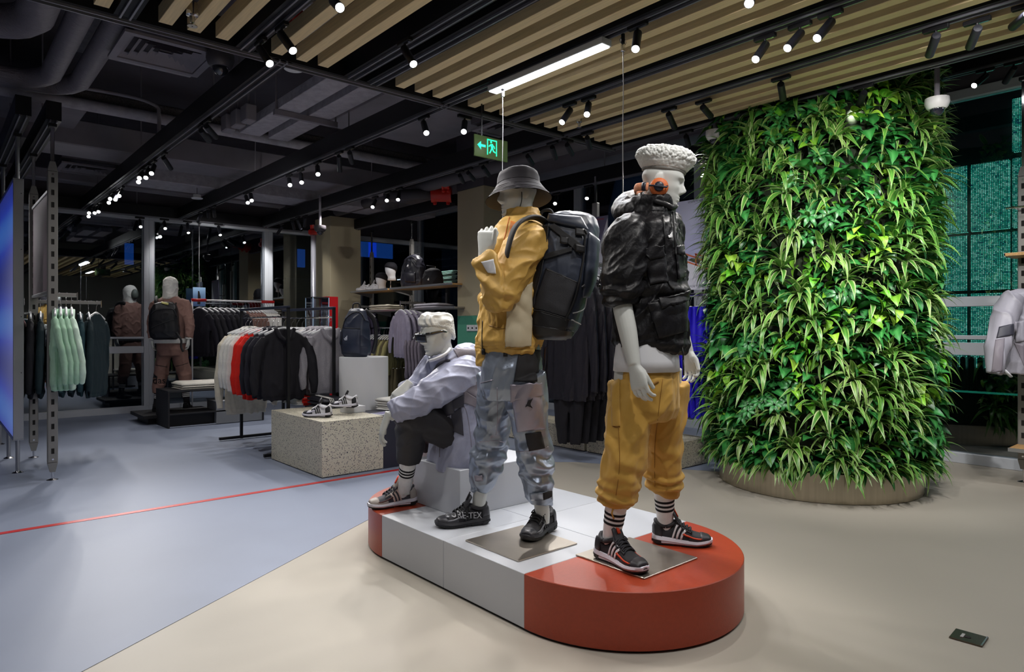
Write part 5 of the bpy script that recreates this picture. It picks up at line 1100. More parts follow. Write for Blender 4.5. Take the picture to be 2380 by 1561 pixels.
def applique(fig, garment, name, corners, m, nu=8, nv=8, off=.004, th=.004, parent=None, dirv=None, puff=0.0):
    """a cloth panel sewn on a garment: corners are four pixels (tl, tr, br, bl) on the surface seen from the door side; lies on the garment"""
    tr = surf_tree(garment); g = []
    nu = max(nu, min(26, int(math.hypot(corners[1][0]-corners[0][0], corners[1][1]-corners[0][1])/3.5))); nv = max(nv, min(30, int(math.hypot(corners[3][0]-corners[0][0], corners[3][1]-corners[0][1])/3.5)))
    for i in range(nv+1):
        row = []
        for j in range(nu+1):
            s_, t_ = j/nu, i/nv; px = (corners[0][0]*(1-s_)+corners[1][0]*s_)*(1-t_) + (corners[3][0]*(1-s_)+corners[2][0]*s_)*t_; py = (corners[0][1]*(1-s_)+corners[1][1]*s_)*(1-t_) + (corners[3][1]*(1-s_)+corners[2][1]*s_)*t_
            r = ray(px, py); o = fig.T @ V((0, 0, EYE)); h = tr.ray_cast(o, r.normalized())
            pu = puff*math.sin(PI*s_)**.6*math.sin(PI*min(t_*1.0, 1))**.6 if puff else 0
            row.append((h[0] + h[1]*(off + pu)) if h[0] is not None else None)
        g.append(row)
    for i in range(nv+1):
        for j in range(nu+1):
            if g[i][j] is None:
                k = [g[a][c] for a in range(nv+1) for c in range(nu+1) if g[a][c] is not None and abs(a-i)+abs(c-j) < 6]
                if not k: return None
                g[i][j] = sum(k, V((0, 0, 0)))/len(k)
    for _ in range(2): g = [[(g[i][j]*2 + g[max(i-1, 0)][j] + g[min(i+1, nv)][j] + g[i][max(j-1, 0)] + g[i][min(j+1, nu)])/6 if 0 < i < nv and 0 < j < nu else g[i][j] for j in range(nu+1)] for i in range(nv+1)]
    bb = MB(); bb.sheet([r[::-1] for r in g], th); me = bb.mesh(name); me.materials.append(m)
    return link(name, me, parent or garment, True)
def seam(fig, garment, name, pix, m, r=.0016, off=.001, n=16, parent=None):
    tr = surf_tree(garment); pts = []; pp = spline([V((a, c, 0)) for a, c in pix], n)
    for q in pp:
        h = tr.ray_cast(fig.T @ V((0, 0, EYE)), ray(q.x, q.y).normalized())
        if h[0] is not None: pts.append(h[0] + h[1]*off)
    if len(pts) < 2: return None
    bb = MB(); bb.tube(pts, r, 6); me = bb.mesh(name); me.materials.append(m); return link(name, me, parent or garment, True)
for pix in (((1440, 880), (1432, 930), (1438, 1000), (1440, 1080), (1432, 1150)), ((1540, 880), (1530, 960), (1522, 1040), (1522, 1130)), ((1420, 931), (1432, 932), (1441, 931)), ((1424, 990), (1432, 993), (1440, 992))): seam(F3, tro, 'seam', pix, m_mustd)
applique(F3, tro, 'side_pocket', ((1421, 875), (1441, 872), (1442, 990), (1424, 990)), m_must, 6, 10, .004, .004)
applique(F3, tro, 'front_pocket_edge', ((1512, 893), (1529, 884), (1531, 888), (1514, 898)), m_mustd, 6, 2, .002, .002)
b = MB(); q = ankR + (kneR-ankR).normalized()*.18 - r3*-.05; b.tube([q, q - UP*.03 - f3*.01, q - UP*.055], .006, 8, flat=.6); F3.put('cuff_cord', b, m_must)
# white shirt hem
b = MB(); hz = P(1503, 835, 3.11); b.loft([tr_rings(hz + UP*.08, .19, .135, f3, r3), tr_rings(hz + UP*.0, .20, .145, f3, r3), tr_rings(hz - UP*.05, .203, .148, f3, r3), tr_rings(hz - UP*.05, .196, .141, f3, r3), tr_rings(hz + UP*.07, .185, .13, f3, r3)], False)
F3.put('t_shirt', b, m_tee, fold=lambda p, n_: .004*nz(p, 14, 14, 4, 3))
# anorak
b = MB(); cz = lambda y, d, hx, hy, px=1512, p=2.4: tr_rings(P(px, y, d), hx, hy, f3, r3, 30, p)
b.loft([cz(488, 3.12, .085, .085, 1514), cz(510, 3.12, .135, .105, 1513), cz(530, 3.12, .185, .12, 1510), cz(570, 3.12, .195, .14, 1512), cz(650, 3.12, .20, .155, 1514), cz(730, 3.12, .205, .163, 1514), cz(780, 3.12, .21, .166, 1514), cz(804, 3.12, .205, .162, 1515), cz(816, 3.12, .19, .15, 1516)])
b.loft([cz(500, 3.12, .12, .11, 1510), cz(485, 3.12, .105, .105, 1512), cz(470, 3.11, .10, .10, 1514), cz(461, 3.11, .095, .095, 1516), cz(461, 3.11, .08, .08, 1516), cz(490, 3.11, .07, .07, 1514)])
b.tube(spline([P(1462, 512, 3.10), P(1450, 492, 3.14), P(1460, 476, 3.2), P(1490, 466, 3.22), P(1520, 470, 3.16)], 14), ispline([.03, .05, .055, .05, .035], 14), 14)    # hood lying on the back
b.ball(P(1462, 492, 3.12), (.07, .07, .055), 14, 9)
def slv(s_, e_, w_, cuff, rr): limb(b, [lerp(nb, s_, .55) - UP*.02, s_, lerp(s_, e_, .45), lerp(s_, e_, .8), cuff + (e_-cuff).normalized()*.02, cuff], rr, 26)
jb = b; b = MB(); cuR = P(1446, 706, 2.95); slv(shR, elR, wrR, cuR, [.085, .092, .094, .090, .078, .064])
sR_ = b; b = MB(); slv(shL, elL, wrL, P(1570, 735, 3.40), [.085, .085, .085, .08, .066, .054])
SG3 = [(shR, elR), (shL, elL), (chest + UP*.1 + RT*.03, pel + UP*.02)]
def fold3j(p, nn):
    a = .004*nz(p, 8, 8, 5, 8) + drapes(p, SG3, 1.0, .5, 10, .015) + .0012*ridge(p, 40, 2.1)
    a += rings_fold(p, cuR + UP*.05, UP, .13, 85, .009, 3) + rings_fold(p, P(1515, 800, 3.1), UP, .07, 150, .003, 6)
    return a
jk = F3.put('anorak', jb, m_anorak, voxel=.005, sm=2, fold=fold3j)
for q in (sR_, b): F3.put('sleeve', q, m_anorak, jk, voxel=.005, sm=2, fold=fold3j)
m_anor2 = mat('black anorak pocket', '100f14', 0.5, spec=0.32, bump=0.4, bscale=70, bdist=0.004)
pk = applique(F3, jk, 'chest_pocket', ((1497, 596), (1545, 590), (1551, 655), (1510, 662)), m_anor2, 8, 8, .006, .006, puff=.010); applique(F3, jk, 'pocket_flap', ((1492, 577), (1539, 569), (1541, 597), (1508, 602)), m_anor2, 8, 4, .014, .006)
applique(F3, jk, 'chest_pocket', ((1568, 585), (1586, 586), (1592, 642), (1575, 648)), m_anor2, 5, 8, .006, .006); applique(F3, jk, 'pocket_flap', ((1566, 572), (1584, 570), (1586, 590), (1570, 592)), m_anor2, 5, 4, .012, .006)
applique(F3, jk, 'belly_pocket', ((1505, 705), (1594, 688), (1595, 770), (1530, 785)), m_anor2, 10, 10, .006, .006, puff=.012); applique(F3, jk, 'pocket_flap', ((1524, 690), (1594, 674), (1595, 702), (1537, 716)), m_anor2, 10, 4, .018, .006)
seam(F3, jk, 'front_zip', ((1541, 505), (1545, 560), (1546, 600), (1552, 655), (1566, 672)), mat('zip black', '0e0e10', 0.3), .004, .002, 20)
seam(F3, jk, 'draw_cord', ((1560, 492), (1563, 530), (1565, 570), (1566, 592)), mat('cord black', '131316', 0.6), .0045, .010, 14); 
b = MB(); b.tube([P(1585, 806, 2.99), P(1588, 822, 2.985), P(1588, 836, 2.985)], .0035, 8); b.tube([P(1588, 836, 2.985), P(1589, 872, 2.985)], .008, 8, flat=.5); F3.put('hem_cord', b, mat('cord black', '131316'))
b = MB(); pts = spline([P(1520, 466, 3.0), P(1545, 474, 3.0), P(1562, 482, 3.02), P(1572, 479, 3.08)], 12); b.tube(pts, .007, 8, flat=1.8); F3.put('collar_edge', b, m_anorak)
for k, (h0, h1) in enumerate(((551, 556), (546, 554), (541, 552))):   # three bar badge on the chest
    applique(F3, jk, 'chest_badge', ((1552 + k*3.4, 541 + k*1.5), (1554.5 + k*3.4, 540 + k*1.5), (1557 + k*2.6, 552.5), (1552.6 + k*2.6, 552.5)) if False else ((1551.5 + k*3.2, 548 - k*3.6), (1553.8 + k*3.2, 547 - k*3.6), (1556 + k*2.7, 553.5), (1553.2 + k*2.7, 553.8)), mat('badge white', 'e8e8ea', 0.5), 2, 3, .006, .001)
# shoes and socks
cmA = (mat('shoe black mesh', '232227', 0.7, bump=.5, bscale=500, bdist=.001), mat('shoe black overlay', '2d2c31', 0.45), mat('shoe white stripe', 'e4e3e8', 0.5), mat('shoe orange', 'd84a26', 0.5), mat('shoe white foam', 'd9d7e2', 0.5), mat('shoe rubber', '141316', 0.6), mat('shoe orange', 'd84a26'), mat('shoe lace dark', '2b2b30', 0.8))
sock(F3, ankR, kneR, f3, c_sockw, c_sockk, .040, .20); sock(F3, ankL, kneL, f3, c_sockw, c_sockk, .040, .20)
sneaker(F3, 'shoe', on_z(1391, 1290, HP + .008), on_z(1496, 1335, HP + .008), HP + .008, 1, cmA, .30); sneaker(F3, 'shoe', on_z(1516, 1257, HP + .002), on_z(1642, 1266, HP + .002), HP + .002, -1, cmA, .285)
# headphones
hp = thing('headphones', 'orange over-ear headphones hung around the curly-haired head and neck', 'headphones', HM3 @ V((0, 0, -.02))); Ti = Matrix.Translation(-(HM3 @ V((0, 0, -.02)))); m_or = mat('headphone orange', 'cf6a33', 0.55, bump=.2, bscale=300); m_nv = mat('headphone navy', '1d2130', 0.35); m_band = mat('headphone band salmon', 'd08a66', 0.8, vary=.2, vscale=90)
def hput(nm, bb, m, par=None, angle=None): bb.xf(Ti); return bb.build(nm, m, par or hp, True, angle)
for sd in (-1, 1):
    c = HM3 @ V((sd*.078, -.008, -.040)); ax = (HM3.to_3x3() @ V((sd, .05, -.05))).normalized()
    cup = hput('ear_cup', MB().lathe(c, [(.025, -.006), (.037, -.004), (.041, .004), (.042, .014), (.038, .024), (.030, .030), (0, .032)], 26, ax), m_or, None, 50)
    hput('ear_pad', MB().lathe(c, [(.022, -.012), (.035, -.012), (.038, -.006), (.036, .0), (.0, .0)], 24, ax), m_nv, cup); hput('hub_cap', MB().lathe(c + ax*.030, [(.022, 0), (.022, .008), (.018, .012), (0, .012)], 20, ax), m_nv, cup, 50)
    fy = (HM3.to_3x3() @ V((0, 1, 0))); hput('yoke', MB().tube([c + ax*.036 - fy*.045, c + ax*.040 - fy*.02, c + ax*.042 + fy*.015, c + ax*.040 + fy*.034, c + ax*.036 + fy*.036 + UP*.006], .0045, 8), m_nv)
bandp = [HM3 @ V((math.copysign(1, s_)*.082*abs(math.cos(a))**.6 if True else 0, -.055 - .062*math.sin(a), -.042 - .004*math.sin(a))) for a, s_ in [(PI*k/20, math.cos(PI*k/20)) for k in range(21)]]
hput('head_band', MB().tube(bandp, .0075, 14, flat=2.5, up=(0, 0, 1)), m_band)
for k in (2, 18): hput('band_joint', MB().tube([bandp[k-1], bandp[k+1]], .0095, 12, flat=2.1), m_nv)
# ================================================================ mannequin in bucket hat, ochre jacket and silver cargo trousers
m_ochre = mat('ochre jacket cotton', 'bd964a', 0.6, vary=0.05, vscale=20, bump=0.25, bscale=160, bdist=0.002); m_sand = mat('sand jacket panel', 'b9ad92', 0.65, bump=0.2, bscale=160, bdist=0.002); m_rust = mat('rust lining', 'b0641c', 0.6)
m_silv = mat('silver iridescent nylon', '8e97a6', 0.30, 0.55, vary=0.16, vscale=5, bump=0.35, bscale=40, bdist=0.004); m_silv2 = mat('silver mauve nylon', '908a96', 0.38, 0.4, vary=0.12, vscale=6, bump=0.35, bscale=40, bdist=0.004); m_cargo = mat('black cargo panel', '19181c', 0.75)
m_hat = mat('black purple cotton', '2c2930', 0.75, vary=0.06, vscale=40, bump=0.2, bscale=240, bdist=0.001)
f2 = (-RT*math.cos(math.radians(10)) + FW*math.sin(math.radians(10))).normalized(); r2 = f2.cross(UP).normalized()
loc2 = on_z(1165, 1240, HP); F2 = Fig('mannequin', 'standing mannequin in black bucket hat, ochre jacket and silver cargo trousers', loc2)
ankL2, ankR2 = P(1261, 1192, 3.43), P(1114, 1160, 3.62); kneL2, kneR2 = P(1240, 1035, 3.36), P(1143, 1020, 3.55); hipL2, hipR2 = P(1215, 868, 3.31), P(1160, 868, 3.48)
nb2 = P(1216, 512, 3.40); ch2 = P(1200, 620, 3.40); pe2 = P(1187, 830, 3.39); hc2 = P(1203, 453, 3.40)
shL2, elL2, wrL2 = P(1226, 560, 3.24), P(1158, 690, 3.12), P(1126, 592, 3.10); shR2, elR2, wrR2 = P(1200, 555, 3.56), P(1150, 690, 3.58), P(1152, 705, 3.32)
HM2 = head_matrix(hc2, (facing(22, -1) - UP*.02).normalized())
b = MB(); add_head(b, HM2); add_neck(b, HM2, nb2 - UP*.03)
limb(b, [nb2 - UP*.05, ch2, (ch2+pe2)/2, pe2 - UP*.06], [.075, .125, .11, .12], 24, .85, f2)
for (s_, e_, w_) in ((shL2, elL2, wrL2), (shR2, elR2, wrR2)): limb(b, [nb2 - UP*.06, s_, (s_+e_)/2, e_, (e_+w_)/2, w_], [.07, .056, .048, .043, .038, .028], 20)
for (h_, k_, a_) in ((hipL2, kneL2, ankL2), (hipR2, kneR2, ankR2)): limb(b, [h_ + UP*.03, (h_+k_)/2, k_, (k_+a_)/2, lerp(k_, a_, .8), a_, a_ - UP*.05], [.062, .062, .052, .048, .040, .037, .035], 20)
add_hand(b, wrL2 + UP*.01, (UP*1.0 + RT*.10), (-RT*.45 - FW*.9), 1, (1.45, 1.5, 1.5, 1.45), (.55, -.35), 1.04, .02)
add_hand(b, wrR2, (-FW*.9 + UP*.2), UP, 1, (.8, .8, .8, .8), (.5, .4), .95)
F2.put('body', b, m_skin, voxel=.0033, sm=2)
# bucket hat
b = MB(); n = 48
def hr2(zz, kx, ky, yo=0.0, dz=0.0): return [HM2 @ V((kx*math.cos(2*PI*k/n), yo + ky*math.sin(2*PI*k/n), zz*.80 + .024 - .24*kx*math.cos(2*PI*k/n))) for k in range(n)]
b.loft([hr2(-.062, .148, .172, -.006), hr2(-.04, .132, .155, -.006), hr2(.005, .104, .127, -.006), hr2(.030, .0905, .114, -.006), hr2(.034, .089, .112, -.006), hr2(.075, .086, .108, -.006), hr2(.105, .080, .100, -.006), hr2(.119, .068, .085, -.006), hr2(.126, .045, .06, -.006), hr2(.128, .01, .015, -.006),
        hr2(.124, .01, .015, -.006), hr2(.122, .045, .06, -.006), hr2(.112, .066, .083, -.006), hr2(.07, .082, .104, -.006), hr2(.030, .086, .109, -.006), hr2(.005, .100, .123, -.006), hr2(-.04, .128, .151, -.006), hr2(-.063, .145, .169, -.006)], False)
hat = F2.put('bucket_hat', b, m_hat, fold=lambda p, nn: .003*nz(p, 26, 26, 14, 3) + .002*nz(p, 60, 60, 60, 1))
b = MB(); b.tube([HM2 @ V((0, 0, 0)) for _ in range(0)] or hr2(.034, .0895, .1128, -.006) + [hr2(.034, .0895, .1128, -.006)[0]], .0015, 6)
for zz, kx, ky in ((-.02, .119, .142), (-.036, .131, .154), (-.05, .1405, .164), (-.005, .1105, .133)): q = hr2(zz, kx, ky, -.006); b.tube(q + [q[0]], .0011, 5)
F2.put('stitch_row', b, mat('hat stitch', '1f1d22', 0.8), hat)
b = MB(); b.tube(spline([HM2 @ V((-.082, .012, .0)), HM2 @ V((-.075, .012, -.05)), HM2 @ V((-.062, .035, -.105)), HM2 @ V((-.03, .062, -.124)), HM2 @ V((0, .068, -.127))], 18), .0022, 6); F2.put('chin_cord', b, mat('cord black', '131316'), hat)
b = MB(); q = HM2 @ V((-.074, -.062, .038)); b.tube([q + V((0, 0, .012)), q - HM2.to_3x3() @ V((.012, .0, .012))], .0035, 8, flat=.5); F2.put('hat_loop', b, m_white, hat)
# silver trousers
b = MB(); wz = P(1187, 815, 3.39)
b.loft([tr_rings(wz + UP*.03, .165, .135, f2, r2), tr_rings(wz - UP*.08, .178, .15, f2, r2), tr_rings(wz - UP*.18, .175, .15, f2, r2), tr_rings(wz - UP*.24, .15, .13, f2, r2)])
for (h_, k_, a_, up_) in ((hipL2, kneL2, ankL2, .05), (hipR2, kneR2, ankR2, .055)):
    cuff = a_ + (k_-a_).normalized()*up_
    limb(b, [h_ - UP*.01, lerp(h_, k_, .45), k_, lerp(k_, cuff, .5), lerp(k_, cuff, .85), cuff + UP*.02, cuff], [.105, .098, .088, .080, .066, .052, .050], 26)
def fold2(p, nn):
    a = .005*nz(p, 7, 7, 4, 4) + drapes(p, [(hipL2, kneL2), (kneL2, ankL2), (hipR2, kneR2), (kneR2, ankR2)], 3.0, .55, 8.5, .014)
    for (a_, k_, o) in ((ankL2, kneL2, 1), (ankR2, kneR2, 4)): a += rings_fold(p, k_ - UP*.02, (k_-a_).normalized(), .16, 55, .007, o) + rings_fold(p, lerp(a_, k_, .72), (k_-a_).normalized(), .12, 70, .005, o)
    return a
tr2 = F2.put('trousers', b, m_silv, voxel=.0055, sm=2, fold=fold2)
applique(F2, tr2, 'side_panel', ((1206, 812), (1254, 814), (1246, 886), (1194, 886)), m_cargo, 8, 10, .007, .005)
applique(F2, tr2, 'cargo_pocket', ((1188, 905), (1254, 897), (1266, 995), (1204, 1003)), m_silv2, 10, 12, .006, .006, puff=.022); applique(F2, tr2, 'pocket_flap', ((1187, 893), (1252, 887), (1256, 918), (1188, 930)), m_silv2, 10, 5, .020, .006)
applique(F2, tr2, 'pocket_tab', ((1222, 921), (1232, 920), (1232, 941), (1223, 942)), m_cargo, 2, 4, .034, .003)
applique(F2, tr2, 'knee_panel', ((1221, 1007), (1257, 1003), (1266, 1040), (1229, 1047)), m_cargo, 6, 6, .003, .004); seam(F2, tr2, 'seam', ((1200, 1049), (1228, 1048), (1262, 1042), (1274, 1038)), m_silv2, .002)
applique(F2, tr2, 'cuff_strap', ((1234, 1144), (1277, 1140), (1277, 1158), (1236, 1160)), m_silv, 6, 3, .010, .004); applique(F2, tr2, 'strap_end', ((1261, 1142), (1277, 1139), (1277, 1152), (1262, 1157)), m_cargo, 3, 3, .015, .004)
applique(F2, tr2, 'cuff_strap', ((1106, 1104), (1122, 1102), (1124, 1115), (1107, 1116)), m_silv2, 4, 3, .010, .004); applique(F2, tr2, 'belt_tab', ((1170, 815), (1179, 815), (1179, 828), (1170, 828)), m_cargo, 2, 3, .004, .003)
for pix in (((1117, 890), (1146, 882)), ((1115, 1026), (1150, 1024), (1173, 1028)), ((1155, 900), (1156, 960), (1153, 1010)), ((1203, 817), (1213, 853), (1219, 850))): seam(F2, tr2, 'seam', pix, m_silv2, .0018)
# jacket
b = MB(); cz = lambda y, d, hx, hy, px, p=2.4: tr_rings(P(px, y, d), hx, hy, f2, r2, 30, p)
b.loft([cz(502, 3.40, .075, .08, 1218), cz(518, 3.40, .125, .105, 1214), cz(535, 3.40, .18, .12, 1210), cz(580, 3.40, .20, .135, 1205), cz(660, 3.40, .195, .14, 1198), cz(740, 3.40, .19, .15, 1190), cz(790, 3.39, .19, .158, 1186), cz(800, 3.39, .18, .15, 1186), cz(806, 3.39, .175, .148, 1186), cz(815, 3.39, .17, .146, 1186)])
b.loft([cz(520, 3.40, .11, .10, 1214), cz(503, 3.40, .088, .088, 1213), cz(488, 3.40, .082, .085, 1213), cz(487, 3.40, .072, .075, 1213), cz(510, 3.40, .066, .068, 1213)])
jb = b; b = MB()
limb(b, [lerp(nb2, shL2, .55) - UP*.03, shL2, lerp(shL2, elL2, .5), elL2 + V((0, 0, -.01)), lerp(elL2, wrL2, .45), lerp(elL2, wrL2, .88), wrL2 - UP*.008], [.085, .090, .086, .070, .060, .052, .040], 26)
sR_ = b; b = MB()
limb(b, [lerp(nb2, shR2, .55) - UP*.03, shR2, lerp(shR2, elR2, .5), elR2, lerp(elR2, wrR2, .5), wrR2 + FW*.02], [.085, .085, .085, .074, .068, .05], 24)
sL_ = b; b = jb
b.loft([[P(x, y, dd) for (x, dd) in ((1105+o, 3.34), (1128+o, 3.29), (1134+o, 3.31), (1118+o, 3.40))] for (y, o) in ((690, 12), (740, 6), (800, 2), (850, 2))])
def fold2j(p, nn):
    a = .004*nz(p, 8, 8, 5, 3) + drapes(p, [(shL2, elL2), (elL2, wrL2), (ch2 + UP*.1, pe2)], 2.0, .55, 9.5, .018)
    a += rings_fold(p, elL2 + UP*.03 - RT*.02, (UP + RT*.5).normalized(), .13, 75, .008, 3) + rings_fold(p, P(1186, 806, 3.39), UP, .035, 420, .0022, 0)*1.0
    return a
jk2 = F2.put('jacket', b, m_ochre, voxel=.005, sm=2, fold=fold2j)
slp = [F2.put('sleeve', q, m_ochre, jk2, voxel=.005, sm=2, fold=fold2j) for q in (sR_, sL_)]
applique(F2, jk2, 'lower_panel', ((1180, 690), (1234, 655), (1232, 806), (1174, 806)), m_sand, 10, 12, .010, .006); applique(F2, slp[0], 'cuff_lining', ((1119, 608), (1147, 602), (1153, 636), (1135, 634)), m_tee, 6, 6, .004, .004)
applique(F2, jk2, 'lining', ((1187, 514), (1199, 518), (1184, 612), (1170, 618)), m_rust, 5, 8, .003, .003); applique(F2, jk2, 'dark_strip', ((1192, 700), (1205, 690), (1205, 782), (1196, 783)), m_cargo, 3, 10, .005, .004)
seam(F2, jk2, 'front_zip', ((1184, 505), (1176, 540), (1166, 580), (1158, 625)), m_rust, .003, .002); seam(F2, jk2, 'zip_edge', ((1122, 745), (1121, 790), (1122, 815)), mat('zip black', '0e0e10'), .0025, .002)
for pix in (((1136, 756), (1160, 762), (1180, 764)),): seam(F2, jk2, 'seam', pix, mat('ochre seam', '8d6a2c'), .0018)
b = MB(); q = P(1124, 817, 3.27); b.box(q, (.018, .018, .03), b=.004).tube([q, q + UP*.06 + RT*.004], .003, 6); F2.put('zip_pull', b, m_black)
# shoes
cmB = (mat('shoe black mesh', '232227'), mat('shoe grey overlay', '3d3d42', 0.35, .2), mat('shoe dark stripe', '1a1a1d', 0.4), mat('shoe silver line', '77777d', 0.35, .3), mat('shoe black foam', '2b2b30', 0.55), mat('shoe rubber', '141316'), mat('shoe dark stripe', '1a1a1d'), mat('shoe lace black', '1a1a1d', 0.8))
sA = sneaker(F2, 'shoe', on_z(1282, 1224, HP + .008), on_z(1203, 1272, HP + .008), HP + .008, -1, cmB, .295); sB = sneaker(F2, 'shoe', on_z(1135, 1212, HP + .002), on_z(1020, 1224, HP + .002), HP + .002, 1, cmB, .295)
up_b = [o for o in sB.children if o.name.startswith('upper')][0]
tm = mat('shoe print grey', 'a9a9ae', 0.5)
_he, _to = on_z(1135, 1212, HP), on_z(1020, 1224, HP); _d = (_to-_he).normalized(); _x = V((_d.y, -_d.x, 0)); _tr = surf_tree(up_b)
me_t = text_mesh('shoe_print', 'GORE-TEX', .042, tm, up_b, Matrix.Identity(4), .0008, 'CENTER', 1.0)
_side = -1 if _x.dot(FW) > 0 else 1
_o = F2.T @ (_he + _d*.155 + UP*.062)
for v in me_t.data.vertices:
    q = _o - _d*v.co.x*(1) + UP*(v.co.y + v.co.x*-.10); sd = _x*_side; h = _tr.ray_cast(q + sd*.12, -sd); v.co = (h[0] + h[1]*(.0075 + v.co.z)) if h[0] is not None else q + sd*.05
# ---------------------------------------------------------------- big dark backpack
m_bp = mat('slate black pack nylon', '313745', 0.42, vary=0.06, vscale=14, bump=0.25, bscale=300, bdist=0.001); m_bp2 = mat('pack black base', '17171a', 0.45); m_mesh = mat('pack mesh', '1e1f25', 0.6, bump=1.0, bscale=420, bdist=0.002); m_web = mat('pack webbing', '1a1a1d', 0.7, bump=.6, bscale=500, bdist=.001); m_cord = mat('pack cord grey', '8b8b8d', 0.6)
FB = Fig('backpack', 'large slate black backpack worn by the bucket hat mannequin', P(1290, 780, 3.38), 'backpack')
bd = (-f2 + UP*0).normalized(); sd2 = -r2          # bd away from the wearer, sd2 its camera side
def pk(y, px, hb, hs, d=3.36, p=3.2): return tr_rings(P(px, y, d), hs, hb, bd, r2, 32, p)
b = MB(); b.loft([pk(786, 1282, .07, .10), pk(780, 1284, .105, .135), pk(760, 1288, .125, .15), pk(715, 1296, .135, .155), pk(640, 1309, .145, .16), pk(570, 1321, .145, .158), pk(530, 1328, .135, .15), pk(508, 1331, .115, .135), pk(499, 1330, .085, .105), pk(496, 1329, .05, .07)])
bp = FB.put('pack_body', b, m_bp, voxel=.006, sm=3, fold=lambda p, nn: .006*nz(p, 7, 7, 5, 3) + .005*ridge(p, 7, 6.1) + .002*ridge(p, 17, 3) - .002)
for (nm, cn, m, of, pf) in (('side_mesh', ((1270, 622), (1342, 655), (1318, 738), (1240, 716)), m_mesh, .004, .006), ('base_panel', ((1238, 718), (1322, 742), (1312, 772), (1232, 766)), m_bp2, .006, .0), ('bottom_cap', ((1228, 752), (1330, 768), (1325, 786), (1240, 784)), m_bp2, .008, 0),
    ('back_edge', ((1262, 524), (1278, 524), (1243, 716), (1228, 716)), m_web, .007, 0), ('lid_flap', ((1280, 500), (1350, 506), (1366, 536), (1276, 516)), m_bp, .012, .012), ('rear_pocket', ((1366, 540), (1392, 560), (1376, 690), (1350, 690)), m_bp, .010, .02),
    ('side_strap', ((1278, 527), (1290, 521), (1357, 574), (1346, 592)), m_web, .013, 0), ('side_strap', ((1263, 592), (1330, 574), (1331, 584), (1264, 604)), m_web, .012, 0)): applique(FB, bp, nm, cn, m, 10, 10, of, .006, puff=pf)
for (x, y) in ((1312, 560), (1346, 578), (1346, 541)): applique(FB, bp, 'buckle', ((x-9, y-10), (x+9, y-6), (x+9, y+10), (x-9, y+7)), m_bp2, 3, 3, .020, .010)
for (nm, pix, m, r, of) in (('zip_line', ((1280, 514), (1320, 516), (1352, 530), (1362, 545)), m_bp2, .005, .012), ('piping', ((1360, 540), (1352, 620), (1336, 690), (1312, 745)), m_web, .006, .006), ('piping', ((1278, 522), (1268, 590), (1254, 660), (1238, 722)), m_web, .004, .010), ('seam', ((1270, 625), (1342, 656)), m_bp2, .003, .006),
    ('shock_cord', ((1350, 665), (1372, 640), (1392, 628)), m_cord, .003, .012), ('shock_cord', ((1366, 602), (1384, 625), (1370, 650), (1352, 668)), m_web, .003, .014), ('shock_cord', ((1328, 728), (1352, 716), (1358, 690)), m_cord, .003, .012), ('shock_cord', ((1326, 742), (1344, 752)), m_cord, .003, .012), ('piping', ((1236, 718), (1280, 728), (1324, 742)), m_web, .003, .010)): seam(FB, bp, nm, pix, m, r, of, 18)
b = MB()
b.tube(spline([P(1272, 520, 3.30), P(1250, 506, 3.24), P(1222, 508, 3.18), P(1196, 530, 3.13), P(1180, 580, 3.12), P(1178, 610, 3.13)], 22), ispline([.008, .010, .011, .011, .010, .008], 22), 12, flat=2.4, up=RT); FB.put('shoulder_strap', b, m_web)
b = MB(); b.tube(spline([P(1199, 650, 3.20), P(1212, 690, 3.22), P(1228, 722, 3.25), P(1238, 745, 3.28)], 14), .008, 8, flat=1.9); b.tube(spline([P(1196, 690, 3.205), P(1202, 740, 3.205), P(1203, 782, 3.21)], 10), .006, 8, flat=1.9); FB.put('lower_strap', b, m_web)
b = MB(); b.box(P(1207, 655, 3.18), (.03, .03, .05), b=.006); FB.put('strap_buckle', b, m_bp2)
b = MB(); b.tube(spline([P(1285, 498, 3.42), P(1278, 488, 3.42), P(1262, 490, 3.42), P(1256, 500, 3.42)], 12), .008, 8); FB.put('grab_handle', b, m_web)
b = MB(); b.tube([P(1396, 634, 3.20), P(1392, 662, 3.20)], .003, 6); b.ball(P(1392, 664, 3.20), .010, 8, 6); FB.put('cord_lock', b, m_bp2)
# ================================================================ seated mannequin
m_lav = mat('lavender grey nylon', '9a9db3', 0.42, 0.1, vary=0.06, vscale=8, bump=0.3, bscale=60, bdist=0.003); m_mau = mat('mauve grey mesh', '77717a', 0.55, bump=.4, bscale=160, bdist=.002); m_sgrey = mat('silver grey nylon', '8c919b', 0.36, 0.3, vary=0.10, vscale=7, bump=0.3, bscale=50, bdist=0.004); m_ink = mat('ink grey nylon', '34343f', 0.5); m_blkt = mat('black twill', '1d1b20', 0.62, bump=.2, bscale=240, bdist=.001)
f1 = facing(33, -1); r1 = f1.cross(UP).normalized(); loc1 = V((2.45, 3.30, HP + .263))
F1 = Fig('mannequin', 'seated mannequin with wraparound sunglasses and lavender grey hooded jacket', loc1)
nb1, ch1, pe1 = P(1046, 838, 3.95), P(1068, 905, 3.98), P(1088, 1018, 4.03); hc1 = P(1016, 778, 3.90)
shL1, elL1, wrL1 = P(1080, 862, 3.86), P(992, 922, 3.72), P(905, 968, 3.66); shR1, elR1, wrR1 = P(1012, 855, 4.08), P(958, 935, 4.02), P(946, 896, 3.74)
hipL1, knL1, anL1 = P(1078, 1022, 3.95), P(962, 966, 3.76), P(941, 1130, 3.98); hipR1, knR1, anR1 = P(1060, 1024, 4.15), P(985, 985, 4.22), P(1000, 1110, 4.30)
HM1 = head_matrix(hc1, (facing(30, -1) - UP*.14).normalized())
b = MB(); add_head(b, HM1); add_neck(b, HM1, nb1 - UP*.03)
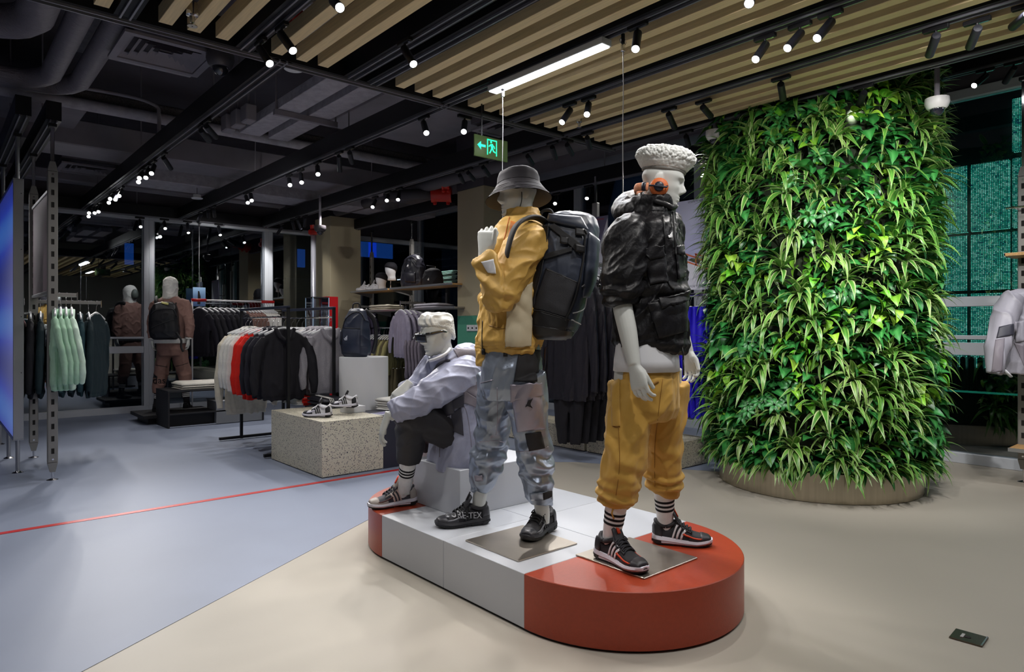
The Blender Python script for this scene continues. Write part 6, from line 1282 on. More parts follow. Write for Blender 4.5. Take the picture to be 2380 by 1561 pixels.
limb(b, [nb1 - UP*.03, ch1, (ch1+pe1)/2, pe1 - UP*.02], [.075, .125, .115, .13], 24, .85, f1)
for (s_, e_, w_) in ((shL1, elL1, wrL1), (shR1, elR1, wrR1)): limb(b, [nb1 - UP*.05, s_, (s_+e_)/2, e_, (e_+w_)/2, w_], [.07, .056, .048, .043, .038, .028], 20)
for (h_, k_, a_) in ((hipL1, knL1, anL1), (hipR1, knR1, anR1)): limb(b, [h_, (h_+k_)/2, k_, (k_+a_)/2, lerp(k_, a_, .8), a_, a_ - UP*.05], [.09, .078, .056, .046, .034, .033, .03], 20)
add_hand(b, wrL1 - RT*.012 - UP*.004, V((0, 0, -1)) - RT*.35, -RT*.9 - FW*.35 + UP*.2, 1, (.45, .4, .42, .5), (.55, .35), 1.0, .02)
add_hand(b, wrR1, (-RT*.55 - UP*.62 - FW*.30), (-RT*.35 - FW*.85 + UP*.35), -1, (.75, .8, .8, .8), (.5, .4), .95, .02)
F1.put('body', b, m_skin, voxel=.0033, sm=2)
b = MB(); n = 40
def hr1(zz, kx, ky, yo=0.0, fy=0.0): return [HM1 @ V((kx*math.cos(2*PI*k/n), yo + ky*math.sin(2*PI*k/n), zz + fy*max(0, math.sin(2*PI*k/n)) - .085*max(0, -math.sin(2*PI*k/n))**1.5*(1 if zz < .06 else 0))) for k in range(n)]
b.loft([hr1(.040, .074, .094, -.006, .02), hr1(.050, .081, .103, -.006, .02), hr1(.075, .082, .105, -.004), hr1(.098, .076, .099, -.002, .006), hr1(.116, .060, .080, .002, .010), hr1(.125, .03, .045, .006, .010)])
def hair1(p, nn):
    q = HM1.inverted() @ p; k = smoothstep(.055, .085, q.z); return .006*k*math.sin(q.x*150 + 6*noise.noise(q*14) + q.y*40) + (1-k)*.0035*noise.noise(q*230) + .004*k*noise.noise(q*30)
F1.put('hair', b, mat('sculpted white hair', 'd4d6d3'), voxel=.0025, sm=1, fold=hair1)
# black trousers
b = MB(); b.loft([tr_rings(pe1 + UP*.08, .17, .13, f1, r1), tr_rings(pe1 - UP*.02, .185, .16, f1, r1), tr_rings(pe1 - UP*.085, .17, .15, f1, r1)])
for (h_, k_, a_) in ((hipL1, knL1, anL1), (hipR1, knR1, anR1)):
    cuff = a_ + (k_-a_).normalized()*.20; limb(b, [h_ - UP*.0, lerp(h_, k_, .5), k_ + (k_-h_).normalized()*.02 + UP*.005, lerp(k_, cuff, .18) + (k_-h_).normalized()*.01, lerp(k_, cuff, .6), cuff], [.105, .098, .088, .086, .078, .064], 24)
def fold1(p, nn): return .008*nz(p, 8, 8, 5, 3) + drapes(p, [(hipL1, knL1), (knL1, anL1)], 6.0, .5, 9, .010) + .004 + rings_fold(p, knL1 - UP*.04, (knL1-anL1).normalized(), .12, 60, .006, 2) - .004
F1.put('trousers', b, m_blkt, voxel=.0065, sm=2, fold=fold1)
# jacket
b = MB(); ax1 = (nb1 - pe1).normalized(); fl = (f1 - ax1*f1.dot(ax1)).normalized()
def jr(t, hx, hy, off=0.0, p=2.4): c = lerp(pe1 - UP*.055, nb1, t) + f1*off; return tr_rings(c, hx, hy, fl, r1, 30, p)
b.loft([jr(-.10, .255, .205, .035), jr(-.02, .25, .20, .03), jr(.15, .235, .19, .01), jr(.35, .215, .175), jr(.6, .21, .155), jr(.80, .20, .135), jr(.92, .15, .11), jr(1.0, .10, .09, .01)])
b.loft([jr(.93, .13, .11, .0), jr(1.02, .098, .095, .02), jr(1.09, .088, .09, .035), jr(1.09, .075, .075, .035), jr(1.0, .068, .068, .02)])
b.tube(spline([P(1040, 842, 3.84), P(1070, 828, 3.88), P(1092, 822, 3.96), P(1090, 826, 4.08), P(1062, 822, 4.14)], 16), ispline([.035, .055, .065, .06, .04], 16), 14); b.ball(P(1088, 838, 4.0), (.075, .075, .06), 14, 9)
cuL, cuR1 = P(912, 962, 3.665), P(946, 897, 3.80)
jb = b; b = MB()
limb(b, [lerp(nb1, shL1, .5) - UP*.02, shL1, lerp(shL1, elL1, .45), lerp(shL1, elL1, .92), lerp(elL1, cuL, .5), lerp(elL1, cuL, .9), cuL], [.09, .100, .098, .088, .075, .062, .046], 26)
sL_ = b; b = MB()
limb(b, [lerp(nb1, shR1, .5) - UP*.02, shR1, lerp(shR1, elR1, .5), elR1, lerp(elR1, cuR1, .6), cuR1], [.09, .095, .092, .08, .062, .045], 24)
def fold1j(p, nn): return .004*nz(p, 8, 8, 6, 9) + drapes(p, [(shL1, elL1), (elL1, wrL1), (nb1, pe1)], 4.0, .5, 9.5, .014) + .004 + rings_fold(p, cuL, (elL1-cuL).normalized(), .05, 260, .003, 1) + rings_fold(p, elL1, (shL1-wrL1).normalized(), .12, 60, .006, 5) - .005
jk1 = F1.put('jacket', jb, m_lav, voxel=.005, sm=2, fold=fold1j)
for q in (sL_, b): F1.put('sleeve', q, m_lav, jk1, voxel=.005, sm=2, fold=fold1j)
for (nm, cn, m, of, pf) in (('hood_panel', ((1052, 808), (1104, 812), (1108, 846), (1066, 836)), m_mau, .003, .0), ('back_panel', ((1088, 850), (1112, 860), (1116, 930), (1076, 905)), m_mau, .003, 0), ('shoulder_cape', ((1078, 905), (1114, 930), (1113, 950), (1078, 935)), m_mau, .006, 0), ('under_arm', ((1052, 930), (1080, 915), (1078, 945), (1054, 950)), m_ink, .006, 0),
    ('side_pocket', ((1026, 922), (1050, 914), (1058, 960), (1032, 968)), m_ink, .006, .012), ('mesh_panel', ((1050, 960), (1072, 945), (1078, 1012), (1048, 1000)), m_ink, .004, 0), ('zip_pocket', ((1038, 966), (1044, 965), (1043, 992), (1036, 994)), m_tee, .010, 0)): applique(F1, jk1, nm, cn, m, 8, 8, of, .005, puff=pf)
for pix in (((1022, 935), (1021, 1000), (1022, 1062)), ((1086, 838), (1090, 870), (1088, 895)), ((1060, 925), (1082, 950), (1092, 1000), (1096, 1038))): seam(F1, jk1, 'seam', pix, m_mau, .002)
seam(F1, jk1, 'dark_facing', ((1046, 836), (1022, 845), (1010, 860), (1002, 878)), m_ink, .010, .0, 14)
b = MB(); b.tube(spline([P(1000, 838, 3.80), P(1018, 832, 3.78), P(1036, 822, 3.80), P(1044, 812, 3.84)], 12), .018, 10, flat=.5); F1.put('shirt_collar', b, m_tee)
# sunglasses
gl = Fig('sunglasses', 'black wraparound shield sunglasses on the seated mannequin', HM1 @ V((0, .1, 0)), 'sunglasses')
b = MB(); grid = [[HM1 @ V((x*(1+.06*k), .128 - abs(x)**2*4.2 - (1-k)*.004, -.022 + .044*k - .004*abs(x/.07))) for x in (-.076, -.066, -.05, -.034, -.017, 0, .017, .034, .05, .066, .076)] for k in (0, .25, .5, .75, 1)]
b.sheet(grid[::-1], .003); gl.put('shield_lens', b, mat('dark mirror lens', '15151b', 0.06, 0.3, coat=1.0))
b = MB(); b.tube([q for q in grid[-1]], .0035, 8); b.tube([q for q in grid[0]], .0022, 8); gl.put('frame', b, mat('glossy black frame', '111114', 0.15, coat=1))
for s_ in (-1, 1):
    b = MB(); b.tube([HM1 @ V((s_*.079, .105, .018)), HM1 @ V((s_*.083, .06, .018)), HM1 @ V((s_*.084, .0, .022)), HM1 @ V((s_*.082, -.03, .012))], [.006, .006, .0045, .003], 8, flat=1.6); gl.put('temple', b, mat('glossy black frame', '111114'))
cmC = (mat('shoe charcoal knit', '3a3942', 0.7, bump=.5, bscale=500, bdist=.001), mat('shoe pale taupe', 'a59c96', 0.5), mat('shoe rose stripe', 'c9b2aa', 0.5), mat('shoe maroon', '4a2020', 0.5), mat('shoe white foam', 'd9d7e2'), mat('shoe rubber', '141316'), mat('shoe neon orange', 'e8451c', 0.5), mat('shoe lace ink', '33323c', 0.8))
sock(F1, anL1, knL1, f1, c_sockw, c_sockk, .040, .21); sock(F1, anR1, knR1, f1, c_sockw, c_sockk, .040, .21)
sneaker(F1, 'shoe', on_z(966, 1169, HP + .002), on_z(862, 1182, HP + .002), HP + .002, -1, cmC, .29); sneaker(F1, 'shoe', P(1012, 1145, 4.33), P(960, 1150, 4.27), HP + .002, 1, cmC, .29)
# ================================================================ hooded mannequin seen from behind at the back windows
dH = 9.5; locH = on_z(398, 955, .13); F4 = Fig('mannequin', 'hooded mannequin in taupe tracksuit seen from behind at the back windows', locH)
fh = (FW*.97 - RT*.22).normalized(); rh = fh.cross(UP).normalized()
ankA, ankB = P(364, 938, 9.48), P(434, 934, 9.55); knA, knB = P(374, 872, 9.52), P(428, 868, 9.58); hiA, hiB = P(384, 800, 9.5), P(413, 800, 9.55)
nbh, chh, peh, hch = P(397, 692, 9.5), P(396, 725, 9.5), P(397, 795, 9.5), P(397, 667, 9.52)
shA, elA, wrA = P(363, 709, 9.46), P(354, 755, 9.42), P(354, 790, 9.40); shB, elB, wrB = P(432, 709, 9.56), P(440, 755, 9.5), P(438, 788, 9.48)
HM4 = head_matrix(hch, fh); b = MB(); add_head(b, HM4, 1.0, False, True); add_neck(b, HM4, nbh - UP*.02)
limb(b, [nbh - UP*.05, chh, (chh+peh)/2, peh - UP*.05], [.075, .13, .115, .125], 18, .85, fh)
for (s_, e_, w_) in ((shA, elA, wrA), (shB, elB, wrB)): limb(b, [nbh - UP*.06, s_, (s_+e_)/2, e_, (e_+w_)/2, w_], [.07, .056, .048, .043, .038, .028], 16)
for (h_, k_, a_) in ((hiA, knA, ankA), (hiB, knB, ankB)): limb(b, [h_ + UP*.05, (h_+k_)/2, k_, (k_+a_)/2, a_, a_ - UP*.05], [.085, .078, .056, .046, .034, .03], 16)
add_hand(b, wrA, V((0, 0, -1)) + fh*.2, -rh, -1, (.5, .5, .5, .5), (.5, .3)); add_hand(b, wrB, V((0, 0, -1)) + fh*.2, rh, 1, (.5, .5, .5, .5), (.5, .3))
F4.put('body', b, m_skin, voxel=.006, sm=1)
b = MB(); b.loft([tr_rings(peh + UP*.02, .18, .13, fh, rh), tr_rings(peh - UP*.10, .19, .15, fh, rh), tr_rings(peh - UP*.19, .16, .13, fh, rh)])
for (h_, k_, a_) in ((hiA, knA, ankA), (hiB, knB, ankB)): cf = a_ + UP*.14; limb(b, [h_, lerp(h_, k_, .5), k_, lerp(k_, cf, .6), cf], [.105, .10, .095, .08, .06], 20)
jg = F4.put('joggers', b, c_brown, voxel=.011, sm=2, fold=lambda p, nn: .010*nz(p, 7, 7, 5, 2) + .010*ridge(p, 6, 4) - .004)
seam(F4, jg, 'knee_seam', ((358, 848), (375, 850), (389, 853)), m_black, .004); seam(F4, jg, 'knee_seam', ((408, 851), (422, 848), (437, 843)), m_black, .004)
b = MB(); cz4 = lambda y, hx, hy, px=397: tr_rings(P(px, y, 9.5), hx, hy, fh, rh, 26)
b.loft([cz4(688, .085, .085), cz4(697, .16, .11), cz4(706, .20, .12), cz4(730, .21, .14), cz4(765, .205, .145), cz4(788, .205, .145), cz4(792, .19, .13)])
for (s_, e_, w_) in ((shA, elA, wrA), (shB, elB, wrB)): limb(b, [lerp(nbh, s_, .5) - UP*.03, s_, lerp(s_, e_, .5), e_, lerp(e_, w_, .8), w_ + UP*.015], [.075, .078, .075, .070, .062, .045], 20)
swt = F4.put('sweatshirt', b, c_brown, voxel=.011, sm=2, fold=lambda p, nn: .005*nz(p, 7, 7, 6, 2) + .011*ridge(p, 10, 1) - .004)
for pix in (((409, 703), (409, 715)),): seam(F4, swt, 'back_print', pix, m_black, .009, 0)
b = MB(); b.loft([cz4(786, .222, .155), cz4(797, .222, .155), cz4(797, .20, .135), cz4(786, .20, .135)], False); F4.put('shirt_hem', b, c_white)
for w_ in (wrA, wrB): F4.put('shirt_cuff', MB().tube([w_ + UP*.035, w_ + UP*.004], [.048, .044], 16), c_white)
b = MB(); nn_ = 30
def hd(zz, kx, ky, yo, op=0.0): return [HM4 @ V((kx*math.cos(2*PI*k/nn_), yo + ky*math.sin(2*PI*k/nn_)*(1 if math.sin(2*PI*k/nn_) < 0 else .82), zz)) for k in range(nn_)]
b.loft([hd(-.17, .10, .11, -.02), hd(-.12, .092, .115, -.02), hd(-.02, .098, .125, -.01), hd(.06, .097, .125, -.01), hd(.105, .082, .105, -.012), hd(.135, .05, .07, -.012), hd(.145, .012, .02, -.012)])
F4.put('hood', b, c_white, voxel=.006, sm=2, fold=lambda p, n_: .006*ridge(p, 12, 3) + .005*nz(p, 12, 12, 12, 3))
b = MB(); b.ball(HM4 @ V((0, .085, -.01)), (.06, .06, .09), 18, 12, HM4.to_3x3()); F4.put('face_egg', b, mat('dark grey face', '5b615c', 0.5))
sock(F4, ankA, knA, fh, c_blk, c_sockw, .042, .17); sock(F4, ankB, knB, fh, c_blk, c_sockw, .042, .17)
cmD = (c_blk, m_black2, mat('shoe dark stripe', '1a1a1d'), m_black2, m_black2, m_black2, m_black2, m_black2)
for a_ in (ankA, ankB): q = a_ - fh*.07; sneaker(F4, 'shoe', V((q.x, q.y, 0)), V((q.x, q.y, 0)) + fh*.29, .13, 1, cmD, .29)
tA = surf_tree(jg)
tm4 = text_mesh('leg_print', 'adidas', .135, m_black, jg, Matrix.Identity(4), .001)
for v in tm4.data.vertices:
    r = ray(357 + v.co.x*165/1.0*1.0, 884 - v.co.y*165); h = tA.ray_cast(F4.T @ V((0, 0, EYE)), r.normalized()); v.co = (h[0] + h[1]*(.004+v.co.z)) if h[0] is not None else F4.T @ P(352, 886, 9.52)
for k, (x, w_, y0) in enumerate(((353, 3.4, 866), (357.5, 3.4, 869), (361.5, 3.2, 872))): applique(F4, jg, 'leg_badge', ((x, y0), (x+w_, y0+1), (x+w_+2, 877), (x+1, 877)), m_black, 2, 2, .004, .002)
# small black backpack on its back
FC = Fig('backpack', 'black backpack worn on the back of the hooded mannequin', P(382, 790, 9.25), 'backpack'); bh = -fh
def pk4(y, px, hs, hb, p=3): return tr_rings(P(px, y, 9.24), hs, hb, bh, rh, 26, p)
b = MB(); b.loft([pk4(789, 384, .14, .05), pk4(784, 383, .175, .085), pk4(770, 382, .195, .105), pk4(740, 381, .19, .115), pk4(718, 382, .17, .11), pk4(707, 383, .14, .09), pk4(702, 384, .09, .06)])
bq = FC.put('pack_body', b, mat('plain black nylon', '15151a', 0.4, bump=.2, bscale=200), voxel=.009, sm=2, fold=lambda p, n_: .006*ridge(p, 7, 3) - .002 + .004*nz(p, 9, 9, 9, 3))
seam(FC, bq, 'zip_line', ((351, 730), (365, 720), (400, 718), (410, 735)), m_black2, .008, .004); seam(FC, bq, 'flap_seam', ((352, 762), (380, 750), (404, 742)), m_black2, .006, .004)
applique(FC, bq, 'lime_tab', ((376, 702), (392, 705), (391, 709), (375, 706)), mat('lime tab', 'b5b06a', 0.6), 3, 2, .012, .004)
FC.put('shoulder_strap', MB().tube(spline([P(366, 716, 9.28), P(362, 700, 9.34), P(363, 692, 9.44), P(362, 696, 9.6)], 14), .02, 8, flat=1.6), m_web); FC.put('loose_strap', MB().tube(spline([P(410, 772, 9.2), P(421, 790, 9.18), P(421, 805, 9.18), P(426, 817, 9.18)], 12), .010, 6, flat=1.6), m_web)
t = thing('low_plinth', 'low black plinth under the hooded mannequin', 'plinth', (locH.x, locH.y, 0)); MB().box((0.05, .05, 0.105), (0.95, 0.75, 0.045), b=.003).build('top_board', m_black2, t); MB().box((0.05, .05, 0.042), (0.8, 0.6, 0.084)).build('foot', m_black, t)
# ================================================================ bench with folded tops
def fold_pile(name, label, cat, p, rz, w_, d_, n, h, cols, group=None, over=None, seed=1, each=False):
    """a stack of folded clothes: every garment a part with rounded folded edges"""
    t = thing(name, label, cat, p, rz, group); rnd = random.Random(seed); z = 0.0
    for i in range(n):
        hh = h*rnd.uniform(.85, 1.15); ww, dd = w_*rnd.uniform(.95, 1.02), d_*rnd.uniform(.95, 1.02); ox, oy = rnd.uniform(-.008, .008), rnd.uniform(-.008, .008); b = MB(); g = []
        N = 12
        for k in range(N+1):
            y = -dd/2 + dd*k/N; row = []
            for j in range(N+1):
                x = -ww/2 + ww*j/N; e = min(1, (1-abs(2*k/N-1))*5)*min(1, (1-abs(2*j/N-1))*5); row.append(V((x + ox, y + oy, z + hh*(.45 + .55*e**.5) + .006*noise.noise(V((x*12, y*9, i*3.7 + seed))) + (.012*(y/dd+.5) if i == n-1 else 0))))
            g.append(row)
        top = [q for r in g for q in r]; W1 = N+1; b.add(top, [(a*W1+c, a*W1+c+1, (a+1)*W1+c+1, (a+1)*W1+c) for a in range(N) for c in range(N)])
        bot = [V((q.x*.985, q.y*.985, z + .002)) for q in top]; o = len(b.v); b.add(bot, [((a+1)*W1+c, (a+1)*W1+c+1, a*W1+c+1, a*W1+c) for a in range(N) for c in range(N)])
        rim = [c for c in range(W1)] + [a*W1+N for a in range(1, W1)] + [N*W1+c for c in range(N-1, -1, -1)] + [a*W1 for a in range(N-1, 0, -1)]
        for i_ in range(len(rim)): a_, b_ = rim[i_], rim[(i_+1) % len(rim)]; b.f.append((b_, a_, a_+W1*W1, b_+W1*W1)); b.mi.append(0)
        b.build('folded_top', cols[i % len(cols)], t, True); z += hh*.97
        if over: over(t, i, z, ww, dd, ox, oy)
    return t
t = thing('display_bench', 'black open display bench before the hooded mannequin with folded white tops', 'bench', (2.33, 9.41, 0))
MB().box((0.62, 0.30, 0.475), (1.24, 0.60, 0.024), b=.002).build('top_board', m_black2, t)
for x in (0.012, 1.228): MB().box((x, 0.30, 0.235), (0.024, 0.60, 0.456), b=.002).build('side_panel', m_black2, t)
MB().box((0.40, 0.28, 0.18), (0.78, 0.54, 0.02), b=.002).build('shelf_board', m_black2, t); MB().box((0.33, 0.10, 0.09), (0.62, 0.02, 0.16)).build('drawer_front', m_black, t); MB().box((0.62, 0.02, 0.018), (1.2, 0.012, 0.012)).build('front_rail', m_chrome, t)
p = V((2.80, 9.68, 0.488))
fold_pile('folded_sweatshirts', 'stack of folded off-white tops with small print on the black bench', 'folded clothes', p, 0.05, .62, .42, 3, .030, [cloth('ivory fleece', 'd8d4cb')], seed=3)
tx = text_mesh('tiny_print', 'SPORTSWEAR', .03, m_black, None, Matrix.Translation((0.1, -.05, 0))); tx.parent = C.objects['folded_sweatshirts']; tx.location = (0, 0, .1075)
t = thing('grey_box_riser', 'pale topped grey box at the far end of the black bench', 'display box', (3.24, 9.62, 0)); MB().box((0, 0, 0.16), (0.62, 0.40, 0.30), b=.003).build('box_body', mat('mid grey laminate', '7d7f84', 0.5), t); MB().box((0, 0, 0.315), (0.64, 0.42, 0.012), b=.002).build('box_top', m_white, t)
# ================================================================ goods on the terrazzo table
ZT = 0.491
def band(t, i, z, ww, dd, ox, oy): MB().box((ox - .04, oy - dd/2 - .001, z - .012), (.10, .004, .017), b=.001).build('red_band', c_red, t)
pl = fold_pile('folded_t_shirts', 'stack of folded white shirts with a red chest band on the terrazzo table', 'folded clothes', on_z(706, 936, ZT), 0.0, .33, .36, 6, .0125, [c_white], over=band, seed=5)
b = MB(); b.sheet([[V((-.09 + .10*s + (-.0 if t_ < .5 else .03*(t_-.5)), -.18 + .20*t_, .081 + .012*t_)) for s in (0, .5, 1)][::-1] for t_ in (0, .25, .5, .75, 1)], .002); b.build('red_band', c_red, pl)
def stripes(t, i, z, ww, dd, ox, oy):
    for k in range(3): MB().tube([V((-ww*.28 + k*.018 + ox, oy - dd/2 - .003, z - .022)), V((-ww*.28 + k*.018 + ox, oy - dd/2 - .006, z - .010)), V((-ww*.28 + k*.018 + ox, oy - dd/2 + .012, z + .002))], .0038, 6).build('white_stripe', c_white, t)
pl = fold_pile('folded_track_pants', 'stack of folded black track trousers with white side stripes on the terrazzo table', 'folded clothes', on_z(765, 944, ZT), 0.0, .30, .40, 3, .032, [cloth('ink black tricot', '202029', 0.5)], over=stripes, seed=9)
for k in range(3): MB().sheet([[V((-.30*.28 + k*.018 + s*.010, -.18 + .34*t_, .098 + .012*t_)) for s in (1, 0)] for t_ in (0, .3, .6, 1)], .002).build('white_stripe', c_white, pl)
t = thing('knit_roll', 'black bunched knit garment behind the striped trousers on the terrazzo table', 'folded clothes', on_z(795, 930, ZT)); MB().ball((0, 0, .05), (.10, .10, .052), 16, 10).ball((.04, .05, .085), (.07, .06, .04), 14, 8).build('bundle', c_blk, t, True)
t = thing('shoe_riser', 'small white display riser under a white shoe on the terrazzo table', 'riser', on_z(820, 957, ZT)); MB().box((0, 0, .03), (.19, .15, .06), b=.002).build('riser_body', m_white, t)
cmW = (mat('shoe chalk white', 'dfdee3', 0.5), m_black2, m_black2, mat('shoe lilac', 'b7b4c8'), mat('shoe white foam', 'd9d7e2'), m_black2, mat('shoe chalk white', 'dfdee3'), mat('shoe chalk white', 'dfdee3'))
W1 = Fig('white_sneaker', 'chunky white and black sneaker standing on the terrazzo top', on_z(762, 968, ZT), 'shoe', 'white display sneakers'); q = on_z(770, 969, ZT); sneaker(W1, 'shoe', q, q + V((-.20, .22, 0)), ZT + .001, -1, cmW, .27)
W2 = Fig('white_sneaker', 'chunky white and black sneaker standing on the small white riser', on_z(818, 948, ZT + .061), 'shoe', 'white display sneakers'); q = on_z(830, 947, ZT + .061); sneaker(W2, 'shoe', q, q + V((-.20, .20, 0)), ZT + .062, -1, cmW, .26)
fold_pile('folded_towels', 'stack of folded white cotton beside the round plinth near the hanging hand', 'folded clothes', on_z(912, 950, .471), 0.3, .26, .24, 5, .022, [c_white], seed=12)
t = thing('white_tablet', 'thin white tablet lying on the navy block by the hanging hand', 'tablet', on_z(892, 962, .471), .3); MB().box((0, 0, .006), (.22, .16, .012), b=.003).build('tablet_body', m_white, t); MB().box((0, 0, .0128), (.19, .135, .001)).build('tablet_screen', mat('tablet picture', '8f8bb4', .2), t)
# navy backpack on the round plinth
FD = Fig('backpack', 'navy backpack standing on the tall white round plinth', V((3.50, 6.42, .995)), 'backpack'); dq = depth(V((3.5, 6.42, 0))); fb = (-FW*.85 - RT*.5).normalized(); rb = fb.cross(UP)
def pk5(y, px, hs, hb, p=2.8): return tr_rings(P(px, y, dq), hs, hb, fb, rb, 26, p)
m_nvy = mat('navy pack nylon', '2a3145', 0.45, vary=.05, vscale=10, bump=.25, bscale=200)
b = MB(); b.loft([pk5(830, 826, .13, .07), pk5(822, 826, .165, .10), pk5(800, 826, .17, .115), pk5(765, 827, .16, .105), pk5(740, 828, .135, .085), pk5(722, 829, .10, .06), pk5(716, 829, .06, .035)])
bq = FD.put('pack_body', b, m_nvy, voxel=.007, sm=2, fold=lambda p, n_: .010*ridge(p, 7, 2) + .006*nz(p, 8, 8, 8, 3) - .004)
applique(FD, bq, 'front_pocket', ((797, 762), (838, 764), (838, 822), (796, 818)), m_nvy, 10, 10, .006, .006, puff=.018); seam(FD, bq, 'zip_line', ((793, 800), (800, 750), (816, 730), (836, 726), (848, 745)), m_black2, .005, .004); seam(FD, bq, 'zip_line', ((798, 762), (838, 764)), m_black2, .004, .010)
FD.put('grab_handle', MB().tube(spline([P(820, 717, dq), P(822, 706, dq), P(834, 705, dq), P(838, 716, dq)], 12), .008, 8), m_black2)
for s_ in (-1, 1): FD.put('shoulder_strap', MB().tube(spline([P(832 + 8*s_, 720, dq) - fb*.06, P(838+9*s_, 745, dq) - fb*.15, P(840+10*s_, 790, dq) - fb*.16, P(840+10*s_, 822, dq) - fb*.11], 14), .014, 8, flat=1.8), m_black2)
m_bw = mat('badge pale', 'b9bccb', .5)
for k in range(3): applique(FD, bq, 'pack_badge', ((803 + k*3, 787 - k*3), (805 + k*3, 786 - k*3), (808 + k*2, 791), (805 + k*2, 791)), m_bw, 2, 2, .026, .001)
# ================================================================ red cabinet with clear case
t = thing('red_cabinet', 'tall red cabinet standing before the beige column', 'cabinet', (4.83, 9.9, 0)); MB().box((0, 0.1, .90), (.20, .25, 1.79), b=.004).build('cabinet_body', m_red, t); MB().box((0.0, -.03, .9), (.17, .01, 1.6), b=.002).build('door', m_red, t); MB().box((.06, -.04, 1.0), (.012, .02, .10), b=.003).build('handle', m_chrome, t)
t = thing('clear_display_case', 'clear acrylic display case beside the red cabinet', 'display case', (4.58, 9.88, 0)); m_acr = glass_mat('acrylic', (.62, .64, .72), .08)
MB().box((0, 0, 1.24), (.26, .26, 1.05)).build('acrylic_box', m_acr, t); MB().box((0, 0, .355), (.28, .28, .71), b=.003).build('base', m_black2, t)
for sx_ in (-1, 1):
    for sy_ in (-1, 1): MB().box((sx_*.13, sy_*.13, 1.24), (.012, .012, 1.06)).build('edge_strip', mat('pale edge', 'a9c4e0', .3), t)
MB().box((0, 0, 1.77), (.27, .27, .015)).build('lid', m_black2, t)
# ================================================================ shelf unit between the beige columns
XS = 5.40
def shelf(label, y0, y1, z, x0=5.40, dx=.40, m=m_wood, edge=True):
    t = thing('wall_shelf', label, 'shelf', (x0 + dx/2, (y0+y1)/2, z), 0, 'oak display shelves'); MB().box((0, 0, 0), (dx, y1-y0, .024), b=.002).build('board', m, t); MB().box((-dx/2 - .004, 0, .002), (.012, y1-y0, .03), b=.002).build('front_edge', m_alu, t)
    for s_ in (-1, 1): MB().loft([[V((dx/2, s_*((y1-y0)/2-.02) - .006, -.012)), V((-dx*.4, s_*((y1-y0)/2-.02) - .006, -.012)), V((dx/2, s_*((y1-y0)/2-.02) - .006, -.09))], [V((dx/2, s_*((y1-y0)/2-.02) + .006, -.012)), V((-dx*.4, s_*((y1-y0)/2-.02) + .006, -.012)), V((dx/2, s_*((y1-y0)/2-.02) + .006, -.09))]]).build('bracket', m_post, t)
    return t
pA, pB2 = on_x(815, 680, XS), on_x(901, 671, XS); pC, pD = on_x(906, 670, XS), on_x(1052, 655, XS); zA = (pA.z + pC.z)/2
shelf('upper oak shelf with white shoes and capped heads, touching the plain column', pB2.y, pA.y, zA); shelf('upper oak shelf with the hanging backpack, nearer the green footed column', pD.y, pC.y, zA)
pE, pF = on_x(857, 723, XS), on_x(900, 719, XS); pG, pH = on_x(955, 718, XS), on_x(1058, 716, XS)
shelf('lower shelf with folded cream tops under the capped heads', pF.y - .25, pE.y, pE.z, m=m_greyw); shelf('lower shelf with folded pale tops behind the seated head', pH.y, pG.y, pG.z, m=m_greyw)
slotted_post('slotted post carrying the shelf of white shoes', 5.84, on_x(864, 600, 5.84).y, .06, 2.62, rz=-R90, top=3.0); slotted_post('slotted post carrying the shelf with the hanging backpack', 5.84, on_x(957, 600, 5.84).y, .06, 2.72, rz=-R90, top=3.0)
def yz(px, py, x=5.60): return on_x(px, py, x)
zs = zA + .013
for (px, lab, s) in ((845, 'small white shoe at the end of the upper shelf', .24), (868, 'small white shoe beside the lower capped head', .24)):
    q = on_x(px, 668, 5.5); FW1 = Fig('small_white_shoe', lab, V((5.5, q.y, zs)), 'shoe', 'white shoes on the upper shelf'); cmw2 = tuple(mat('shoe chalk white', 'dfdee3') for _ in range(8)); sneaker(FW1, 'shoe', V((5.58, q.y - .05, zs)), V((5.46, q.y + .12, zs)), zs + .001, -1, cmw2, s)
t = thing('riser_plate', 'small white riser plate on the upper shelf', 'riser', V((5.55, on_x(872, 668, 5.55).y, zs))); MB().box((0, 0, .012), (.2, .25, .024), b=.002).build('plate', m_white, t)
def cap_head(label, px, py, hgt, base):
    q = on_x(px, py, 5.56); t = Fig('display_head', label, V((5.56, q.y, zs)), 'display head', 'mannequin heads with black caps'); hm = head_matrix(V((5.56, q.y, zs + hgt)), (facing(40, -1)))
    b = MB(); b.loft([[hm @ V((r_*math.cos(2*PI*k/26), yo + r_*1.2*math.sin(2*PI*k/26), z)) for k in range(26)] for (z, r_, yo) in ((-.16, .05, -.02), (-.155, .058, -.02), (-.11, .052, -.02), (-.085, .055, -.012), (-.05, .066, .0), (0, .076, .0), (.05, .08, -.004), (.08, .07, -.004), (.11, .04, -.004), (.118, .01, -.004))]); t.put('head', b, m_tee)
    b = MB(); b.loft([[hm @ V((r_*math.cos(2*PI*k/26), -.004 + r_*1.22*math.sin(2*PI*k/26), z - .05*math.sin(2*PI*k/26)*0 + (.03*math.sin(2*PI*k/26) if z < .06 else 0))) for k in range(26)] for (z, r_) in ((.012, .079), (.014, .084), (.06, .088), (.10, .074), (.125, .045), (.131, .008))]); t.put('cap', b, c_blk)
    b = MB(); g = [[hm @ V((x, .09 + .055*k - x*x*3.5, .045 - .018*k - x*x*1.5)) for x in (-.065, -.04, 0, .04, .065)] for k in (0, .5, 1)]; b.sheet(g, .004); 
    if base: t.put('stand_stem', MB().cyl((5.56, q.y, zs), (5.56, q.y, zs + hgt - .15), .006, n=10), m_chrome); t.put('stand_foot', MB().lathe((5.56, q.y, zs), [(.06, 0), (.06, .006), (0, .008)], 20), m_white)
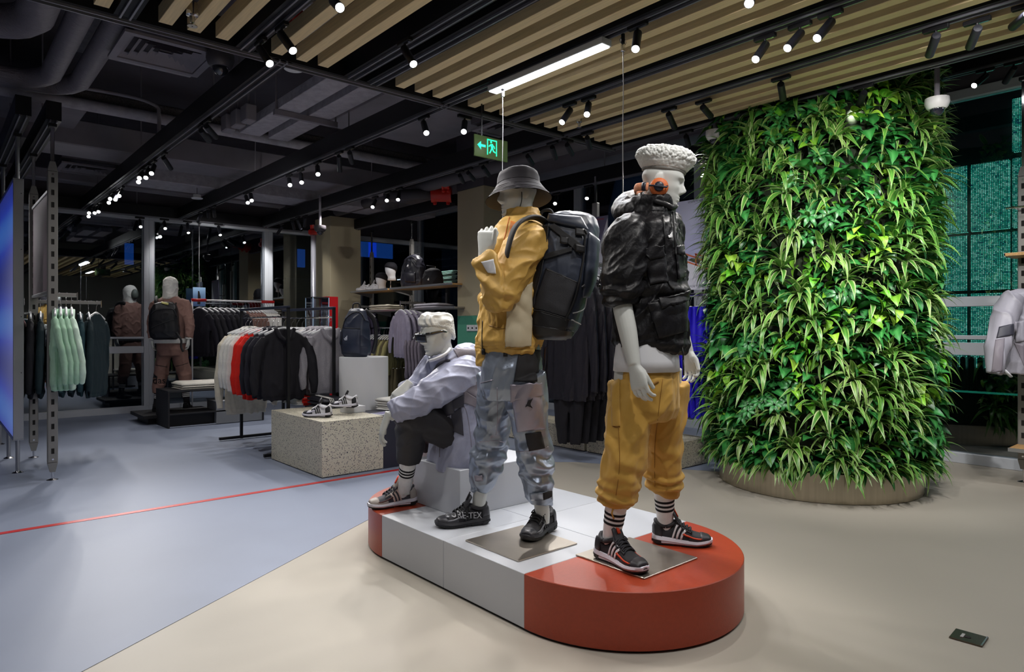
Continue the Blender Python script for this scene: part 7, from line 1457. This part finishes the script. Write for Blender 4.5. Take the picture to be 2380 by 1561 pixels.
cap_head('white display head in a black cap, raised on a chrome stem', 908, 650, .30, True); cap_head('white display head in a black cap, lower and nearer the white shoes', 886, 660, .155, False)
# hanging backpack and pouch on chrome easels
def small_pack(label, px0, px1, py0, py1, m, pocket=True, name='backpack'):
    x = 5.58; a, b_ = on_x((px0+px1)/2, py1, x), on_x((px0+px1)/2, py0, x); wd = abs(on_x(px0, py1, x).y - on_x(px1, py1, x).y); cxm = (px0+px1)/2; dd = depth(a); t = Fig(name, label, V((x, a.y, zs)), 'bag'); f_ = (-FW*.8 - RT*.6).normalized(); r_ = f_.cross(UP); h = b_.z - zs
    def rg(k, hs, hb): return tr_rings(V((x, a.y, zs + h*k)), hs, hb, f_, r_, 24, 2.8)
    s_ = wd*.42; b = MB(); b.loft([rg(0.0, s_*.95, .07), rg(.03, s_, .10), rg(.3, s_*1.0, .11), rg(.6, s_*.9, .10), rg(.85, s_*.72, .08), rg(.96, s_*.45, .05), rg(1.0, s_*.2, .02)]); bo = t.put('pack_body', b, m, voxel=.009, sm=2, fold=lambda p, n_: .008*ridge(p, 8, 2) - .002); return t, bo
t5, b5 = small_pack('navy black backpack standing on the upper shelf before a chrome easel', 938, 985, 592, 662, mat('ink pack nylon', '23232e', .4, bump=.2, bscale=200), True)
applique(t5, b5, 'front_pocket', ((940, 632), (966, 633), (966, 657), (942, 655)), mat('ink pack nylon', '23232e'), 8, 6, .008, .006, puff=.015); seam(t5, b5, 'zip_line', ((940, 630), (945, 604), (958, 598), (970, 606)), m_black2, .006, .004)
m_bdg = mat('badge white', 'e8e8ea')
for k in range(3): applique(t5, b5, 'pack_badge', ((945.5 + k*1.3, 618 - k*1.6), (946.6 + k*1.3, 617.5 - k*1.6), (948 + k*.9, 620), (946.6 + k*.9, 620.2)), m_bdg, 2, 2, .004, .001)
t6, b6 = small_pack('black drawstring pouch bag on the upper shelf', 988, 1024, 622, 660, c_blk, False, 'pouch_bag')
for k in range(3): applique(t6, b6, 'pack_badge', ((993.5 + k*1.3, 649 - k*1.6), (994.6 + k*1.3, 648.5 - k*1.6), (996 + k*.9, 651), (994.6 + k*.9, 651.2)), m_bdg, 2, 2, .004, .001)
for (px0, px1, py, lab) in ((962, 976, 587, 'chrome easel stand behind the hanging backpack'), (992, 1012, 617, 'chrome easel stand over the black pouch bag')):
    q0, q1 = on_x(px0, py, 5.66), on_x(px1, py + 2, 5.66); t = thing('easel_stand', lab, 'display stand', V((5.66, q1.y, zs))); k = q0.y - q1.y
    MB().tube([V((0, 0, 0)), V((0, 0, q1.z - zs)), V((0, k, q0.z - zs))], .006, 8).build('rod', m_chrome, t); MB().box((0, 0, .004), (.10, .08, .008)).build('foot', m_chrome, t)
for (px, py, n, m, lab, sd) in ((895, 712, 3, c_off, 'folded cream tops on the lower shelf by the capped heads', 21), (1005, 712, 2, cloth('pale lilac cotton', 'c3c0cc'), 'folded pale lilac tops on the lower shelf behind the seated head', 22)):
    q = on_x(px, py, 5.56); fold_pile('folded_tops', lab, 'folded clothes', V((5.58, q.y, (pE.z if n == 3 else pG.z) + .013)), R90, .62, .30, n, .028, [m], seed=sd)
t = thing('lit_plates_stack', 'stack of pale green plates seen lit through the glass beyond the shelf', 'plates', on_x(1040, 645, 6.1)); 
for k in range(9): MB().box((0.02*(k % 3), 0, -.09 + k*.024), (.10, .30, .010), b=.003).build('plate', mat('pale green plate', 'a9d0c8', .3), t)
MB().box((0, 0, -.13), (.12, .34, .05)).build('plinth_foot', m_black2, t); MB().box((0.0, 0.0, -.9), (.05, .05, 1.5)).build('stand', m_black2, t)
# clothes under the shelves
arm('upper arm of violet hoodies below the white shoes', (5.80, on_x(850, 700, 5.6).y, 1.66), .35, dirv=(-1, 0)); yv = on_x(850, 700, 5.6).y
for i in range(4): hang('hoodie', (5.42 + i*.09, yv, 1.675), R90 - .1, c_purple, 'deep violet hoodie under the shelf of white shoes, %s from the plinth' % ORD[i], 'violet hoodies under the shelves', 5, .66)
yl = on_x(950, 700, 5.5).y; arm('arm of lilac jackets between the two shelf bays', (5.80, yl, 1.68), .45, dirv=(-1, 0))
for i in range(5): hang('jacket', (5.36 + i*.09, yl, 1.70), R90 - .1, c_lilac, 'lilac grey jacket between the shelf bays, %s from the seated mannequin' % ORD[i], 'lilac jackets between the shelf bays', 7, .72)
yo = on_x(905, 780, 5.5).y; 
t = thing('clothes_rail', 'chrome rail below the lower shelves with olive and violet tops', 'clothes rail', (5.55, yo, 1.30)); MB().cyl((0, -.6, 0), (0, .75, 0), .011, n=10).build('bar', m_chrome, t); 
for y in (-.55, .7): MB().box((.12, y, 0), (.26, .02, .03)).build('bracket', m_post, t)
for i in range(4): hang('sweatshirt', (5.55, yo + .62 - i*.075, 1.31), 0.5, c_purple, 'dark violet sweatshirt on the lower rail behind the navy backpack, %s from the column' % ORD[i], 'violet sweatshirts on the lower rail', 2, .66)
for i in range(5): hang('sweatshirt', (5.55, yo + .25 - i*.075, 1.31), 0.5, c_olive if i % 2 == 0 else c_olive2, 'olive top on the lower rail above the round plinth, %s from the violet ones' % ORD[i], 'olive tops on the lower rail', 3, .62)
ym2 = on_x(985, 760, 5.5).y
t = thing('clothes_rail', 'chrome rail of mauve sweatshirts behind the seated head', 'clothes rail', (5.5, ym2, 1.33)); MB().cyl((0, -.45, 0), (0, .45, 0), .011, n=10).build('bar', m_chrome, t); MB().box((.14, .3, 0), (.28, .02, .03)).build('bracket', m_post, t)
for i in range(5): hang('sweatshirt', (5.5, ym2 + .30 - i*.09, 1.34), 0.55, cloth('mauve fleece', '6d6672'), 'mauve sweatshirt on the rail behind the seated head, %s from the lilac jackets' % ORD[i], 'mauve sweatshirts behind the seated head', 2, .70)
for i in range(4): hang('trousers', (5.58, yo + .1 - i*.10, .80), 0.5, c_olive2, 'dark olive shorts low under the olive tops, %s from the window' % ORD[i], 'dark olive shorts under the olive tops', 8, .50)
t = thing('clothes_rail', 'low chrome rail of dark olive shorts', 'clothes rail', (5.58, yo, .79)); MB().cyl((0, -.4, 0), (0, .3, 0), .011, n=10).build('bar', m_chrome, t); MB().box((.13, .2, 0), (.26, .02, .03)).build('bracket', m_post, t)
# ================================================================ posters
def grad(name, c0, c1, z0, z1):
    m = bpy.data.materials.new(name); m.use_nodes = True; nt = m.node_tree; b = nt.nodes['Principled BSDF']; tc = nt.nodes.new('ShaderNodeTexCoord'); sp = nt.nodes.new('ShaderNodeSeparateXYZ'); r = nt.nodes.new('ShaderNodeMapRange'); r.inputs[1].default_value = z0; r.inputs[2].default_value = z1
    n = nt.nodes.new('ShaderNodeTexNoise'); n.inputs['Scale'].default_value = 3.5; ad = nt.nodes.new('ShaderNodeMath'); ad.operation = 'MULTIPLY_ADD'; ad.inputs[1].default_value = .35; mx = nt.nodes.new('ShaderNodeMixRGB'); mx.inputs[1].default_value = lin(c0); mx.inputs[2].default_value = lin(c1)
    nt.links.new(tc.outputs['Object'], sp.inputs[0]); nt.links.new(sp.outputs[2], r.inputs[0]); nt.links.new(tc.outputs['Object'], n.inputs['Vector']); nt.links.new(n.outputs['Fac'], ad.inputs[0]); nt.links.new(r.outputs[0], ad.inputs[2]); nt.links.new(ad.outputs[0], mx.inputs[0]); nt.links.new(mx.outputs[0], b.inputs['Base Color']); b.inputs['Roughness'].default_value = .5; return m
XP = 5.60; q0, q1 = on_x(1556, 480, XP), on_x(1700, 670, XP); zt, zbm = on_x(1640, 459, XP).z, on_x(1640, 671, XP).z
t = thing('poster', 'large pale blue sportswear poster with orange railings between the curly head and the plants', 'poster', (XP, (q0.y+q1.y)/2, (zt+zbm)/2)); hw, hh = (q0.y-q1.y)/2, (zt-zbm)/2
MB().box((0, 0, 0), (.012, 2*hw, 2*hh)).build('poster_print', grad('poster sky', '9aa0d8', 'c9cbe8', -.4, .4), t)
def flatyz(polys, m, nm, off=.0075):
    b = MB()
    for pl in polys: k = [V((-off, y, z)) for y, z in pl]; b.loft([k, [p_ + V((.001, 0, 0)) for p_ in k]])
    b.build(nm, m, t)
def pxp(px, py): q = on_x(px, py, XP); return (q.y - t.location.y, q.z - t.location.z)
flatyz([[pxp(1556, 600), pxp(1600, 605), pxp(1700, 650), pxp(1700, 672), pxp(1556, 674)]], mat('poster white slope', 'dcdce8'), 'slope_print', .0072)
def bar2(a, c, w_=1.8): return [pxp(a[0], a[1]-w_), pxp(c[0], c[1]-w_), pxp(c[0], c[1]+w_), pxp(a[0], a[1]+w_)]
flatyz([bar2((1575, 584), (1690, 622)), bar2((1580, 602), (1690, 640)), bar2((1616, 590), (1690, 610)), [pxp(1617, 590), pxp(1620, 590), pxp(1620, 616), pxp(1617, 616)], [pxp(1648, 598), pxp(1651, 598), pxp(1651, 628), pxp(1648, 628)]], mat('poster orange', 'cf6a48'), 'railing_print', .0085)
flatyz([[pxp(1600, 604), pxp(1608, 600), pxp(1622, 601), pxp(1636, 606), pxp(1642, 616), pxp(1620, 612)]], mat('poster bush', '4a4438'), 'bush_print', .0078)
flatyz([[pxp(1562, 500), pxp(1570, 496), pxp(1574, 504), pxp(1572, 520), pxp(1582, 524), pxp(1586, 534), pxp(1578, 542), pxp(1574, 575), pxp(1556, 590)]], mat('poster dark figure', '35334a'), 'figure_print', .0080)
flatyz([[pxp(1571, 531), pxp(1577, 530), pxp(1575, 545), pxp(1570, 548)]], mat('poster skin', 'c48a70'), 'hand_print', .0086)
for (px, py) in ((1622, 467), (1622, 665)):
    y, z = pxp(px, py); tx = text_mesh('poster_text', 'SPORTSWEAR', .028, mat('poster text grey', '5a5a6a'), t, basis((-.0085, y, z), (0, -1, 0), (0, 0, 1), (-1, 0, 0)), .0005, space=1.3)
q0, q1 = on_x(1380, 505, XP), on_x(1413, 640, XP); zt, zbm = on_x(1400, 502, XP).z, on_x(1400, 640, XP).z
t = thing('poster', 'violet and white poster edge between the backpack and the anorak', 'poster', (XP, (on_x(1330, 505, XP).y+q1.y)/2, (zt+zbm)/2)); hw = (on_x(1330, 505, XP).y-q1.y)/2; hh = (zt-zbm)/2
MB().box((0, 0, 0), (.012, 2*hw, 2*hh)).build('poster_print', mat('poster violet grey', '6f6a86', .5), t)
flatyz([[pxp(1413, 506), pxp(1413, 640), pxp(1370, 640), pxp(1398, 560)]], mat('poster pale', 'dcdce8'), 'slope_print', .0075)
y, z = pxp(1394, 510); text_mesh('poster_text', 'SPORTSWEAR', .022, m_red, t, basis((-.0085, y, z), (0, -1, 0), (0, 0, 1), (-1, 0, 0)), .0005)
q = on_y(463, 690, 11.41); t = thing('poster', 'small blue poster with a standing figure on a wire at the back window', 'poster', (q.x, 11.41, 1.80)); MB().box((0, 0, 0), (.19, .008, .30)).build('poster_print', grad('poster blue', '2f66c0', '9ec4ea', -.2, .2), t)
b = MB(); b.loft([[V((-.02, -.006, .09)), V((.0, -.006, .09)), V((.02, -.006, .0)), V((.015, -.006, -.12)), V((-.03, -.006, -.12))], [V((-.02, -.0045, .09)), V((.0, -.0045, .09)), V((.02, -.0045, .0)), V((.015, -.0045, -.12)), V((-.03, -.0045, -.12))]]); b.build('figure_print', m_black2, t); MB().cyl((0, 0, .15), (0, 0, 1.1), .004, n=6).build('cable', m_wirem, t)
# ================================================================ far side: post, shelf and grey jacket
slotted_post('bright slotted double post at the picture edge beside the LED wall', 6.98, 1.44, .09, 2.66, rz=-R90, top=3.42); slotted_post('second bright slotted post right behind the picture edge one', 7.06, 1.36, .09, 2.66, rz=-R90, top=3.42)
q = on_x(2352, 1040, 6.8); t = thing('wall_shelf', 'low oak shelf cut by the picture edge under the grey jacket', 'shelf', (6.86, q.y - .45, q.z)); MB().box((0, 0, 0), (.36, .9, .026), b=.002).build('board', m_wood, t); MB().box((-.184, 0, 0), (.008, .9, .03)).build('front_edge', m_alu, t); MB().box((.13, .4, -.05), (.03, .02, .1)).build('bracket', m_post, t)
q = on_x(2342, 594, 6.8); t = thing('wall_shelf', 'upper oak shelf cut by the picture edge above the grey jacket', 'shelf', (6.86, q.y - .45, q.z)); MB().box((0, 0, 0), (.36, .9, .026), b=.002).build('board', m_wood, t); MB().box((.0, .445, 0), (.36, .01, .03)).build('end_edge', m_alu, t); MB().box((.13, .4, -.05), (.03, .02, .1)).build('bracket', m_post, t)
q = on_x(2348, 483, 6.85); t = thing('chrome_arm', 'bright chrome arm reaching out from the edge post', 'display arm', q); MB().cyl((0, .03, 0), (0, -.5, 0), .008, n=10).build('rod', m_chrome, t); MB().box((0.1, -.02, 0), (.2, .02, .02)).build('bracket', m_chrome, t)
FJ = Fig('hanging_jacket', 'pale grey rain jacket with dark shoulder bands hanging at the picture edge', on_x(2375, 640, 6.55), 'jacket'); xj = 6.55
m_gj = mat('pale grey rain nylon', '9b99a4', .42, vary=.06, vscale=8, bump=.3, bscale=60, bdist=.003)
fj = (-FW*.9 - RT*.3).normalized(); rj = fj.cross(UP).normalized(); dj = depth(on_x(2375, 700, xj))
def jj(px, py, hx, hy, p=2.5): return tr_rings(P(px, py, dj), hx, hy, fj, rj, 28, p)
b = MB(); b.loft([jj(2395, 672, .10, .06), jj(2395, 682, .20, .08), jj(2392, 720, .23, .10), jj(2388, 790, .24, .11), jj(2384, 840, .24, .11), jj(2384, 868, .22, .09)])
limb(b, [P(2356, 688, dj-.02), P(2340, 725, dj-.05), P(2326, 775, dj-.10), P(2314, 830, dj-.16), P(2310, 868, dj-.18)], [.08, .09, .088, .075, .055], 22)
jj_ = FJ.put('jacket_body', b, m_gj, voxel=.008, sm=2, fold=lambda p, n_: .012*ridge(p, 7, 2, (1, 1, .6)) + .006*nz(p, 9, 9, 5, 3) - .004)
applique(FJ, jj_, 'dark_band', ((2322, 760), (2354, 752), (2356, 778), (2316, 786)), m_ink, 10, 5, .005, .004); applique(FJ, jj_, 'sleeve_lower', ((2314, 790), (2334, 786), (2328, 862), (2304, 866)), m_mau, 8, 10, .005, .004); applique(FJ, jj_, 'chest_pocket', ((2358, 748), (2380, 744), (2380, 792), (2360, 796)), m_gj, 8, 8, .006, .006, puff=.01); applique(FJ, jj_, 'front_band', ((2356, 796), (2380, 800), (2380, 850), (2368, 822)), m_mau, 6, 6, .005, .004)
FJ.put('hem_tag', MB().tube([P(2335, 860, dj-.15), P(2350, 875, dj-.15)], .018, 8, flat=.5), m_tee); FJ.put('hook', MB().tube([P(2395, 672, dj), P(2395, 640, dj)], .004, 6), m_chrome)
